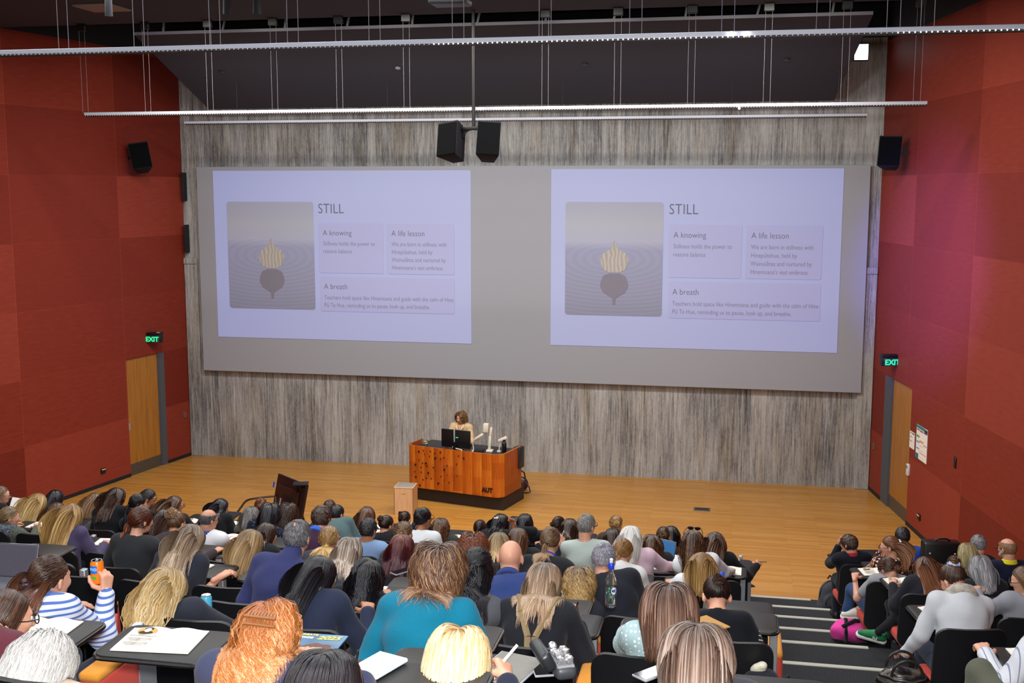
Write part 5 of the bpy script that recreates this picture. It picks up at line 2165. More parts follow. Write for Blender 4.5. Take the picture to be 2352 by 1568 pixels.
P_(64, 1601, 1498, 3.85, 0, 18, FAIR, H('long', 'hilite', len=.40, bulk=.038, streak=.45, c0='#3a2820', c1='#74584a', c2='#b7a79c'), ('long', '#36363d'), 'person with brown hair and pale streaks nearest the aisle steps', row=12)
P_(65, 1053, 1510, 3.45, 0, 20, FAIR, H('long', 'pale', len=.19, bulk=.026, streak=.5, part=.0), ('long', '#252a3c'), 'person with short pale blond hair writing with a white stylus', pose='s', penR=1, handpx={1: (1165, 1560, .05)}, row=12)
P_(66, 618, 1440, 4.1, 0, 12, FAIR, H('long', 'ginger', len=.40, bulk=.034, curl=.016, freq=30, streak=.4, part=-.02), ('long', '#3b3f5a'), 'person with long curly ginger hair in a clear claw clip', claw=1, row=12)
P_(67, 745, 1580, 2.75, 0, 18, LIGHT, H('long', 'black', len=.26, bulk=.018, c1='#2b2528'), ('long', '#252848'), 'person with black hair at the bottom edge, navy sleeve, writing on a pad', pose='p', penR=1, handpx={1: (815, 1520, .05)}, row=13)
P_(68, 385, 1345, 5.5, -14, 16, FAIR, H('long', 'pale', len=.52, bulk=.036, curl=.011, freq=16, c0='#8f7248', c1='#dcbd86', c2='#f6e6c4', swept=(.25, 0, 0)), ('long', '#2a2d38'), 'person with long wavy bright blond hair and dark jacket', row=10, armR=(.16, .34, .62), armL=(-.14, .34, .62), elb=.15)
P_(69, 116, 1322, 5.0, -14, 10, FAIR, H('halfup', 'auburn', len=.44, tie=(-.035, -.1, -.04), tail=.30, bulk=.014, split=-.2, c0='#2b1a14', c1='#6b3e2a', c2='#9c6a48'), ('long', '#c9cfe0', 'stripe', '#4f6ab0', 1.0), 'person in striped shirt with glossy brown hair and scrunchie, holding up a can', scrun='#3a2426', can=1, row=11)
P_(70, 14, 1410, 4.4, -38, 10, FAIR, H('long', 'brown', len=.44, bulk=.014, c1='#513a30'), ('long', '#5a2a35'), 'person with long dark brown hair and earring cut by the left edge', glasses=1, armR=(.10, .30, .60), armL=(-.1, .30, .60), row=12)
P_(71, 95, 1530, 3.05, -10, 20, FAIR, H('long', 'white', len=.15, bulk=.036, curl=.002, streak=.5, c0='#8d8a88', c1='#d4d1cd', c2='#9b999a', part=-.03), ('collar', '#cdb49c'), 'person with tousled white hair and beige jacket in the near corner', row=12, armR=(.12, .28, .55), armL=(-.12, .28, .55))
# right part
RH = math.radians(10)
P_(72, 1950, 1246, 13.3, 40, 12, FAIR, H('short', 'dkbrown', len=.06, bulk=.012, mess=.28), ('long', '#14161f'), 'person with tousled dark hair and navy cardigan at the aisle seat, grey backpack beside', male=1, armL=(-.16, .22, 1.0), blk=1, collar='#a82a36', row=2)
P_(74, 2073, 1229, 13.6, -20, 4, TAN, H('short', 'black', len=.055, bald=(-.2, .2), bulk=.008), ('long', '#2b4fa8'), 'person in bright blue shirt with black hair thinning on top', male=1, blk=1, row=2)
P_(78, 2247, 1247, 13.2, 8, 6, FAIR, H('short', 'grey', len=.035, bulk=.005, c0='#3a3a3c', c1='#6b6b70'), ('long', '#15151a'), 'person with grey crop and black top against the right red wall', male=1, blk=1, row=2)
P_(79, 2314, 1256, 12.3, 24, 6, FAIR, H('fringe', 'dkblond', len=.03, top=.55, bulk=.005, c0='#6b4a34', c1='#8d6a4e', c2='#9d7c60'), ('collar', '#171b30'), 'person with bald crown, grey beard and navy top with yellow collar', male=1, blk=1, collar='#d9cf28', beard='#a8a29a', glasses=1, row=3)
P_(73, 2044, 1252, 12.2, 62, 8, FAIR, H('halfup', 'redbrown', len=.40, tie=(-.02, -.105, .0), tail=.30, bulk=.014, c0='#5a3620', c1='#84583a'), ('long', '#2a1c22', 'floral'), 'person in bright floral blouse with glasses, chin on hand, white hair clip', glasses=1, blk=1, clip='#eeeeee', armL=(-.10, .22, 1.0), row=3)
P_(77, 2222, 1267, 12.4, 0, 8, FAIR, H('long', 'dkblond', len=.22, bulk=.016, c0='#6e6046', c1='#98895f', c2='#bfb48c'), ('long', '#1d1d22'), 'person with sandy bob in front of the grey crop', blk=1, row=3)
P_(75, 2036, 1303, 11.2, 30, 44, FAIR, H('bun', 'brown', tie=(.02, -.09, -.06), bunr=.03, bulk=.016), ('tee', '#8f9096'), 'person with bowed brown head and grey tee over a booklet', blk=1, armL=(-.26, .20, .80), legpx={1: (2040, 1372, .45, 1972, 1398, .40, .35), -1: (1958, 1352, .50, 1938, 1432, .45, 0)}, pants='#2f4468', row=4)
P_(76, 2124, 1301, 11.2, 10, 16, FAIR, H('long', 'redbrown', len=.42, bulk=.016, c0='#3a2218'), ('long', '#23242b'), 'person with long straight chestnut hair behind a dark writing tablet', blk=1, pants='#17171c', legpx={1: (2085, 1398, .30, 2020, 1452, .10, 0), -1: (2050, 1390, .40, 2050, 1460, .36, 0)}, row=5)
P_(80, 2251, 1300, 10.9, 4, 8, FAIR, H('long', 'grey', len=.22, bulk=.018, c0='#68666a', c1='#8d8b8f', c2='#c4c2c6'), ('long', '#202127'), 'person with rounded grey bob in front of the balding bearded man', blk=1, row=5)
P_(81, 2186, 1330, 8.9, 26, 40, FAIR, H('bun', 'brown', tie=(.02, -.06, .085), bunr=.042, bulk=.018, c1='#5e4434'), ('hood', '#c3c5cb'), 'person in pale grey hoodie bent low over notes, checked scrunchie', blk=1, scarf='#9d968c', scrun='#c8d4ea', k=.06, wide=1.15, armR=(.10, .42, .74), armL=(-.30, .30, .50), row=7)
P_(82, 2352, 1327, 9.4, 64, 14, FAIR, H('long', 'ltbrown', len=.36, bulk=.014), ('long', '#8d8f97'), 'person with light brown hair and glasses at the right edge, wristwatch', blk=1, glasses=1, watch=1, armL=(-.22, .34, .92), row=6)
P_(83, 2440, 1420, 6.6, 10, 16, FAIR, H('short', 'grey', len=.05), ('long', '#c9cad2', 'vstripe', '#7d86a0'), 'person in fine striped shirt and olive trousers, only arm and knee showing at right edge', blk=1, male=1, watch=1, handpx={-1: (2262, 1500, .03)}, pants='#55564a', hx=-.1, legpx={-1: (2250, 1545, .30, 2225, 1680, .30, 0), 1: (2400, 1500, .4, 2400, 1640, .38, 0)}, row=10)
# ------------------------------------------------------------------ building a seated person
def trousers_mesh():
    P = [ell((0, .02, .50), (.175, .15, .11), None, .05)]
    for s in (-1, 1):
        P += [cap((s * .09, .0, .50), (s * .12, .42, .515), .088, .066, .04), cap((s * .12, .42, .50), (s * .12, .40, .09), .064, .048, .03)]
    V, Q = sdf_mesh(P, .016, .0012, 3)
    return np_mesh('trousers', V, Q)


def shoe_mesh(s):
    P = [cap((s * .12, .38, .045), (s * .125, .53, .035), .043, .036, .03), cap((s * .12, .39, .05), (s * .12, .40, .11), .04, .045, .03), cap((s * .12, .37, .02), (s * .125, .55, .02), .03, .026, .02)]
    V, Q = sdf_mesh(P, .012)
    V[:, 2] = np.maximum(V[:, 2], .002)
    return np_mesh('shoe', V, Q)


TROU = trousers_mesh()
SHOE = {s: shoe_mesh(s) for s in (-1, 1)}
M_SHOE = plain('dark_shoe', '#1c1c20', .5)
TROU.materials.append(None)
for s in SHOE.values():
    s.materials.append(M_SHOE)


def shared(name, me, parent, mat=None):
    o = bpy.data.objects.new(name, me)
    COL.objects.link(o)
    o.parent = parent
    if mat is not None:
        o.material_slots[0].link = 'OBJECT'
        o.material_slots[0].material = mat
    return o




def sneaker(root, ankle, toe, up, col, sole, mark=None, L=.25):
    y = nrm(np.asarray(toe, float))
    z = nrm(np.asarray(up, float) - y * np.dot(up, y))
    x = np.cross(y, z)
    Rm = np.stack([x, y, z], 1)

    def g(v):
        return np.asarray(ankle) + Rm @ np.array(v, float)
    P = [cap(g((0, -.05, -.055)), g((0, .02, -.05)), .036, .037, .03), cap(g((0, .0, -.05)), g((0, L - .09, -.068)), .040, .030, .03), cap(g((0, -.035, -.03)), g((0, -.03, .01)), .037, .040, .02), cap(g((0, .03, -.02)), g((0, .10, -.055)), .03, .028, .03),
         cap(g((0, -.02, .01)), g((0, -.02, .06)), .03, .034, .006, 's')]
    V, Q = sdf_mesh(P, .006)
    o = link('shoe', np_mesh('shoe', V, Q), plain('shoe_upper', col, .7), root)
    P = [cap(g((.006, -.055, -.092)), g((.006, L - .09, -.098)), .033, .036, .02), cap(g((-.006, -.055, -.092)), g((-.006, L - .09, -.098)), .033, .036, .02)]
    V, Q = sdf_mesh(P, .006)
    loc = (V - np.asarray(ankle)) @ Rm
    loc[:, 2] = np.clip(loc[:, 2], -.108, -.078)
    V = np.asarray(ankle) + loc @ Rm.T
    link('sole', np_mesh('sole', V, Q), plain('shoe_sole', sole, .6), o)
    m = MB()
    for k in range(5):
        m.tube([g((-.022, .035 + .016 * k, -.012 - .009 * k)), g((0, .04 + .016 * k, .004 - .010 * k)), g((.022, .035 + .016 * k, -.012 - .009 * k))], .0035, 5)
    m.build('laces', plain('pale_laces', '#e4e2da', .7), o)
    if mark:
        for sd in (1, -1):
            t = text('shoe_mark', mark, .062, plain('white_mark', '#ece9e4', .6), o, (0, 0, 0), (0, 0, 0), 'CENTER', .0012, .002)
            Mx = Matrix((tuple(y * sd * -1), tuple(z), tuple(np.cross(y * sd * -1, z)))).transposed().to_4x4()
            Mx.translation = Vector(g((-.047, .03, -.073)) if True else 0)
            if sd < 0:
                Mx.translation = Vector(g((.047, .03, -.073)))
            t.matrix_basis = Mx
    return o


def custom_legs(s, root, loc):
    """loc maps a world point to the person's own frame; s['legs'] = {side: (knee, ankle, bare)}"""
    P, S = [ell((s.get('hx', 0), .02, .50), (.175, .15, .11), None, .05)], []
    for sd, (k, a, bare) in s['legs'].items():
        hp_ = np.array((s.get('hx', 0) + sd * .09, 0, .50))
        k, a = np.asarray(k, float), np.asarray(a, float)
        P.append(cap(hp_, k, .09, .066, .04))
        if bare:
            S += [cap(k, k + (a - k) * .5, .052, .05, .03), cap(k + (a - k) * .5, a, .05, .034, .02)]
            P.append(cap(k, k + (a - k) * bare, .066, .06, .03))
        else:
            P.append(cap(k, a, .064, .048, .03))
    V, Q = sdf_mesh(P, .012, .003, s['i'])
    link('trousers', np_mesh('trousers', V, Q), cloth(s.get('pants', '#2b2f3a')), root)
    if S:
        V, Q = sdf_mesh(S, .010)
        link('leg', np_mesh('leg', V, Q), skin(s['sk']), root)


M_GLF = plain('dark_glasses_frame', '#17141a', .3)
M_PEN = plain('black_pen', '#15151b', .3)


def build_person(s, root, Hc, near):
    """everything in the person's own frame: x right, y forward, z up, origin on the floor under the hips"""
    rs = np.random.RandomState(s['i'] * 7 + 1)
    male = s.get('male', 0)
    wd = s.get('wide', 1.0) * (1.06 if male else .98)
    hs = s.get('hs', 1.0)
    F = head_frame(math.radians(s['yaw']), math.radians(s['nod']), math.radians(s.get('roll', 0)))
    stand = s.get('stand', 0)
    hip = np.array((s.get('hx', 0.0), 0, .95 if stand else .53))
    ntop = Hc + F @ np.array((0, -.025, -.075))
    u0 = ntop - hip
    n = nrm(np.array((0, -1.0, 0)) - nrm(u0) * nrm(u0)[1] * -1)
    lean = max(0, nrm(u0)[1])
    nb = hip + u0 * (.79 if stand else .85) + n * (.02 + .08 * lean)
    u = nrm(nb - hip)
    L = np.linalg.norm(nb - hip)
    X = nrm(np.array((1, 0, 0)) - u * u[0])
    Yf = np.cross(u, X)
    R = np.stack([X, Yf, u], 1)
    sw = .165 * wd
    shc = hip + (nb - hip) * .925 + Yf * .010
    SH = {1: shc + X * sw - u * .012, -1: shc - X * sw - u * .012}
    pose = s.get('pose', 'r')
    tz = 1.04 if stand else .775
    W = {1: np.array((.18, .40, tz)), -1: np.array((-.14, .39, tz))}
    if pose == 'w':
        W = {1: np.array((.20, .40, tz + .02)), -1: np.array((-.14, .36, tz))}
    hk = {1: 'grip' if (s.get('penR') or pose in 'wsp') else 'rest', -1: 'grip' if s.get('penL') else 'rest'}
    if pose == 's':
        W = {1: np.array((.25, .40, tz + .03)), -1: np.array((-.14, .36, tz))}
    if s.get('armR') is not None:
        W[1] = np.array(s['armR'])
    if s.get('armL') is not None:
        W[-1] = np.array(s['armL'])
    if s.get('can'):
        W[1] = s['canW']
        hk[1] = 'hold'
    E_ = {}
    for sd in (1, -1):
        pole = np.array((sd * s.get('elb', .42), -.15, -1))
        if W[sd][2] > .95 and not stand:
            pole = np.array((sd * .35, .55, -1.0))
        if sd == 1 and s.get('can'):
            pole = np.array((.4, .1, -1))
        E_[sd], W[sd] = ik(SH[sd], W[sd], .285, .245, pole)
    h = .009 if near == 2 else (.011 if near == 1 else .014)
    # skin: head, neck, shoulders, arms
    B = [cap(nb - u * .06, ntop + F @ np.array((0, .0, -.01)), .056 * (1.1 if male else .95), .054 * (1.1 if male else .93), .03)]
    B += head_prims(Hc, F, hs, male)
    B.append(ell(hip + (nb - hip) * .78, (.12 * wd, .075, .14), R, .04))
    for sd in (1, -1):
        B += [cap(shc, SH[sd], .05, .045, .03), cap(SH[sd], E_[sd], .043, .036, .03), cap(E_[sd], W[sd], .036, .026, .02)]
    V, Q = sdf_mesh(B, h if near else .0125)
    parts = [(V, Q)]
    hands = {}
    for sd in (1, -1):
        fd = nrm(W[sd] - E_[sd])
        if s.get('can') and sd == 1:
            hv = place_hand('hold', W[sd], nrm(np.array((-.05, .25, 1.0))), np.array((-1.0, .35, .1)), True)
        elif hk[sd] == 'grip':
            fd2 = nrm(fd + np.array((-.25 * sd, .3, -.1)))
            hv = place_hand('grip', W[sd], fd2, np.array((-.7 * sd, .1, -.75)), sd == 1)
        else:
            if W[sd][2] > .95:
                fd2 = nrm(np.array((-.2 * sd, -.15, 1)))
                hv = place_hand('rest', W[sd], fd2, np.array((-.6 * sd, -.8, 0)), sd == 1)
            else:
                fd2 = nrm(fd * np.array((1, 1, .25)) + np.array((-.2 * sd, .15, 0)))
                hv = place_hand('rest', W[sd], fd2, np.array((-.15 * sd, 0, -1)), sd == 1)
        hands[sd] = (fd2 if not (s.get('can') and sd == 1) else nrm(np.array((-.05, .25, 1.0))))
        parts.append(hv)
    VV, QQ, o = [], [], 0
    for v, q in parts:
        VV.append(v)
        QQ.append(q + o)
        o += len(v)
    link('body', np_mesh('body', np.concatenate(VV), np.concatenate(QQ)), skin(s['sk']), root)
    # clothes
    kind, colr = s['top'][0], s['top'][1]
    inf = .010 + (.006 if kind in ('hood', 'long') else 0)
    T = [ell(hip + np.array((0, .0, .02)), np.array((.168 * wd, .135 * (1 + .25 * (wd - 1)), .13)), None, .06),
         ell(hip + (nb - hip) * .34 + n * .01, (.152 * wd + inf, .112 * wd + inf, .19), R, .07),
         ell(hip + (nb - hip) * .70 + n * (.012 + .03 * lean), (.162 * wd + inf, .105 * wd + inf, .185), R, .06),
         cap(shc + X * (sw - .015) - u * .006, shc - X * (sw - .015) - u * .006, .058 + inf, .058 + inf, .05),
         cap(nb - u * .015, shc + X * sw * .75, .048 + inf * .5, .045 + inf, .05), cap(nb - u * .015, shc - X * sw * .75, .048 + inf * .5, .045 + inf, .05)]
    short = kind == 'tee'
    for sd in (1, -1):
        e2 = SH[sd] + (E_[sd] - SH[sd]) * (.62 if short else 1)
        T.append(cap(SH[sd], e2, .052 + inf, (.050 if short else .044) + inf, .03))
        if not short:
            w2 = E_[sd] + (W[sd] - E_[sd]) * .93
            T.append(cap(E_[sd], w2, .044 + inf, .031 + inf * .8, .025))
    if kind == 'roll':
        T.append(cap(nb - u * .0, nb + (ntop - nb) * .55, .074, .068, .02))
    if kind == 'collar' or s.get('collar'):
        pass
    if kind == 'hood':
        T.append(ell(nb + n * .055 - u * .045, (.12, .055, .075), R, .03))
        T.append(cap(nb + n * .03, nb + n * .02 + u * .02, .075, .07, .03))
    # neckline
    if kind not in ('roll',):
        T.append(cap(nb + u * .035 - n * .02, nb + u * .2 - n * .05, .066, .09, .012, 's'))
    V, Q = sdf_mesh(T, h, .0034 if near else .0022, s['i'])
    mt = cloth(colr, *(s['top'][2:] if len(s['top']) > 2 else ())) if not (len(s['top']) > 3 and s['top'][3] == 1) else cloth(colr, s['top'][2], '#111111')
    link('top', np_mesh('top', V, Q), mt, root)
    if s.get('collar') or kind == 'collar':
        cc = s.get('collar') or colr
        pts, pts2 = [], []
        a0 = np.linspace(0, 2 * PI, 28, endpoint=False)
        nk = nrm(ntop - nb)
        ex = nrm(X - nk * (X @ nk))
        ey = np.cross(nk, ex)
        m = MB()
        m.tube([Vector(nb + nk * .012 + ex * .069 * math.cos(a) + ey * .067 * math.sin(a)) for a in a0], .017, 8, True)
        m.tube([Vector(nb + nk * .032 + ex * .065 * math.cos(a) + ey * .063 * math.sin(a)) for a in a0], .014, 8, True)
        m.build('collar', cloth(cc), root)
    if s.get('lanyard'):
        nk = nrm(ntop - nb)
        ex = nrm(X - nk * (X @ nk))
        ey = np.cross(nk, ex)
        m = MB()
        m.tube([Vector(nb + nk * .028 + ex * .066 * math.cos(a) + ey * .066 * math.sin(a)) for a in np.linspace(0, 2 * PI, 24, endpoint=False)], .007, 6, True)
        m.build('lanyard', cloth(s['lanyard']), root)
    if s.get('scarf'):
        nk = nrm(ntop - nb)
        ex = nrm(X - nk * (X @ nk))
        ey = np.cross(nk, ex)
        Pp = []
        for k, (rr, zz, tt) in enumerate(((.085, .0, .035), (.08, .03, .032))):
            ps = [nb + nk * (zz + .012 * math.sin(2 * a + k)) + ex * rr * math.cos(a) + ey * rr * math.sin(a) for a in np.linspace(0, 2 * PI, 14)]
            Pp += [cap(ps[i], ps[i + 1], tt, tt, .02) for i in range(13)]
        V, Q = sdf_mesh(Pp, .008 if near else .012, .003, 5)
        link('scarf', np_mesh('scarf', V, Q), cloth(s['scarf'], 'check', '#c8bcae') if s['i'] == 81 else cloth(s['scarf'], 'tweed', '#8a94a0'), root)
    if s.get('straps'):
        m = MB()
        for sd in (1, -1):
            ps = [shc + X * sd * .12 + u * .085 - n * .02, shc + X * sd * .10 + u * .062 + n * .06, shc + X * sd * .07 + n * .135 - u * .04, shc + X * sd * .02 + n * .165 - u * .17, shc + X * sd * .012 + n * .16 - u * .30]
            for a, b in zip(ps, ps[1:]):
                m.tube([Vector(a), Vector((a + b) / 2), Vector(b)], .019, 6)
        m.build('dungaree_straps', cloth('#8a7658'), root)
        m = MB()
        m.tube([Vector(nb + X * t + n * (.09 - 1.2 * t * t) - u * .015) for t in np.linspace(-.10, .10, 9)], .012, 6)
        m.build('yellow_collar', cloth('#e2b81c'), root)
    # legs
    if stand:
        Pl = [ell((0, 0, .93), (.17, .12, .13), None, .05)]
        for sd in (1, -1):
            Pl += [cap((sd * .09, 0, .92), (sd * .10, .02, .50), .09, .062, .04), cap((sd * .10, .02, .50), (sd * .10, -.01, .09), .06, .05, .03)]
        V, Q = sdf_mesh(Pl, .014, .001, 2)
        link('trousers', np_mesh('trousers', V, Q), cloth('#2b2a30'), root)
        for sd in (1, -1):
            o = shared('shoe', SHOE[sd], root)
            o.location = (-sd * .02, -.40, 0)
    elif s.get('legs'):
        pass
    else:
        shared('trousers', TROU, root, cloth(s.get('pants', ('#23262f', '#2d3444', '#1c1d22', '#3a3d46')[s['i'] % 4])))
    if not s.get('legs') and not stand:
        for sd in (1, -1):
            shared('shoe', SHOE[sd], root)
    # hair
    if s['hair'] is not None:
        G = F.T @ np.array((0, 0, -1.0))
        G = nrm(G - np.array((0, .8 * max(0, G[1]), 0)))

        def tl(p):
            return F.T @ (np.asarray(p) - Hc) / hs
        ex_ = .012
        colls = [(tl(hip + (nb - hip) * .30 + n * .01), tl(hip + (nb - hip) * .8 + n * (.012 + .03 * lean)), .118 * wd + ex_, .112 * wd + ex_),
                 (tl(SH[1] - u * .004), tl(SH[-1] - u * .004), .058 + inf, .058 + inf),
                 (tl(hip + (nb - hip) * .5 + X * .075 + n * .01), tl(shc + X * .09 - u * .05), .095, .085), (tl(hip + (nb - hip) * .5 - X * .075 + n * .01), tl(shc - X * .09 - u * .05), .095, .085),
                 (tl(nb - u * .03), tl(ntop), .058, .056)] + [(tl(nb - u * .015), tl(shc + X * sd * sw * .75), .052 + inf * .7, .048 + inf) for sd in (1, -1)]
        if kind == 'hood':
            colls.append((tl(nb + n * .06 - u * .05 + X * .07), tl(nb + n * .06 - u * .05 - X * .07), .075, .075))
        st = dict(s['hair'])
        cnt = {2: 4300, 1: 2300, 0: 900}[near]
        if st['style'] in ('short', 'fringe', 'crop'):
            cnt = int(cnt * 1.6)
            st.setdefault('w', {2: .0026, 1: .0036, 0: .0054}[near])
            st['seg'] = 6
        else:
            st.setdefault('w', {2: .0028, 1: .0041, 0: .0070}[near])
            st['seg'] = {2: 18, 1: 13, 0: 10}[near] + (6 if st.get('curl', 0) > .009 else 0)
            if st.get('curl', 0) > .009:
                st['w'] *= .85
        V, Q, C = make_hair(st, G, colls, cnt, s['i'])
        V = Hc + (V * hs) @ F.T
        low_ = np.where(V[:, 2] < nb[2] + .12)[0]
        if len(low_):
            Tu = [t_ for t_ in T if t_[-1] == 'u']
            xc = .5 * (Hc[0] + nb[0])
            wl = np.clip((nb[2] + .10 - V[low_, 2]) / .12, 0, 1)
            lim_ = .105 + st.get('bulk', .012)
            dx_ = V[low_, 0] - xc
            V[low_, 0] = xc + dx_ * (1 - wl) + wl * lim_ * np.tanh(dx_ / lim_)
            bad = np.zeros(len(V), bool)
            bad[low_] = sdf_at(Tu, V[low_]) < -.016
            Q = Q[~bad[Q].any(1)]
            V[low_] = push_out([t_ for t_ in T if t_[-1] == 'u'], V[low_], .008)
        if not stand:
            lowb = (V[:, 2] < min(.93, Hc[2] - .16)) & (V[:, 1] < -.145)
            V[lowb, 1] = -.145
        link('hair', np_mesh('hair', V, Q, C), HAIR, root)
        tie = st.get('tie')
    tie = (s['hair'] or {}).get('tie', (0, -.108, 0))

    def hp(p):
        return Vector(Hc + F @ (np.asarray(p, float) * hs))
    if s.get('band'):
        m = MB()
        tp, td = np.array(tie), nrm(np.array(tie) - SK_C)
        a, b = nrm(np.cross(td, (0.1, .2, 1))), None
        b = np.cross(td, a)
        m.tube([hp(tp + td * .012 + a * .017 * math.cos(t) + b * .017 * math.sin(t)) for t in np.linspace(0, 2 * PI, 16, endpoint=False)], .007, 6, True)
        m.build('hair_tie', cloth(s['band']), root)
    if s.get('scrun'):
        m = MB()
        tp, td = np.array(tie), nrm(np.array(tie) - SK_C)
        a = nrm(np.cross(td, (0.1, .2, 1)))
        b = np.cross(td, a)
        rr = .036 if s['i'] == 81 else .026
        m.tube([hp(tp + td * (.014 + .006 * math.sin(5 * t)) + (a * math.cos(t) + b * math.sin(t)) * (rr + .006 * math.sin(9 * t))) for t in np.linspace(0, 2 * PI, 48, endpoint=False)],
               [.014 + .005 * math.sin(13 * t) for t in np.linspace(0, 2 * PI, 48, endpoint=False)], 8, True)
        m.build('scrunchie', cloth(s['scrun'], 'check', '#3a5aa8') if s['i'] == 81 else plain('satin', s['scrun'], .35), root)
    if s.get('clip'):
        m = MB()
        c = SK_C + nrm(np.array((.0 if s['i'] != 60 else .25, -.85 if s['i'] != 60 else -.2, .35 if s['i'] != 60 else .9))) * (SK_R + .02)
        m.box((0, 0, 0), (.055, .02, .018), bev=.006)
        m.box((.015, .004, .012), (.03, .018, .016), rotz(.4), bev=.005)
        o = m.build('hair_clip', plain('hair_clip', s['clip'], .25), root)
        o.location = hp(c)
        o.rotation_euler = (Matrix([list(F[i]) for i in range(3)]) @ rotz(.5)).to_euler()
    if s.get('claw'):
        m = MB()
        for t in np.linspace(-.05, .05, 9):
            m.tube([hp((t + .02, -.105 + .0, .075)), hp((t + .02, -.135, .06)), hp((t + .02, -.138, .03))], .003, 5)
        m.tube([hp((-.04, -.137, .062)), hp((.08, -.137, .058))], .006, 6)
        m.tube([hp((-.04, -.14, .035)), hp((.08, -.14, .03))], .006, 6)
        m.build('claw_clip', plain('amber_plastic', '#8e5a34', .35), root)
    if s.get('shades'):
        m = MB()
        for sx in (-1, 1):
            m.sphere(hp((sx * .034, .045, .108)), .03, (1.0, .35, .8), 14, Matrix([list(F[i]) for i in range(3)]) @ rotx(.7))
            m.tube([hp((sx * .066, .045, .108)), hp((sx * .088, .0, .085)), hp((sx * .094, -.06, .06))], .004, 6)
        m.tube([hp((-.01, .05, .112)), hp((.01, .05, .112))], .004, 6)
        m.build('sunglasses', M_GLF, root)
    if s.get('glasses'):
        m = MB()
        for sx in (-1, 1):
            m.tube([hp((sx * .034 + .026 * math.cos(t), .112, -.016 + .02 * math.sin(t))) for t in np.linspace(0, 2 * PI, 14, endpoint=False)], .0028, 5, True)
            m.tube([hp((sx * .06, .112, -.012)), hp((sx * .078, .06, -.012)), hp((sx * .086, -.01, -.008))], .003, 5)
        m.tube([hp((-.009, .114, -.012)), hp((.009, .114, -.012))], .0028, 5)
        m.build('glasses', M_GLF, root)
    if abs(s['yaw']) > 35 or stand:
        m = MB()
        for sx in (-1, 1):
            m.sphere(hp((sx * .030, .0885, -.014)), .0098, n=10)
        e = m.build('eyes', plain('eye_white', '#dcd6d0', .25), root)
        m = MB()
        for sx in (-1, 1):
            m.sphere(hp((sx * .030, .0945, -.014)), .0068, n=8)
        m.build('irises', plain('iris', '#2b1d16', .2), e)
    if s.get('beard'):
        st = dict(style='short', c0=s['beard'], c1=s['beard'], c2='#c9c5c0', len=.02, bulk=.004)
        Pb = [ell(Hc + F @ np.array((0, .050, -.082)), (.052, .045, .042), F, .02), cap(Hc + F @ np.array((-.066, .01, -.05)), Hc + F @ np.array((-.045, .055, -.09)), .014, .018, .02), cap(Hc + F @ np.array((.066, .01, -.05)), Hc + F @ np.array((.045, .055, -.09)), .014, .018, .02)]
        V, Q = sdf_mesh(Pb, .006, .001, 4)
        link('beard', np_mesh('beard', V, Q), cloth(s['beard']), root)
    if s.get('watch'):
        sd = -1 if s['i'] in (82, 83) else 1
        d = nrm(W[sd] - E_[sd])
        a = nrm(np.cross(d, (0, 0.1, 1)))
        b = np.cross(d, a)
        c = W[sd] - d * .015
        m = MB()
        m.tube([Vector(c + (a * math.cos(t) + b * math.sin(t)) * .030) for t in np.linspace(0, 2 * PI, 18, endpoint=False)], .007, 6, True)
        m.sphere(c + nrm(np.array((0, 0, 1)) - d * d[2]) * .032, .017, (1, 1, .5), 12)
        m.build('wristwatch', M_BLACK, root)
    return dict(W=W, E=E_, hands=hands, nb=nb, shc=shc, X=X, u=u, n=n)
# ------------------------------------------------------------------ seat rows: people, chairs, what lies on the tablets
TAB = .745          # tablet surface above the tier


def seat_y(j):
    return nose(j) - .66


for s in A:
    s['opt'] = {}
    for j in range(1, 14):
        best = None
        for a in np.linspace(-.06, .38, 12):
            Y = seat_y(j) + a
            P = at_y(s['x'], s['y'], Y)
            z = P[2] - lev(j)
            c = 6 * max(0, abs(z - 1.13) - .05) ** 2 + .9 * (Y - s['Y']) ** 2 + .04 * abs(a - .12)
            if best is None or c < best[0]:
                best = (c, Y, P, z)
        s['opt'][j] = best
    s['j'] = s.get('row') or min(s['opt'], key=lambda j: s['opt'][j][0])


def crowd(s, j):
    x = s['opt'][j][2][0]
    t_ = s['opt'][j][0]
    for q in A:
        if q is not s and q['j'] == j and q.get('blk', 0) == s.get('blk', 0):
            t_ += 4.0 * max(0, .60 - abs(q['opt'][j][2][0] - x)) ** 2 * 3
    return t_


for it in range(6):
    for s in A:
        if s.get('row'):
            continue
        s['j'] = min([j for j in range(max(1, s['j'] - 2), min(13, s['j'] + 2) + 1)], key=lambda j: crowd(s, j))
for s in A:
    _, s['Yh'], s['P'], s['z'] = s['opt'][s['j']]

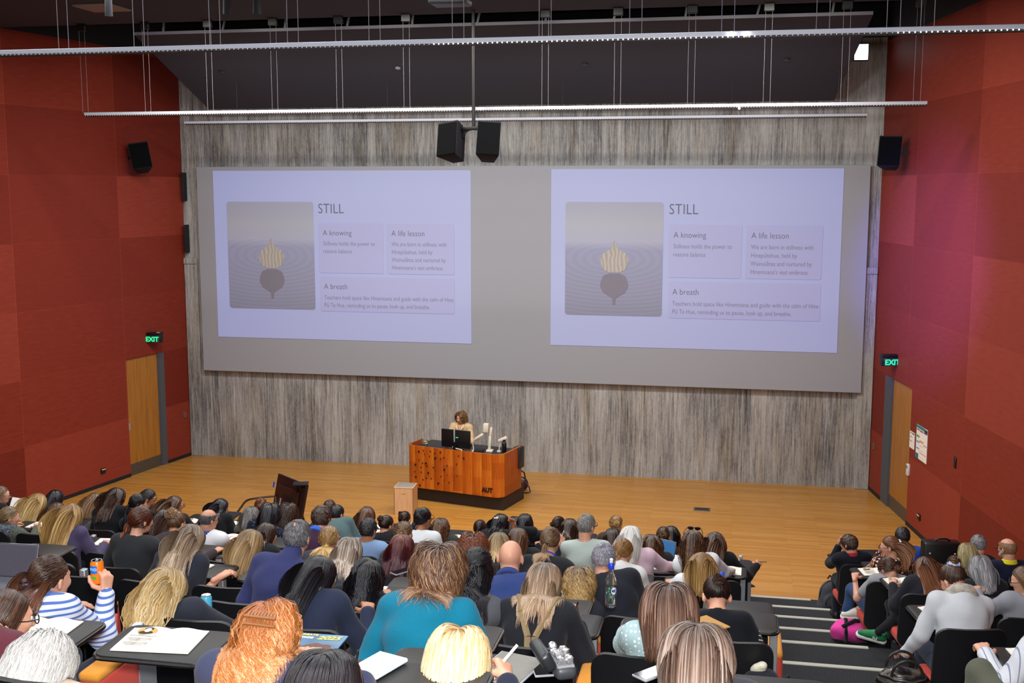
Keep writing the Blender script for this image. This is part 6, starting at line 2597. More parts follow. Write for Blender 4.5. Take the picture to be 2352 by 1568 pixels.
PITCH_ = .60
seats = []
for blk in (0, 1):
    for j in range(1, 14):
        ps = sorted([s for s in A if s['j'] == j and s.get('blk', 0) == blk], key=lambda s: s['P'][0])
        best = None
        for ph in np.linspace(0, PITCH_, 16, endpoint=False):
            prev, cost, sl = -10 ** 6, 0, []
            for s in ps:
                k = max(prev + 1, round((s['P'][0] - ph) / PITCH_))
                sl.append(k)
                cost += (s['P'][0] - ph - k * PITCH_) ** 2
                prev = k
            if blk == 0 and sl and ph + sl[-1] * PITCH_ > .12:
                cost += 3
            if blk == 1 and sl and ph + sl[0] * PITCH_ < 1.3:
                cost += 2
            if best is None or cost < best[0]:
                best = (cost, ph, sl)
        ph, sl = best[1], best[2]
        for s, k in zip(ps, sl):
            s['X'] = ph + k * PITCH_
            seats.append((blk, j, s['X'], s))
        xa = XL - SPL * (WY - seat_y(j)) + .45 if blk == 0 else 1.6
        xb = -.42 if blk == 0 else XR + SPL * (WY - seat_y(j)) - .45
        for k in range(int(math.ceil((xa - ph) / PITCH_)), int((xb - ph) / PITCH_) + 1):
            x = ph + k * PITCH_
            if k in sl or any(abs(x - q[2]) < .5 and q[1] == j for q in seats):
                continue
            p = np.array((x, seat_y(j), lev(j) + .8)) - CAMP
            if (blk == 0 and j >= 9) or (blk == 1 and j >= 6):
                continue
            dz = p @ CF
            if dz < .8:
                continue
            px, py = IW / 2 + FPX * (p @ CR) / dz, IH / 2 - FPX * (p @ CU) / dz
            if -60 < px < IW + 60 and py < IH + 60:
                seats.append((blk, j, x, None))

if DEBUG:
    for s in sorted(A, key=lambda s: -s['Yh']):
        print('P', s['i'], 'row', s['j'], 'Y %.2f hint %.1f a %.2f z %.2f X %.2f dx %.2f' % (s['Yh'], s['Y'], s['Yh'] - seat_y(s['j']), s['z'], s['P'][0], s['P'][0] - s['X']))

# booklets
M_PORT = plain('tan_print', '#c39a52', .7)
M_INK = plain('black_print', '#1c1a1a', .7)
M_FACE = plain('pale_grey_print', '#cfcac4', .7)
M_GREYT = plain('grey_text_print', '#a39d92', .7)


def make_booklet():
    r = empty('open_booklet')
    for sx in (-1, 1):
        b = bmesh.new()
        n = 7
        tops, bots = [], []
        for i in range(n + 1):
            t = i / n
            x = sx * .163 * t
            z = .006 + .011 * math.sin(PI * min(1, t * 1.25)) * (1 - .35 * t)
            for y in (-.115, .115):
                tops.append(b.verts.new((x, y, z)))
                bots.append(b.verts.new((x, y, .001)))
        for i in range(n):
            a = 2 * i
            b.faces.new((tops[a], tops[a + 2], tops[a + 3], tops[a + 1]))
            b.faces.new((bots[a], bots[a + 1], bots[a + 3], bots[a + 2]))
            b.faces.new((tops[a], bots[a], bots[a + 2], tops[a + 2]))
            b.faces.new((tops[a + 1], tops[a + 3], bots[a + 3], bots[a + 1]))
        b.faces.new((tops[-2], bots[-2], bots[-1], tops[-1]))
        b.faces.new((tops[0], tops[1], bots[1], bots[0]))
        m = MB()
        m._add(b)
        pg = m.build('left_page' if sx < 0 else 'right_page', M_PAPER, r, smooth=.6)
        if sx < 0:
            zt = .0165
            m = MB()
            m.prism([(.042 * math.cos(a), .036 * math.sin(a)) for a in np.linspace(0, 2 * PI, 28, endpoint=False)], .0015, (-.082, .062, zt - .0005))
            m.build('portrait_disc', M_PORT, pg, smooth=None)
            m = MB()
            m.prism([(.030 * math.cos(a), .016 * math.sin(a)) for a in np.linspace(0, 2 * PI, 20, endpoint=False)], .0016, (-.082, .043, zt + .0002))
            m.prism([(.019 * math.cos(a), .017 * math.sin(a)) for a in np.linspace(0, 2 * PI, 20, endpoint=False)], .0016, (-.081, .081, zt + .0002))
            m.build('portrait_hair', M_INK, pg, smooth=None)
            m = MB()
            m.prism([(.014 * math.cos(a), .021 * math.sin(a)) for a in np.linspace(0, 2 * PI, 20, endpoint=False)], .0016, (-.081, .066, zt + .0008))
            m.build('portrait_face', M_FACE, pg, smooth=None)
            m = MB()
            rs = np.random.RandomState(3)
            x = -.135
            while x < -.03:
                hh = rs.choice((.004, .004, .009))
                m.tube([(x, .008, zt), (x + .003, .008 + hh, zt), (x + .006, .008, zt), (x + .009, .011, zt)], .0007, 4)
                x += .0095
            m.build('title_lettering', M_INK, pg, smooth=None)
            m = MB()
            for k in range(7):
                if k != 3:
                    m.box((-.082, -.012 - k * .011, zt - .001), (.10 if k not in (2, 6) else .07, .004, .0015))
            m.build('text_lines', M_GREYT, pg, smooth=None)
    return r


def make_pad():
    r = empty('notebook')
    m = MB()
    m.box((0, 0, .006), (.155, .215, .012), bev=.002, seg=1)
    m.build('page_block', M_PAPER, r)
    m = MB()
    m.box((0, 0, .0008), (.16, .22, .0016))
    m.build('back_cover', plain('pad_cover', '#3b3d45', .5), r)
    return r


BOOK, PAD = make_booklet(), make_pad()
book_used = {'b': False, 'n': False}


def lay(kind, x, y, z, h, label):
    proto = BOOK if kind == 'b' else PAD
    c = copy_tree(proto) if book_used[kind] else proto
    book_used[kind] = True
    c.location = (x, y, z)
    c.rotation_euler = (0, 0, h)
    tag(c, label, 'booklet' if kind == 'b' else 'notebook', 'open booklets on the tablets' if kind == 'b' else 'note pads on the tablets')
    return c


NOBOOK = {40, 66, 68, 69, 33, 62, 22, 9, 37, 64, 501, 411, 241, 471, 171, 13, 20, 65, 67, 63, 60, 58, 82, 29}
NOTAB = {33, 9, 69, 1, 40, 66, 22, 68}
PADS = {10, 5, 14, 37, 38, 45, 46, 57, 59, 61, 58, 25, 26, 35, 21, 39, 4, 2}
rnd = random.Random(11)
BODY = {}
for s in A:
    j = s['j']
    h = RH if s.get('blk') else 0.0
    root = empty('person', (s['X'], seat_y(j), lev(j)), h)
    Hl = np.array(rotz(-h)) @ (s['P'] - np.array((s['X'], seat_y(j), lev(j))))
    # hips shift a little in the seat towards the head
    s['hx'] = s.get('hx', 0) + max(-.07, min(.07, Hl[0] * .5))
    dist = np.linalg.norm(s['P'] - CAMP)
    near = 2 if dist < 6.6 else (1 if dist < 10.0 else 0)
    if s.get('can'):
        cw = at_y(243, 1362, s['Yh'] + .24)
        s['canW'] = np.array(rotz(-h)) @ (cw - np.array((s['X'], seat_y(j), lev(j))))
    for sd, (hx_, hy_, dz_) in s.get('handpx', {}).items():
        o_ = np.array((s['X'], seat_y(j), lev(j)))
        s['armR' if sd > 0 else 'armL'] = np.array(rotz(-h)) @ (at_z(hx_, hy_, lev(j) + TAB + dz_) - o_)
    if s.get('legpx'):
        s['legs'] = {}
        for sd, (kx, ky, kY, ax_, ay, aY, bare) in s['legpx'].items():
            o_ = np.array((s['X'], seat_y(j), lev(j)))
            Rm_ = np.array(rotz(-h))
            s['legs'][sd] = (Rm_ @ (at_y(kx, ky, seat_y(j) + kY) - o_), Rm_ @ (at_y(ax_, ay, seat_y(j) + aY) - o_), bare)
        custom_legs(s, root, None)
    BODY[s['i']] = build_person(s, root, Hl, near)
    BODY[s['i']]['root'] = root
    BODY[s['i']]['h'] = h
    lab = s['label']
    tag(root, lab, 'person', 'audience in the tiered seats')
    s['short'] = lab.replace('person ', '', 1)


def shorten(t, n):
    w_ = t.split()
    w_ = w_[:n]
    while w_ and w_[-1].strip(',') in ('and', 'with', 'the', 'a', 'in', 'of', 'to', 'at', 'on', 'over', 'by', 'behind', 'beside', 'between', 'before', 'for', 'left', 'right', 'pale', 'dark', 'front', 'blue'):
        w_.pop()
    return ' '.join(w_).rstrip(',')


SHORT = {}
for s in A:
    for n in range(4, 14):
        c = shorten(s['short'], n)
        if all(shorten(t['short'], n) != c for t in A if t is not s):
            break
    SHORT[s['i']] = c

ENDS = []
for blk, j, x, s in seats:
    h = RH if blk else 0
    if s is not None:
        k = 'e' if s['i'] in NOTAB else 't'
        lab = ('black seat with writing tablet of person ' if k == 't' else 'black seat, tablet folded, of person ') + SHORT[s['i']]
        lab = ' '.join(lab.split()[:16])
        ch_ = place_chair(k, x, seat_y(j), lev(j), h, lab)
        if blk == 0 and x > -.5:
            ENDS.append(ch_)
        if s['i'] not in NOBOOK:
            kd = 'n' if s['i'] in PADS else 'b'
            a = rnd.uniform(-.2, .2)
            off = rotz(h) @ Vector((.05 + rnd.uniform(-.05, .05), .54, TAB))
            lay(kd, x + off.x, seat_y(j) + off.y, lev(j) + off.z, h + a,
                ' '.join((('open printed booklet on the tablet of person ' if kd == 'b' else 'white note pad on the tablet of person ') + SHORT[s['i']]).split()[:16]))
    else:
        near_ = min([t for t in A], key=lambda t: (t['j'] != j) * 3 + abs(t['X'] - x) + (t.get('blk', 0) != blk) * 9)
        side = 'right' if x > near_['X'] else 'left'
        lab = ' '.join(('empty black seat just %s of person ' % side + SHORT[near_['i']]).split()[:16])
        place_chair('e' if rnd.random() < .6 else 't', x, seat_y(j), lev(j), h, lab, 'empty seats in the tiers')

for c in ENDS:      # the aisle end seats have no padded side panel
    for q in list(c.children):
        if q.name.startswith(('arm_panel', 'arm_top')):
            bpy.data.objects.remove(q)

# pens in writing hands
for s in A:
    for key, sd in (('penR', 1), ('penL', -1)):
        if not s.get(key):
            continue
        b = BODY[s['i']]
        Mw = Matrix.Translation(b['root'].location) @ Matrix.Rotation(b['h'], 4, 'Z')
        Wp = Vector(b['W'][sd]) + Vector(b['hands'][sd]) * .075 + Vector((0, 0, .012))
        d = Vector((.25 * sd, -.35, .85)).normalized()
        if s['i'] == 65:
            d = Vector((.5, .3, .6)).normalized()
        if s['i'] == 56:
            d = Vector((1, -.1, .1)).normalized()
        col_, nm = {65: ('#f0efec', 'white stylus'), 46: ('#d98d3a', 'orange pen'), 57: ('#1d7a6a', 'green pen'), 44: ('#c9ccd4', 'silver pen')}.get(s['i'], ('#17171c', 'black pen'))
        m = MB()
        m.cyl(d * -.045, d * .085, .0045 if s['i'] != 65 else .006, n=10)
        m.cyl(d * -.06, d * -.045, .001, .0045, n=10)
        o = m.build('pen', plain('pen_' + nm.split()[0], col_, .35), loc=Mw @ Wp)
        tag(o, ' '.join((nm + ' in the hand of person ' + SHORT[s['i']]).split()[:16]), 'pen', 'pens in writing hands')
# the lecturer
p = at_y(1058, 957, 20.75)
lect = dict(i=900, yaw=-10, nod=8, sk='#c58f70', hair=H('long', 'ltbrown', len=.20, bulk=.026, curl=.012, freq=26, c0='#4a3220', c1='#7d5a38', c2='#a67f52', part=.02), top=('long', '#c9ab84'), collar='#cdb08a', stand=1,
            armR=(.20, .34, 1.04), armL=(-.22, .34, 1.04), label='')
root = empty('person', (p[0], 20.75, 0), PI + dang * .3)
Hl = np.array(rotz(-(PI + dang * .3))) @ (p - np.array((p[0], 20.75, 0)))
bb = build_person(lect, root, Hl, 1)
Fm = head_frame(math.radians(-10), math.radians(8), 0)
m = MB()
for k, (zz, r_) in enumerate(((-.0745, .006), (-.081, .007))):
    m.tube([Vector(Hl + Fm @ np.array((t, .0945 - 6 * t * t, zz))) for t in np.linspace(-.019, .019, 7)], [r_ * (1 - .6 * abs(t)) for t in np.linspace(-1, 1, 7)], 6)
m.build('lips', plain('lips', '#9c4f45', .4), root)
m = MB()
for sx_ in (-1, 1):
    m.tube([Vector(Hl + Fm @ np.array((sx_ * (.015 + t), .101 - .25 * t, .004 + .2 * t))) for t in np.linspace(0, .032, 5)], .003, 5)
m.build('eyebrows', plain('brow', '#4b3322', .7), root)
fw = -bb['n']
cx_ = Vector(bb['shc'])
Xv, Uv, Fv = Vector(bb['X']), Vector(bb['u']), Vector(fw)
MSEAM = cloth('#8d6d4c')
m = MB()
for sd in (1, -1):      # shoulder straps, pocket flaps, seams, open lapels
    m.tube([cx_ + Xv * sd * .06 + Uv * .082 + Fv * .02, cx_ + Xv * sd * .11 + Uv * .078 + Fv * .02, cx_ + Xv * sd * .165 + Uv * .062 + Fv * .02], .014, 6)
    m.tube([cx_ + Xv * sd * .05 - Uv * .085 + Fv * .132, cx_ + Xv * sd * .09 - Uv * .08 + Fv * .128, cx_ + Xv * sd * .13 - Uv * .085 + Fv * .112], .013, 6)
m.build('jacket_flaps', cloth('#b8966e'), root)
m = MB()
m.tube([cx_ - Uv * (.06 + .05 * k) + Fv * (.137 + .004 * k) for k in range(6)], .004, 5)
for sd in (1, -1):
    m.tube([cx_ + Xv * sd * (.04 + .02 * k) - Uv * (.066 - .001 * k) + Fv * (.136 - .002 * k * k) for k in range(5)], .003, 5)
m.build('jacket_seams', MSEAM, root)
m = MB()
for sd in (1, -1):
    pts_ = [(.012, -.075, .146), (.075, .0, .118), (.085, .045, .085), (.055, .06, .08), (.035, .0, .125)]
    fr_ = [cx_ + Xv * sd * a + Uv * b_ + Fv * (c + .006) for a, b_, c in pts_]
    bk_ = [p_ - Fv * .012 for p_ in fr_]
    m.quad(fr_)
    m.quad(bk_[::-1])
    for k in range(5):
        m.quad([fr_[k], bk_[k], bk_[(k + 1) % 5], fr_[(k + 1) % 5]])
m.build('lapels', cloth('#d3b690'), root)
m = MB()
m.quad([cx_ + Xv * .03 + Uv * .045 + Fv * .1, cx_ - Xv * .03 + Uv * .045 + Fv * .1, cx_ - Uv * .07 + Fv * .142])
m.build('neck_opening', skin('#c58f70'), root)
m = MB()
m.tube([Vector(bb['nb'] + bb['X'] * .05 * math.cos(a) - bb['n'] * (.075 + .012 * math.sin(-a)) + bb['u'] * (.01 + .10 * math.sin(a))) for a in np.linspace(PI, 2 * PI, 12)], .004, 5)
m.build('necklace', plain('amber_beads', '#7a4526', .3), root)
tag(root, 'person with wavy brown hair and tan jacket standing behind the lectern', 'person')
# ------------------------------------------------------------------ things on tablets, floor and in hands
def own(i):
    s = [q for q in A if q['i'] == i][0]
    return s


def tab_z(i):
    return lev(own(i)['j']) + TAB + .001


def wpt(i, v):
    b = BODY[i]
    return Matrix.Translation(b['root'].location) @ Matrix.Rotation(b['h'], 4, 'Z') @ Vector(v)


# orange can held up
b = BODY[69]
c = wpt(69, b['W'][1]) + Vector((-.055, .02, .105))
r = empty('drink_can', c)
q = NT('can_print')
v = q.coords()
sx = q.n('ShaderNodeSeparateXYZ')
q.l(v, sx.inputs[0])
n_ = q.noise(q.coords((20, 20, 14)), 1, 1)
gr = q.math('MULTIPLY', q.math('LESS_THAN', sx.outputs[2], -.018), q.math('GREATER_THAN', n_, .5))
q.base(q.mix(gr, '#f07a14', '#35b33a'))
q.set(Roughness=.3)
m = MB()
m.lathe([(.026, -.062), (.033, -.054), (.033, .046), (.027, .058)], n=28)
m.build('can_body', q.m, r)
m = MB()
m.lathe([(.027, .058), (.0275, .061), (.024, .061), (.023, .057), (.001, .057)], n=24)
m.box((0, .004, .0585), (.012, .022, .002), bev=.0006, seg=1)
m.build('can_lid', plain('can_metal', '#c4c8cc', .25, metal=.8), r)
m = MB()
for a in np.linspace(-.55, .55, 8):
    th = -PI / 2 - .1 + a
    m.box((.0334 * math.cos(th), .0334 * math.sin(th), .018), (.0058, .0012, .04), rotz(th + PI / 2))
m.build('blue_patch', plain('can_blue', '#2474d8', .3), r)
for k, ch in enumerate('MIO'):
    th = -PI / 2 - .1 + (k - 1) * .36
    text('can_lettering', ch, .019, plain('can_pale', '#a9d6f6', .3), r, (.0344 * math.cos(th), .0344 * math.sin(th), .014), (PI / 2, 0, th + PI / 2), 'CENTER', .0003, .001)
tag(r, 'orange drink can with blue print held up in a raised hand', 'can')

# water bottle on the tablet beside the ringlets
M_PET = NT('clear_plastic').set(Roughness=.06, IOR=1.25).m
nd = M_PET.node_tree.nodes['Principled BSDF']
nd.inputs['Transmission Weight'].default_value = .96
nd.inputs['Base Color'].default_value = (.93, .97, .96, 1)
zt = lev(10) + TAB + .001
p = at_z(1403, 1392, zt)
r = empty('water_bottle', p)
m = MB()
m.lathe([(.026, 0), (.033, .006), (.034, .03), (.0325, .04), (.034, .05), (.034, .15), (.030, .18), (.017, .212), (.0135, .222), (.0135, .235)], n=28)
m.build('bottle_body', M_PET, r)
m = MB()
m.lathe([(.024, .003), (.031, .008), (.0315, .125), (.001, .125)], n=24)
nw = NT('water').set(Roughness=.0, IOR=1.2).m
nd = nw.node_tree.nodes['Principled BSDF']
nd.inputs['Transmission Weight'].default_value = .9
nd.inputs['Base Color'].default_value = (.75, .9, .93, 1)
m.build('water', nw, r)
m = MB()
m.lathe([(.0165, .228), (.0175, .232), (.0175, .258), (.012, .266)], n=24)
m.build('blue_cap', plain('blue_cap', '#1d3fc4', .35), r)
m = MB()
m.lathe([(.0085, .266), (.0105, .270), (.0105, .288), (.006, .292)], n=18)
m.build('spout', plain('white_spout', '#e9ecf0', .4), r)


def on_cyl(rad, th0, z0, pts, e=.0004):
    return [Vector(((rad + e) * math.cos(th0 + x / rad), (rad + e) * math.sin(th0 + x / rad), z0 + z)) for x, z in pts]


m = MB()
cir = [(.017 * math.cos(a), .022 * math.sin(a)) for a in np.linspace(0, 2 * PI, 18, endpoint=False)]
P_c = on_cyl(.0342, -.95, .105, cir)
cv = m.bm.verts.new(on_cyl(.0342, -.95, .105, [(0, 0)])[0])
vs = [m.bm.verts.new(p_) for p_ in P_c]
for k in range(len(vs)):
    m.bm.faces.new((cv, vs[k], vs[(k + 1) % len(vs)]))
m.build('label', plain('label_white', '#dfe9f6', .5), r)
text('label_letter', 'K', .026, plain('label_blue', '#2450c0', .5), r, on_cyl(.0342, -.95, .096, [(0, 0)], .001)[0], (PI / 2, 0, -.95 + PI / 2), 'CENTER', .0003, .001)
m = MB()
for th, z, rr in ((-1.75, .118, .008), (-2.3, .09, .007), (-1.6, .085, .006), (-1.45, .068, .009), (-1.95, .100, .005), (-1.3, .128, .005)):
    m.sphere((.0335 * math.cos(th), .0335 * math.sin(th), z), rr, (.6, .6, 1), 10)
m.build('label_dots', plain('label_green', '#35b68a', .5), r)
tag(r, 'clear water bottle with blue sports cap standing on a black tablet', 'bottle')

# mint drink bottle in the front rows
s = own(53)
p = at_y(1513, 1232, s['Yh'] + .25)
r = empty('drink_bottle', (p[0], p[1], lev(s['j']) + TAB))
top = p[2] - (lev(s['j']) + TAB)
m = MB()
m.lathe([(.035, 0), (.038, .01), (.038, top - .02), (.034, top)], n=20)
m.build('bottle_body', plain('mint_paint', '#7fd0b0', .4), r)
m = MB()
m.lathe([(.030, top), (.030, top + .045), (.02, top + .06)], n=16)
m.build('lid', plain('mint_lid', '#6cc0a0', .4), r)
tag(r, 'mint green drink bottle among the dark heads at the front', 'bottle')


# laptops
def laptop(px, py, i, rz, dy, lab, scr, lean=.35):
    s = own(i)
    z = lev(s['j']) + TAB
    p = at_y(px, py, s['Yh'] + dy)
    zc = max(z + .11, p[2])
    r = empty('laptop', (p[0], p[1], z), rz)
    m = MB()
    m.box((0, -.11, .008), (.31, .215, .014), bev=.004, seg=1)
    m.build('keyboard_base', plain('laptop_grey', '#777a82', .35, metal=.6), r)
    m = MB()
    m.box((0, .04, zc - z), (.31, .008, .21), rotx(-lean), bev=.003, seg=1)
    m.build('lid', plain('laptop_grey', '#777a82', .35, metal=.6), r)
    m = MB()
    m.box((0, .034, zc - z), (.295, .006, .195), rotx(-lean), bev=.002, seg=1)
    m.build('screen', scr, r)
    return tag(r, lab, 'laptop')


q = NT('laptop_screen')
vv = q.coords()
sx = q.n('ShaderNodeSeparateXYZ')
q.l(vv, sx.inputs[0])
ln = q.math('LESS_THAN', q.math('FRACT', q.math('MULTIPLY', sx.outputs[2], 130)), .4)
nn_ = q.noise(q.coords((24, 1, 30)), 2, 2)
q.base('#3a3640')
q.l(q.mix(q.math('MULTIPLY', ln, nn_), '#45414c', '#6d6b7c'), q.b.inputs['Emission Color'])
q.b.inputs['Emission Strength'].default_value = .5
laptop(28, 1332, 68, .05, .62, 'open laptop with dim text page beside the glossy brown hair', q.m, .25)
laptop(1519, 1262, 52, -.5, .30, 'small laptop with blue picture between dark wavy heads', glow('blue_screen', '#2f5f8f', .55), .2)
s = own(29)
p = at_z(897, 1215, lev(s['j']) + TAB)
r = empty('tablet_computer', (s['P'][0] + .12, s['Yh'] + .34, lev(s['j']) + TAB), -.1)
m = MB()
m.box((0, .05, .085), (.25, .008, .17), rotx(-.5), bev=.003, seg=1)
m.build('case', plain('silver_case', '#8e9299', .4), r)
m = MB()
m.box((0, .044, .085), (.235, .006, .155), rotx(-.5), bev=.002, seg=1)
m.build('screen', plain('dark_glass', '#14161a', .12), r)
m = MB()
m.box((0, .0, .008), (.25, .16, .012), bev=.003, seg=1)
m.build('keyboard_cover', plain('silver_case', '#8e9299', .4), r)
tag(r, 'tablet computer propped on its cover beside the dark bun', 'tablet computer')

# grey drawing tablet with stylus owner at the near centre
zt = tab_z(65)
p = at_z(1170, 1535, zt + .006)
r = empty('drawing_tablet', p, -.25)
m = MB()
m.box((0, 0, 0), (.20, .27, .008), bev=.003, seg=1)
m.build('tablet_shell', plain('tablet_rim', '#b9bec8', .3, metal=.5), r)
m = MB()
m.box((0, 0, .0045), (.185, .255, .003))
m.build('screen', plain('paper_screen', '#77756f', .5), r)
tag(r, 'grey tablet computer under the hand with the white stylus', 'tablet computer')


def phone(px, py, z, rz, lab):
    r = empty('phone', at_z(px, py, z + .005), rz)
    m = MB()
    m.box((0, 0, 0), (.075, .155, .009), bev=.003, seg=2)
    m.build('phone_case', plain('sparkly_case', '#9b9aa0', .3), r)
    m = MB()
    m.box((0, 0, .0045), (.068, .147, .002), bev=.0008, seg=1)
    m.build('screen', plain('dark_glass', '#0c0d12', .08), r)
    tag(r, lab, 'phone', 'phones lying on the tablets')


zt = lev(12) + TAB + .001
phone(1243, 1533, zt, .35, 'black screened phone in a glittery case near the open spectacle case')
phone(922, 1312, tab_z(39), -.6, 'black phone on the tablet left of the thick brown bob')
phone(1500, 1545, zt, -.7, 'dark phone on the tablet before the streaked brown head')

# spectacle case full of wrapped sweets
p = at_z(1288, 1528, zt + .03)
r = empty('spectacle_case', p, .45)
m = MB()
m.box((0, 0, 0), (.085, .17, .055), bev=.022, seg=3)
m.build('case_base', plain('dark_grey_case', '#3d4046', .45), r)
m = MB()
m.box((0, 0, .022), (.07, .15, .02), bev=.008)
m.build('case_lining', plain('case_lining', '#8b8d93', .8), r)
m = MB()
m.box((-.075, -.01, .055), (.05, .17, .08), roty(-.5), bev=.018, seg=3)
m.build('case_lid', plain('case_lid', '#26282c', .4), r)
tag(r, 'open dark grey spectacle case holding silver foil balls', 'case')
rs = np.random.RandomState(4)
M_FOIL = plain('silver_foil', '#d9d9dc', .22, metal=.75, var=.3, scale=90)
for k in range(9):
    b_ = bmesh.new()
    bmesh.ops.create_icosphere(b_, subdivisions=2, radius=.017)
    for v_ in b_.verts:
        v_.co *= 1 + rs.uniform(-.22, .22)
    m = MB()
    m._add(b_)
    o = m.build('foil_sweet', M_FOIL, None, Vector(p) + rotz(.45) @ Vector(((k % 2 - .5) * .032, -.058 + .029 * (k // 2), .042 + .008 * (k % 3))), (0, 0, k), smooth=None)
    tag(o, 'crumpled silver foil ball in the open spectacle case', 'sweet', 'foil balls in the spectacle case')

# brochure with dark curly portrait drawing on blue
zt = lev(12) + TAB + .002
c0, c1, c2_ = at_z(700, 1475, zt), at_z(774, 1463, zt), at_z(774, 1530, zt)
r = empty('brochure', ((c0[0] + c1[0]) / 2, (c1[1] + c2_[1]) / 2, zt), .02)
bw, bh = .21, .29
q = NT('brochure_blue')
q.base(q.ramp(q.math('MULTIPLY_ADD', q.noise(q.coords((1, 1, 1)), 6, 2), 1, 0), [(.3, '#123a5e'), (.7, '#2f86b8')]))
q.set(Roughness=.3)
m = MB()
m.box((0, 0, .003), (bw, bh, .006), bev=.001, seg=1)
m.build('cover', q.m, r)
m = MB()
m.prism([(.07 * math.cos(a) * (1 + .1 * math.sin(9 * a)), .055 * math.sin(a) * (1 + .1 * math.cos(7 * a))) for a in np.linspace(0, 2 * PI, 40, endpoint=False)], .001, (.015, -.01, .0062))
m.build('curly_shape', plain('brown_print', '#5a2f20', .5), r, smooth=None)
m = MB()
m.prism([(.045 * math.cos(a), .03 * math.sin(a)) for a in np.linspace(0, 2 * PI, 24, endpoint=False)], .001, (-.03, -.03, .0068))
m.prism([(.06 * math.cos(a), .035 * math.sin(a)) for a in np.linspace(0, 2 * PI, 24, endpoint=False)], .001, (-.01, -.09, .0066))
m.build('ochre_shape', plain('ochre_print', '#c9a052', .5), r, smooth=None)
M_GOLD = plain('gold_print', '#e8c860', .5)
text('brochure_title', '2025', .048, M_GOLD, r, (-.012, .085, .0075), (0, 0, .06), 'LEFT', .0005, .0015, shear=.3)
text('brochure_title', 'CREATE', .022, M_GOLD, r, (-.098, .118, .0075), (0, 0, .02), 'LEFT', .0005, .0008)
text('brochure_title', 'ence', .034, plain('white_print', '#f0efe8', .5), r, (-.094, .088, .0075), (0, 0, .02), 'LEFT', .0005, .0012)
tag(r, 'blue conference brochure marked 2025 beside the ginger curls', 'brochure')

# spiral pad under the writing hand
zt = lev(13) + TAB + .001
p = at_z(868, 1527, lev(13) + TAB + .01)
r = empty('spiral_pad', p, -.35)
m = MB()
m.box((0, 0, 0), (.115, .17, .012), bev=.002, seg=1)
m.build('page_block', M_PAPER, r)
m = MB()
for k in range(20):
    y = -.078 + k * .0082
    m.tube([(.057 + .006 * math.cos(a), y, .002 + .007 * math.sin(a)) for a in np.linspace(0, 2 * PI, 8, endpoint=False)], .0009, 4, True)
m.build('spiral_wire', plain('pale_blue_wire', '#a8c4d6', .4), r)
tag(r, 'white spiral bound pad next to a hand writing at the bottom edge', 'notebook')

# kraft notebook, white sheets and other paper
def sheet(name, px, py, z, w_, h_, rz, mat, lab, cat, th=.004, tilt=(0, 0)):
    m = MB()
    m.box((0, 0, 0), (w_, h_, th), bev=min(.001, th / 3), seg=1)
    o = m.build(name, mat, None, at_z(px, py, z), (tilt[0], tilt[1], rz))
    return tag(o, lab, cat)


s = own(60)
p = at_y(1632, 1415, s['Yh'] + .24)
sheet('kraft_notebook', 1628, 1432, lev(10) + TAB + .006, .14, .20, .75, plain('kraft_card', '#b98a4a', .8), 'brown kraft notebook in front of the dark pinned hair', 'notebook', .008)
b = BODY[1]
o = sheet('white_sheet', 50, 1152, 1.9, .15, .2, .3, M_PAPER, 'white sheet held up by the person at the left wall', 'paper', .003, (1.0, .2))
o.location = wpt(1, b['W'][1]) + Vector((.06, .06, .08))
s = own(12)
r = empty('colourful_book', (s['P'][0] + .32, seat_y(s['j']) + .55, lev(s['j']) + TAB + .002), .1)
m = MB()
m.box((0, 0, .006), (.24, .17, .012), bev=.001, seg=1)
m.build('pages', M_PAPER, r)
for k, cc in enumerate(('#c92b3c', '#e0632c', '#b6c23a', '#58a8cf', '#e8d9e6', '#d84a6a')):
    m = MB()
    m.box((-.1 + k * .04, 0, .0135), (.038, .166, .003))
    m.build('colour_stripe', plain('stripe_' + cc, cc, .5), r)
tag(r, 'book with bright rainbow stripes next to bespectacled brown hair', 'book')
s = own(79)

# small blue lid of a can behind the bright blond hair
s = own(68)
p = at_y(474, 1388, s['Yh'] + .45)
r = empty('blue_can', p)
m = MB()
m.lathe([(.026, -.07), (.033, -.06), (.033, .045), (.027, .056)], n=24)
m.build('can_body', plain('can_cyan', '#4fb4d8', .35), r)
m = MB()
m.lathe([(.027, .056), (.0275, .060), (.001, .058)], n=20)
m.build('can_lid', plain('can_metal', '#c4c8cc', .25, metal=.8), r)
tag(r, 'pale blue can beside the bright wavy blond hair', 'can')

# --- aisle: bags and shoes
z1 = lev(1)
p = at_z(1885, 1394, z1)
r = empty('backpack', (p[0] + .12, p[1] - .05, z1), .35)
q = cloth('#4a4a50')
P = [ell((0, 0, .20), (.17, .10, .21), None, .04), ell((0, -.08, .14), (.125, .06, .12), None, .03), cap((-.1, 0, .06), (.1, 0, .06), .085, .085, .04)]
V, Q = sdf_mesh(P, .010, .003, 8)
link('bag_body', np_mesh('bag_body', V, Q), q, r)
m = MB()
m.tube([(.12 * math.cos(a), -.118 - .02 * math.sin(a), .14 + .11 * math.sin(a)) for a in np.linspace(-.3, PI + .3, 16)], .006, 5)
m.tube([(.165 * math.cos(a), -.02, .2 + .205 * math.sin(a)) for a in np.linspace(-.4, PI + .4, 18)], .007, 5)
m.build('zip_piping', M_BLACKM, r)
m = MB()
m.tube([(.10, .09, .38), (.15, .13, .28), (.16, .14, .14), (.12, .11, .04)], .02, 6)
m.tube([(-.03, .05, .41), (0, .05, .455), (.04, .05, .41)], .012, 6)
m.build('strap', cloth('#202024'), r)
tag(r, 'grey backpack leaning at the aisle seat on the lowest step', 'backpack')

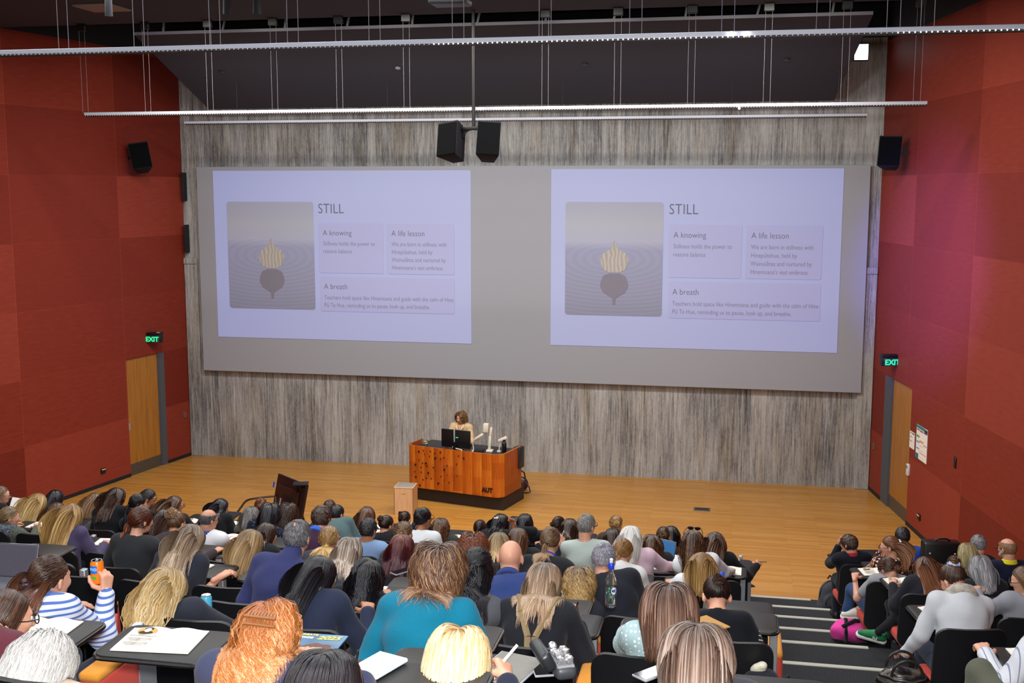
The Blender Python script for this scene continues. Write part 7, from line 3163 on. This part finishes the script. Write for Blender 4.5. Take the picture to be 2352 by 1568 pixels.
z3 = lev(4)
p = at_z(1955, 1462, z3 + .05)
r = empty('pink_bag', (p[0] + .02, p[1], z3), .12)
P = [ell((0, 0, .13), (.24, .15, .12), None, .04), cap((-.15, 0, .06), (.15, 0, .06), .07, .07, .05), cap((-.15, .06, .08), (.15, .06, .08), .07, .07, .05)]
V, Q = sdf_mesh(P, .010, .005, 9)
V[:, 2] = np.maximum(V[:, 2], .003)
link('bag_body', np_mesh('bag_body', V, Q), cloth('#e0459c'), r)
m = MB()
for x in (-.11, .11):
    m.tube([(x, -.155, .05), (x * .95, -.13, .16), (x * .8, -.03, .255), (x * .8, .08, .23), (x, .14, .12)], .02, 6)
m.tube([(-.22, -.09, .05), (0, -.165, .045), (.22, -.09, .05)], .012, 6)
m.tube([(-.14, -.1, .2), (.0, -.06, .26), (.16, .0, .2)], .022, 6)
m.build('strap', cloth('#1b1b1f'), r)
tag(r, 'bright pink holdall with black straps on the aisle steps', 'bag')

s = own(75)
p = at_y(1998, 1418, s['Yh'] + .25)
m = MB()
P = [ell((0, 0, 0), (.10, .07, .13), None, .03), ell((.03, .02, -.1), (.08, .07, .08), None, .04)]
V, Q = sdf_mesh(P, .010, .006, 4)
o = link('orange_jacket', np_mesh('orange_jacket', V, Q), cloth('#e8561c'), None, p)
tag(o, 'bundled orange jacket tucked between the seats above the pink bag', 'jacket')

# shoes of the crossed legs
for i, px, py, dY, toe, up, col, sole, mark, sd in ((75, 1972, 1398, .40, (-1, .1, -.12), (.0, -.3, 1), '#dcd8cc', '#e6e3da', None, 1), (76, 2020, 1452, .10, (-1, .05, .22), (.1, -.45, 1), '#1f7a4a', '#e8e8e4', 'N', 1), (75, 1938, 1432, .45, (-.5, .8, -.1), (0, 0, 1), '#1d1d22', '#b07a3c', None, -1)):
    s = own(i)
    w_ = at_y(px, py, seat_y(s['j']) + dY)
    l_ = Matrix.Rotation(-BODY[i]['h'], 3, 'Z') @ (Vector(w_) - BODY[i]['root'].location)
    Rm_ = np.array(rotz(-BODY[i]['h']))
    sneaker(BODY[i]['root'], np.array(l_), Rm_ @ np.array(toe), Rm_ @ np.array(up), col, sole, mark)

# leather handbag by the hoodie
s = own(81)
p = at_y(2075, 1578, seat_y(s['j']) - .25)
r = empty('leather_handbag', (p[0], p[1], lev(s['j']) if p[2] < lev(s['j']) + .6 else p[2] - .3), .1)
hz = p[2] - r.location.z
q = NT('dark_embossed_leather')
wv = q.n('ShaderNodeTexWave', wave_type='RINGS')
wv.inputs['Scale'].default_value = 9
wv.inputs['Distortion'].default_value = 5
q.l(q.coords(), wv.inputs[0])
q.base(q.ramp(wv.outputs['Fac'], [(.3, '#161418'), (.75, '#2a2528'), (.97, '#4e4436')]))
q.set(Roughness=.28)
q.bump(wv.outputs['Fac'], .5, .006)
P = [ell((0, 0, hz), (.21, .13, .16), None, .05), cap((-.15, 0, hz - .1), (.15, 0, hz - .1), .10, .10, .05)]
V, Q = sdf_mesh(P, .010, .006, 12)
link('bag_body', np_mesh('bag_body', V, Q), q.m, r)
m = MB()
for y in (-.09, .09):
    m.tube([(.11 * math.cos(a), y, hz + .12 + .12 * math.sin(a)) for a in np.linspace(0, PI, 14)], .011, 6)
m.tube([(-.2, -.1, hz + .02), (-.06, -.15, hz + .05), (.05, -.14, hz - .04), (.16, -.11, hz + .03)], .012, 6)
m.build('strap', plain('dark_leather_strap', '#2a2422', .35), r)
tag(r, 'shiny dark patterned leather handbag at the aisle end by hoodie', 'handbag')

# black equipment case by the right wall
p = at_y(2160, 1262, 13.35)
r = empty('equipment_case', (p[0], p[1], lev(2)), .12)
hz = p[2] - lev(2)
m = MB()
m.box((0, 0, hz * .5 + .06), (.42, .16, hz + .1), bev=.03)
m.build('case_body', plain('black_case', '#141112', .35), r)
m = MB()
for x in (-.14, .14):
    m.cyl((x, -.085, hz - .02), (x, -.079, hz - .02), .010, n=10)
m.build('rivets', plain('white_plate', '#d8d8d8', .4), r)
m = MB()
m.tube([(-.08, -.02, hz + .11), (-.04, -.03, hz + .14), (.06, -.03, hz + .14), (.10, -.02, hz + .11)], .010, 6)
m.build('handle', M_BLACK, r)
tag(r, 'black equipment case standing by the right wall behind the blue shirt', 'case')

# bag with crumpled tissue next to the striped sleeve
s = own(60)
p = at_y(1752, 1535, seat_y(s['j']) - .3)
r = empty('tote_bag', (p[0] + .0, p[1], p[2] - .19), .2)
r.scale = (.8, .8, .8)
P = [ell((0, 0, .10), (.15, .14, .13), None, .04), ell((-.05, .05, .03), (.14, .12, .09), None, .04)]
V, Q = sdf_mesh(P, .011, .007, 6)
link('bag_body', np_mesh('bag_body', V, Q), cloth('#23252e'), r)
m = MB()
m.tube([(.10, -.06, .18), (.16, -.08, .22), (.19, -.02, .14), (.16, .05, .06)], .010, 6)
m.build('strap', M_BLACKM, r)
tag(r, 'dark fabric tote bag on the aisle side of the striped sleeve', 'bag')
P = [ell((0, 0, 0), (.06, .045, .05), None, .02), ell((.03, .0, .04), (.04, .05, .035), None, .02), ell((-.03, .02, -.03), (.05, .05, .045), None, .02)]
V, Q = sdf_mesh(P, .008, .006, 15)
o = link('tissue_bundle', np_mesh('tissue_bundle', V, Q), cloth('#d8d2bd'), None, Vector(r.location) + Vector((-.02, 0, .185)))
o.scale = (.6, .6, .6)
tag(o, 'cream crumpled tissue bundle on top of the dark tote bag', 'tissue')

# bits at the aisle front: green sock foot seen beyond the last seat and a small black card
p = at_z(1722, 1345, .006)
m = MB()
m.box((0, 0, 0), (.13, .10, .012), bev=.003)
tag(m.build('black_wallet', M_BLACKM, None, (p[0], p[1], .006), (0, 0, .5)), 'small black folded case on the lowest step edge', 'wallet')
zt = tab_z(76)
p = at_z(2109, 1366, zt)
r = empty('blue_ball_pen_pot', p)
m = MB()
m.sphere((0, 0, .045), .026, n=18)
m.build('ball', plain('bright_blue', '#1c36e0', .2), r)
m = MB()
m.cyl((0, 0, 0), (0, 0, .03), .01, .014, n=12)
m.build('foot', plain('pale_blue_foot', '#7d93d8', .3), r)
r.name = 'blue_ornament'
tag(r, 'shiny round blue knob standing on a dark writing tablet', 'ornament')
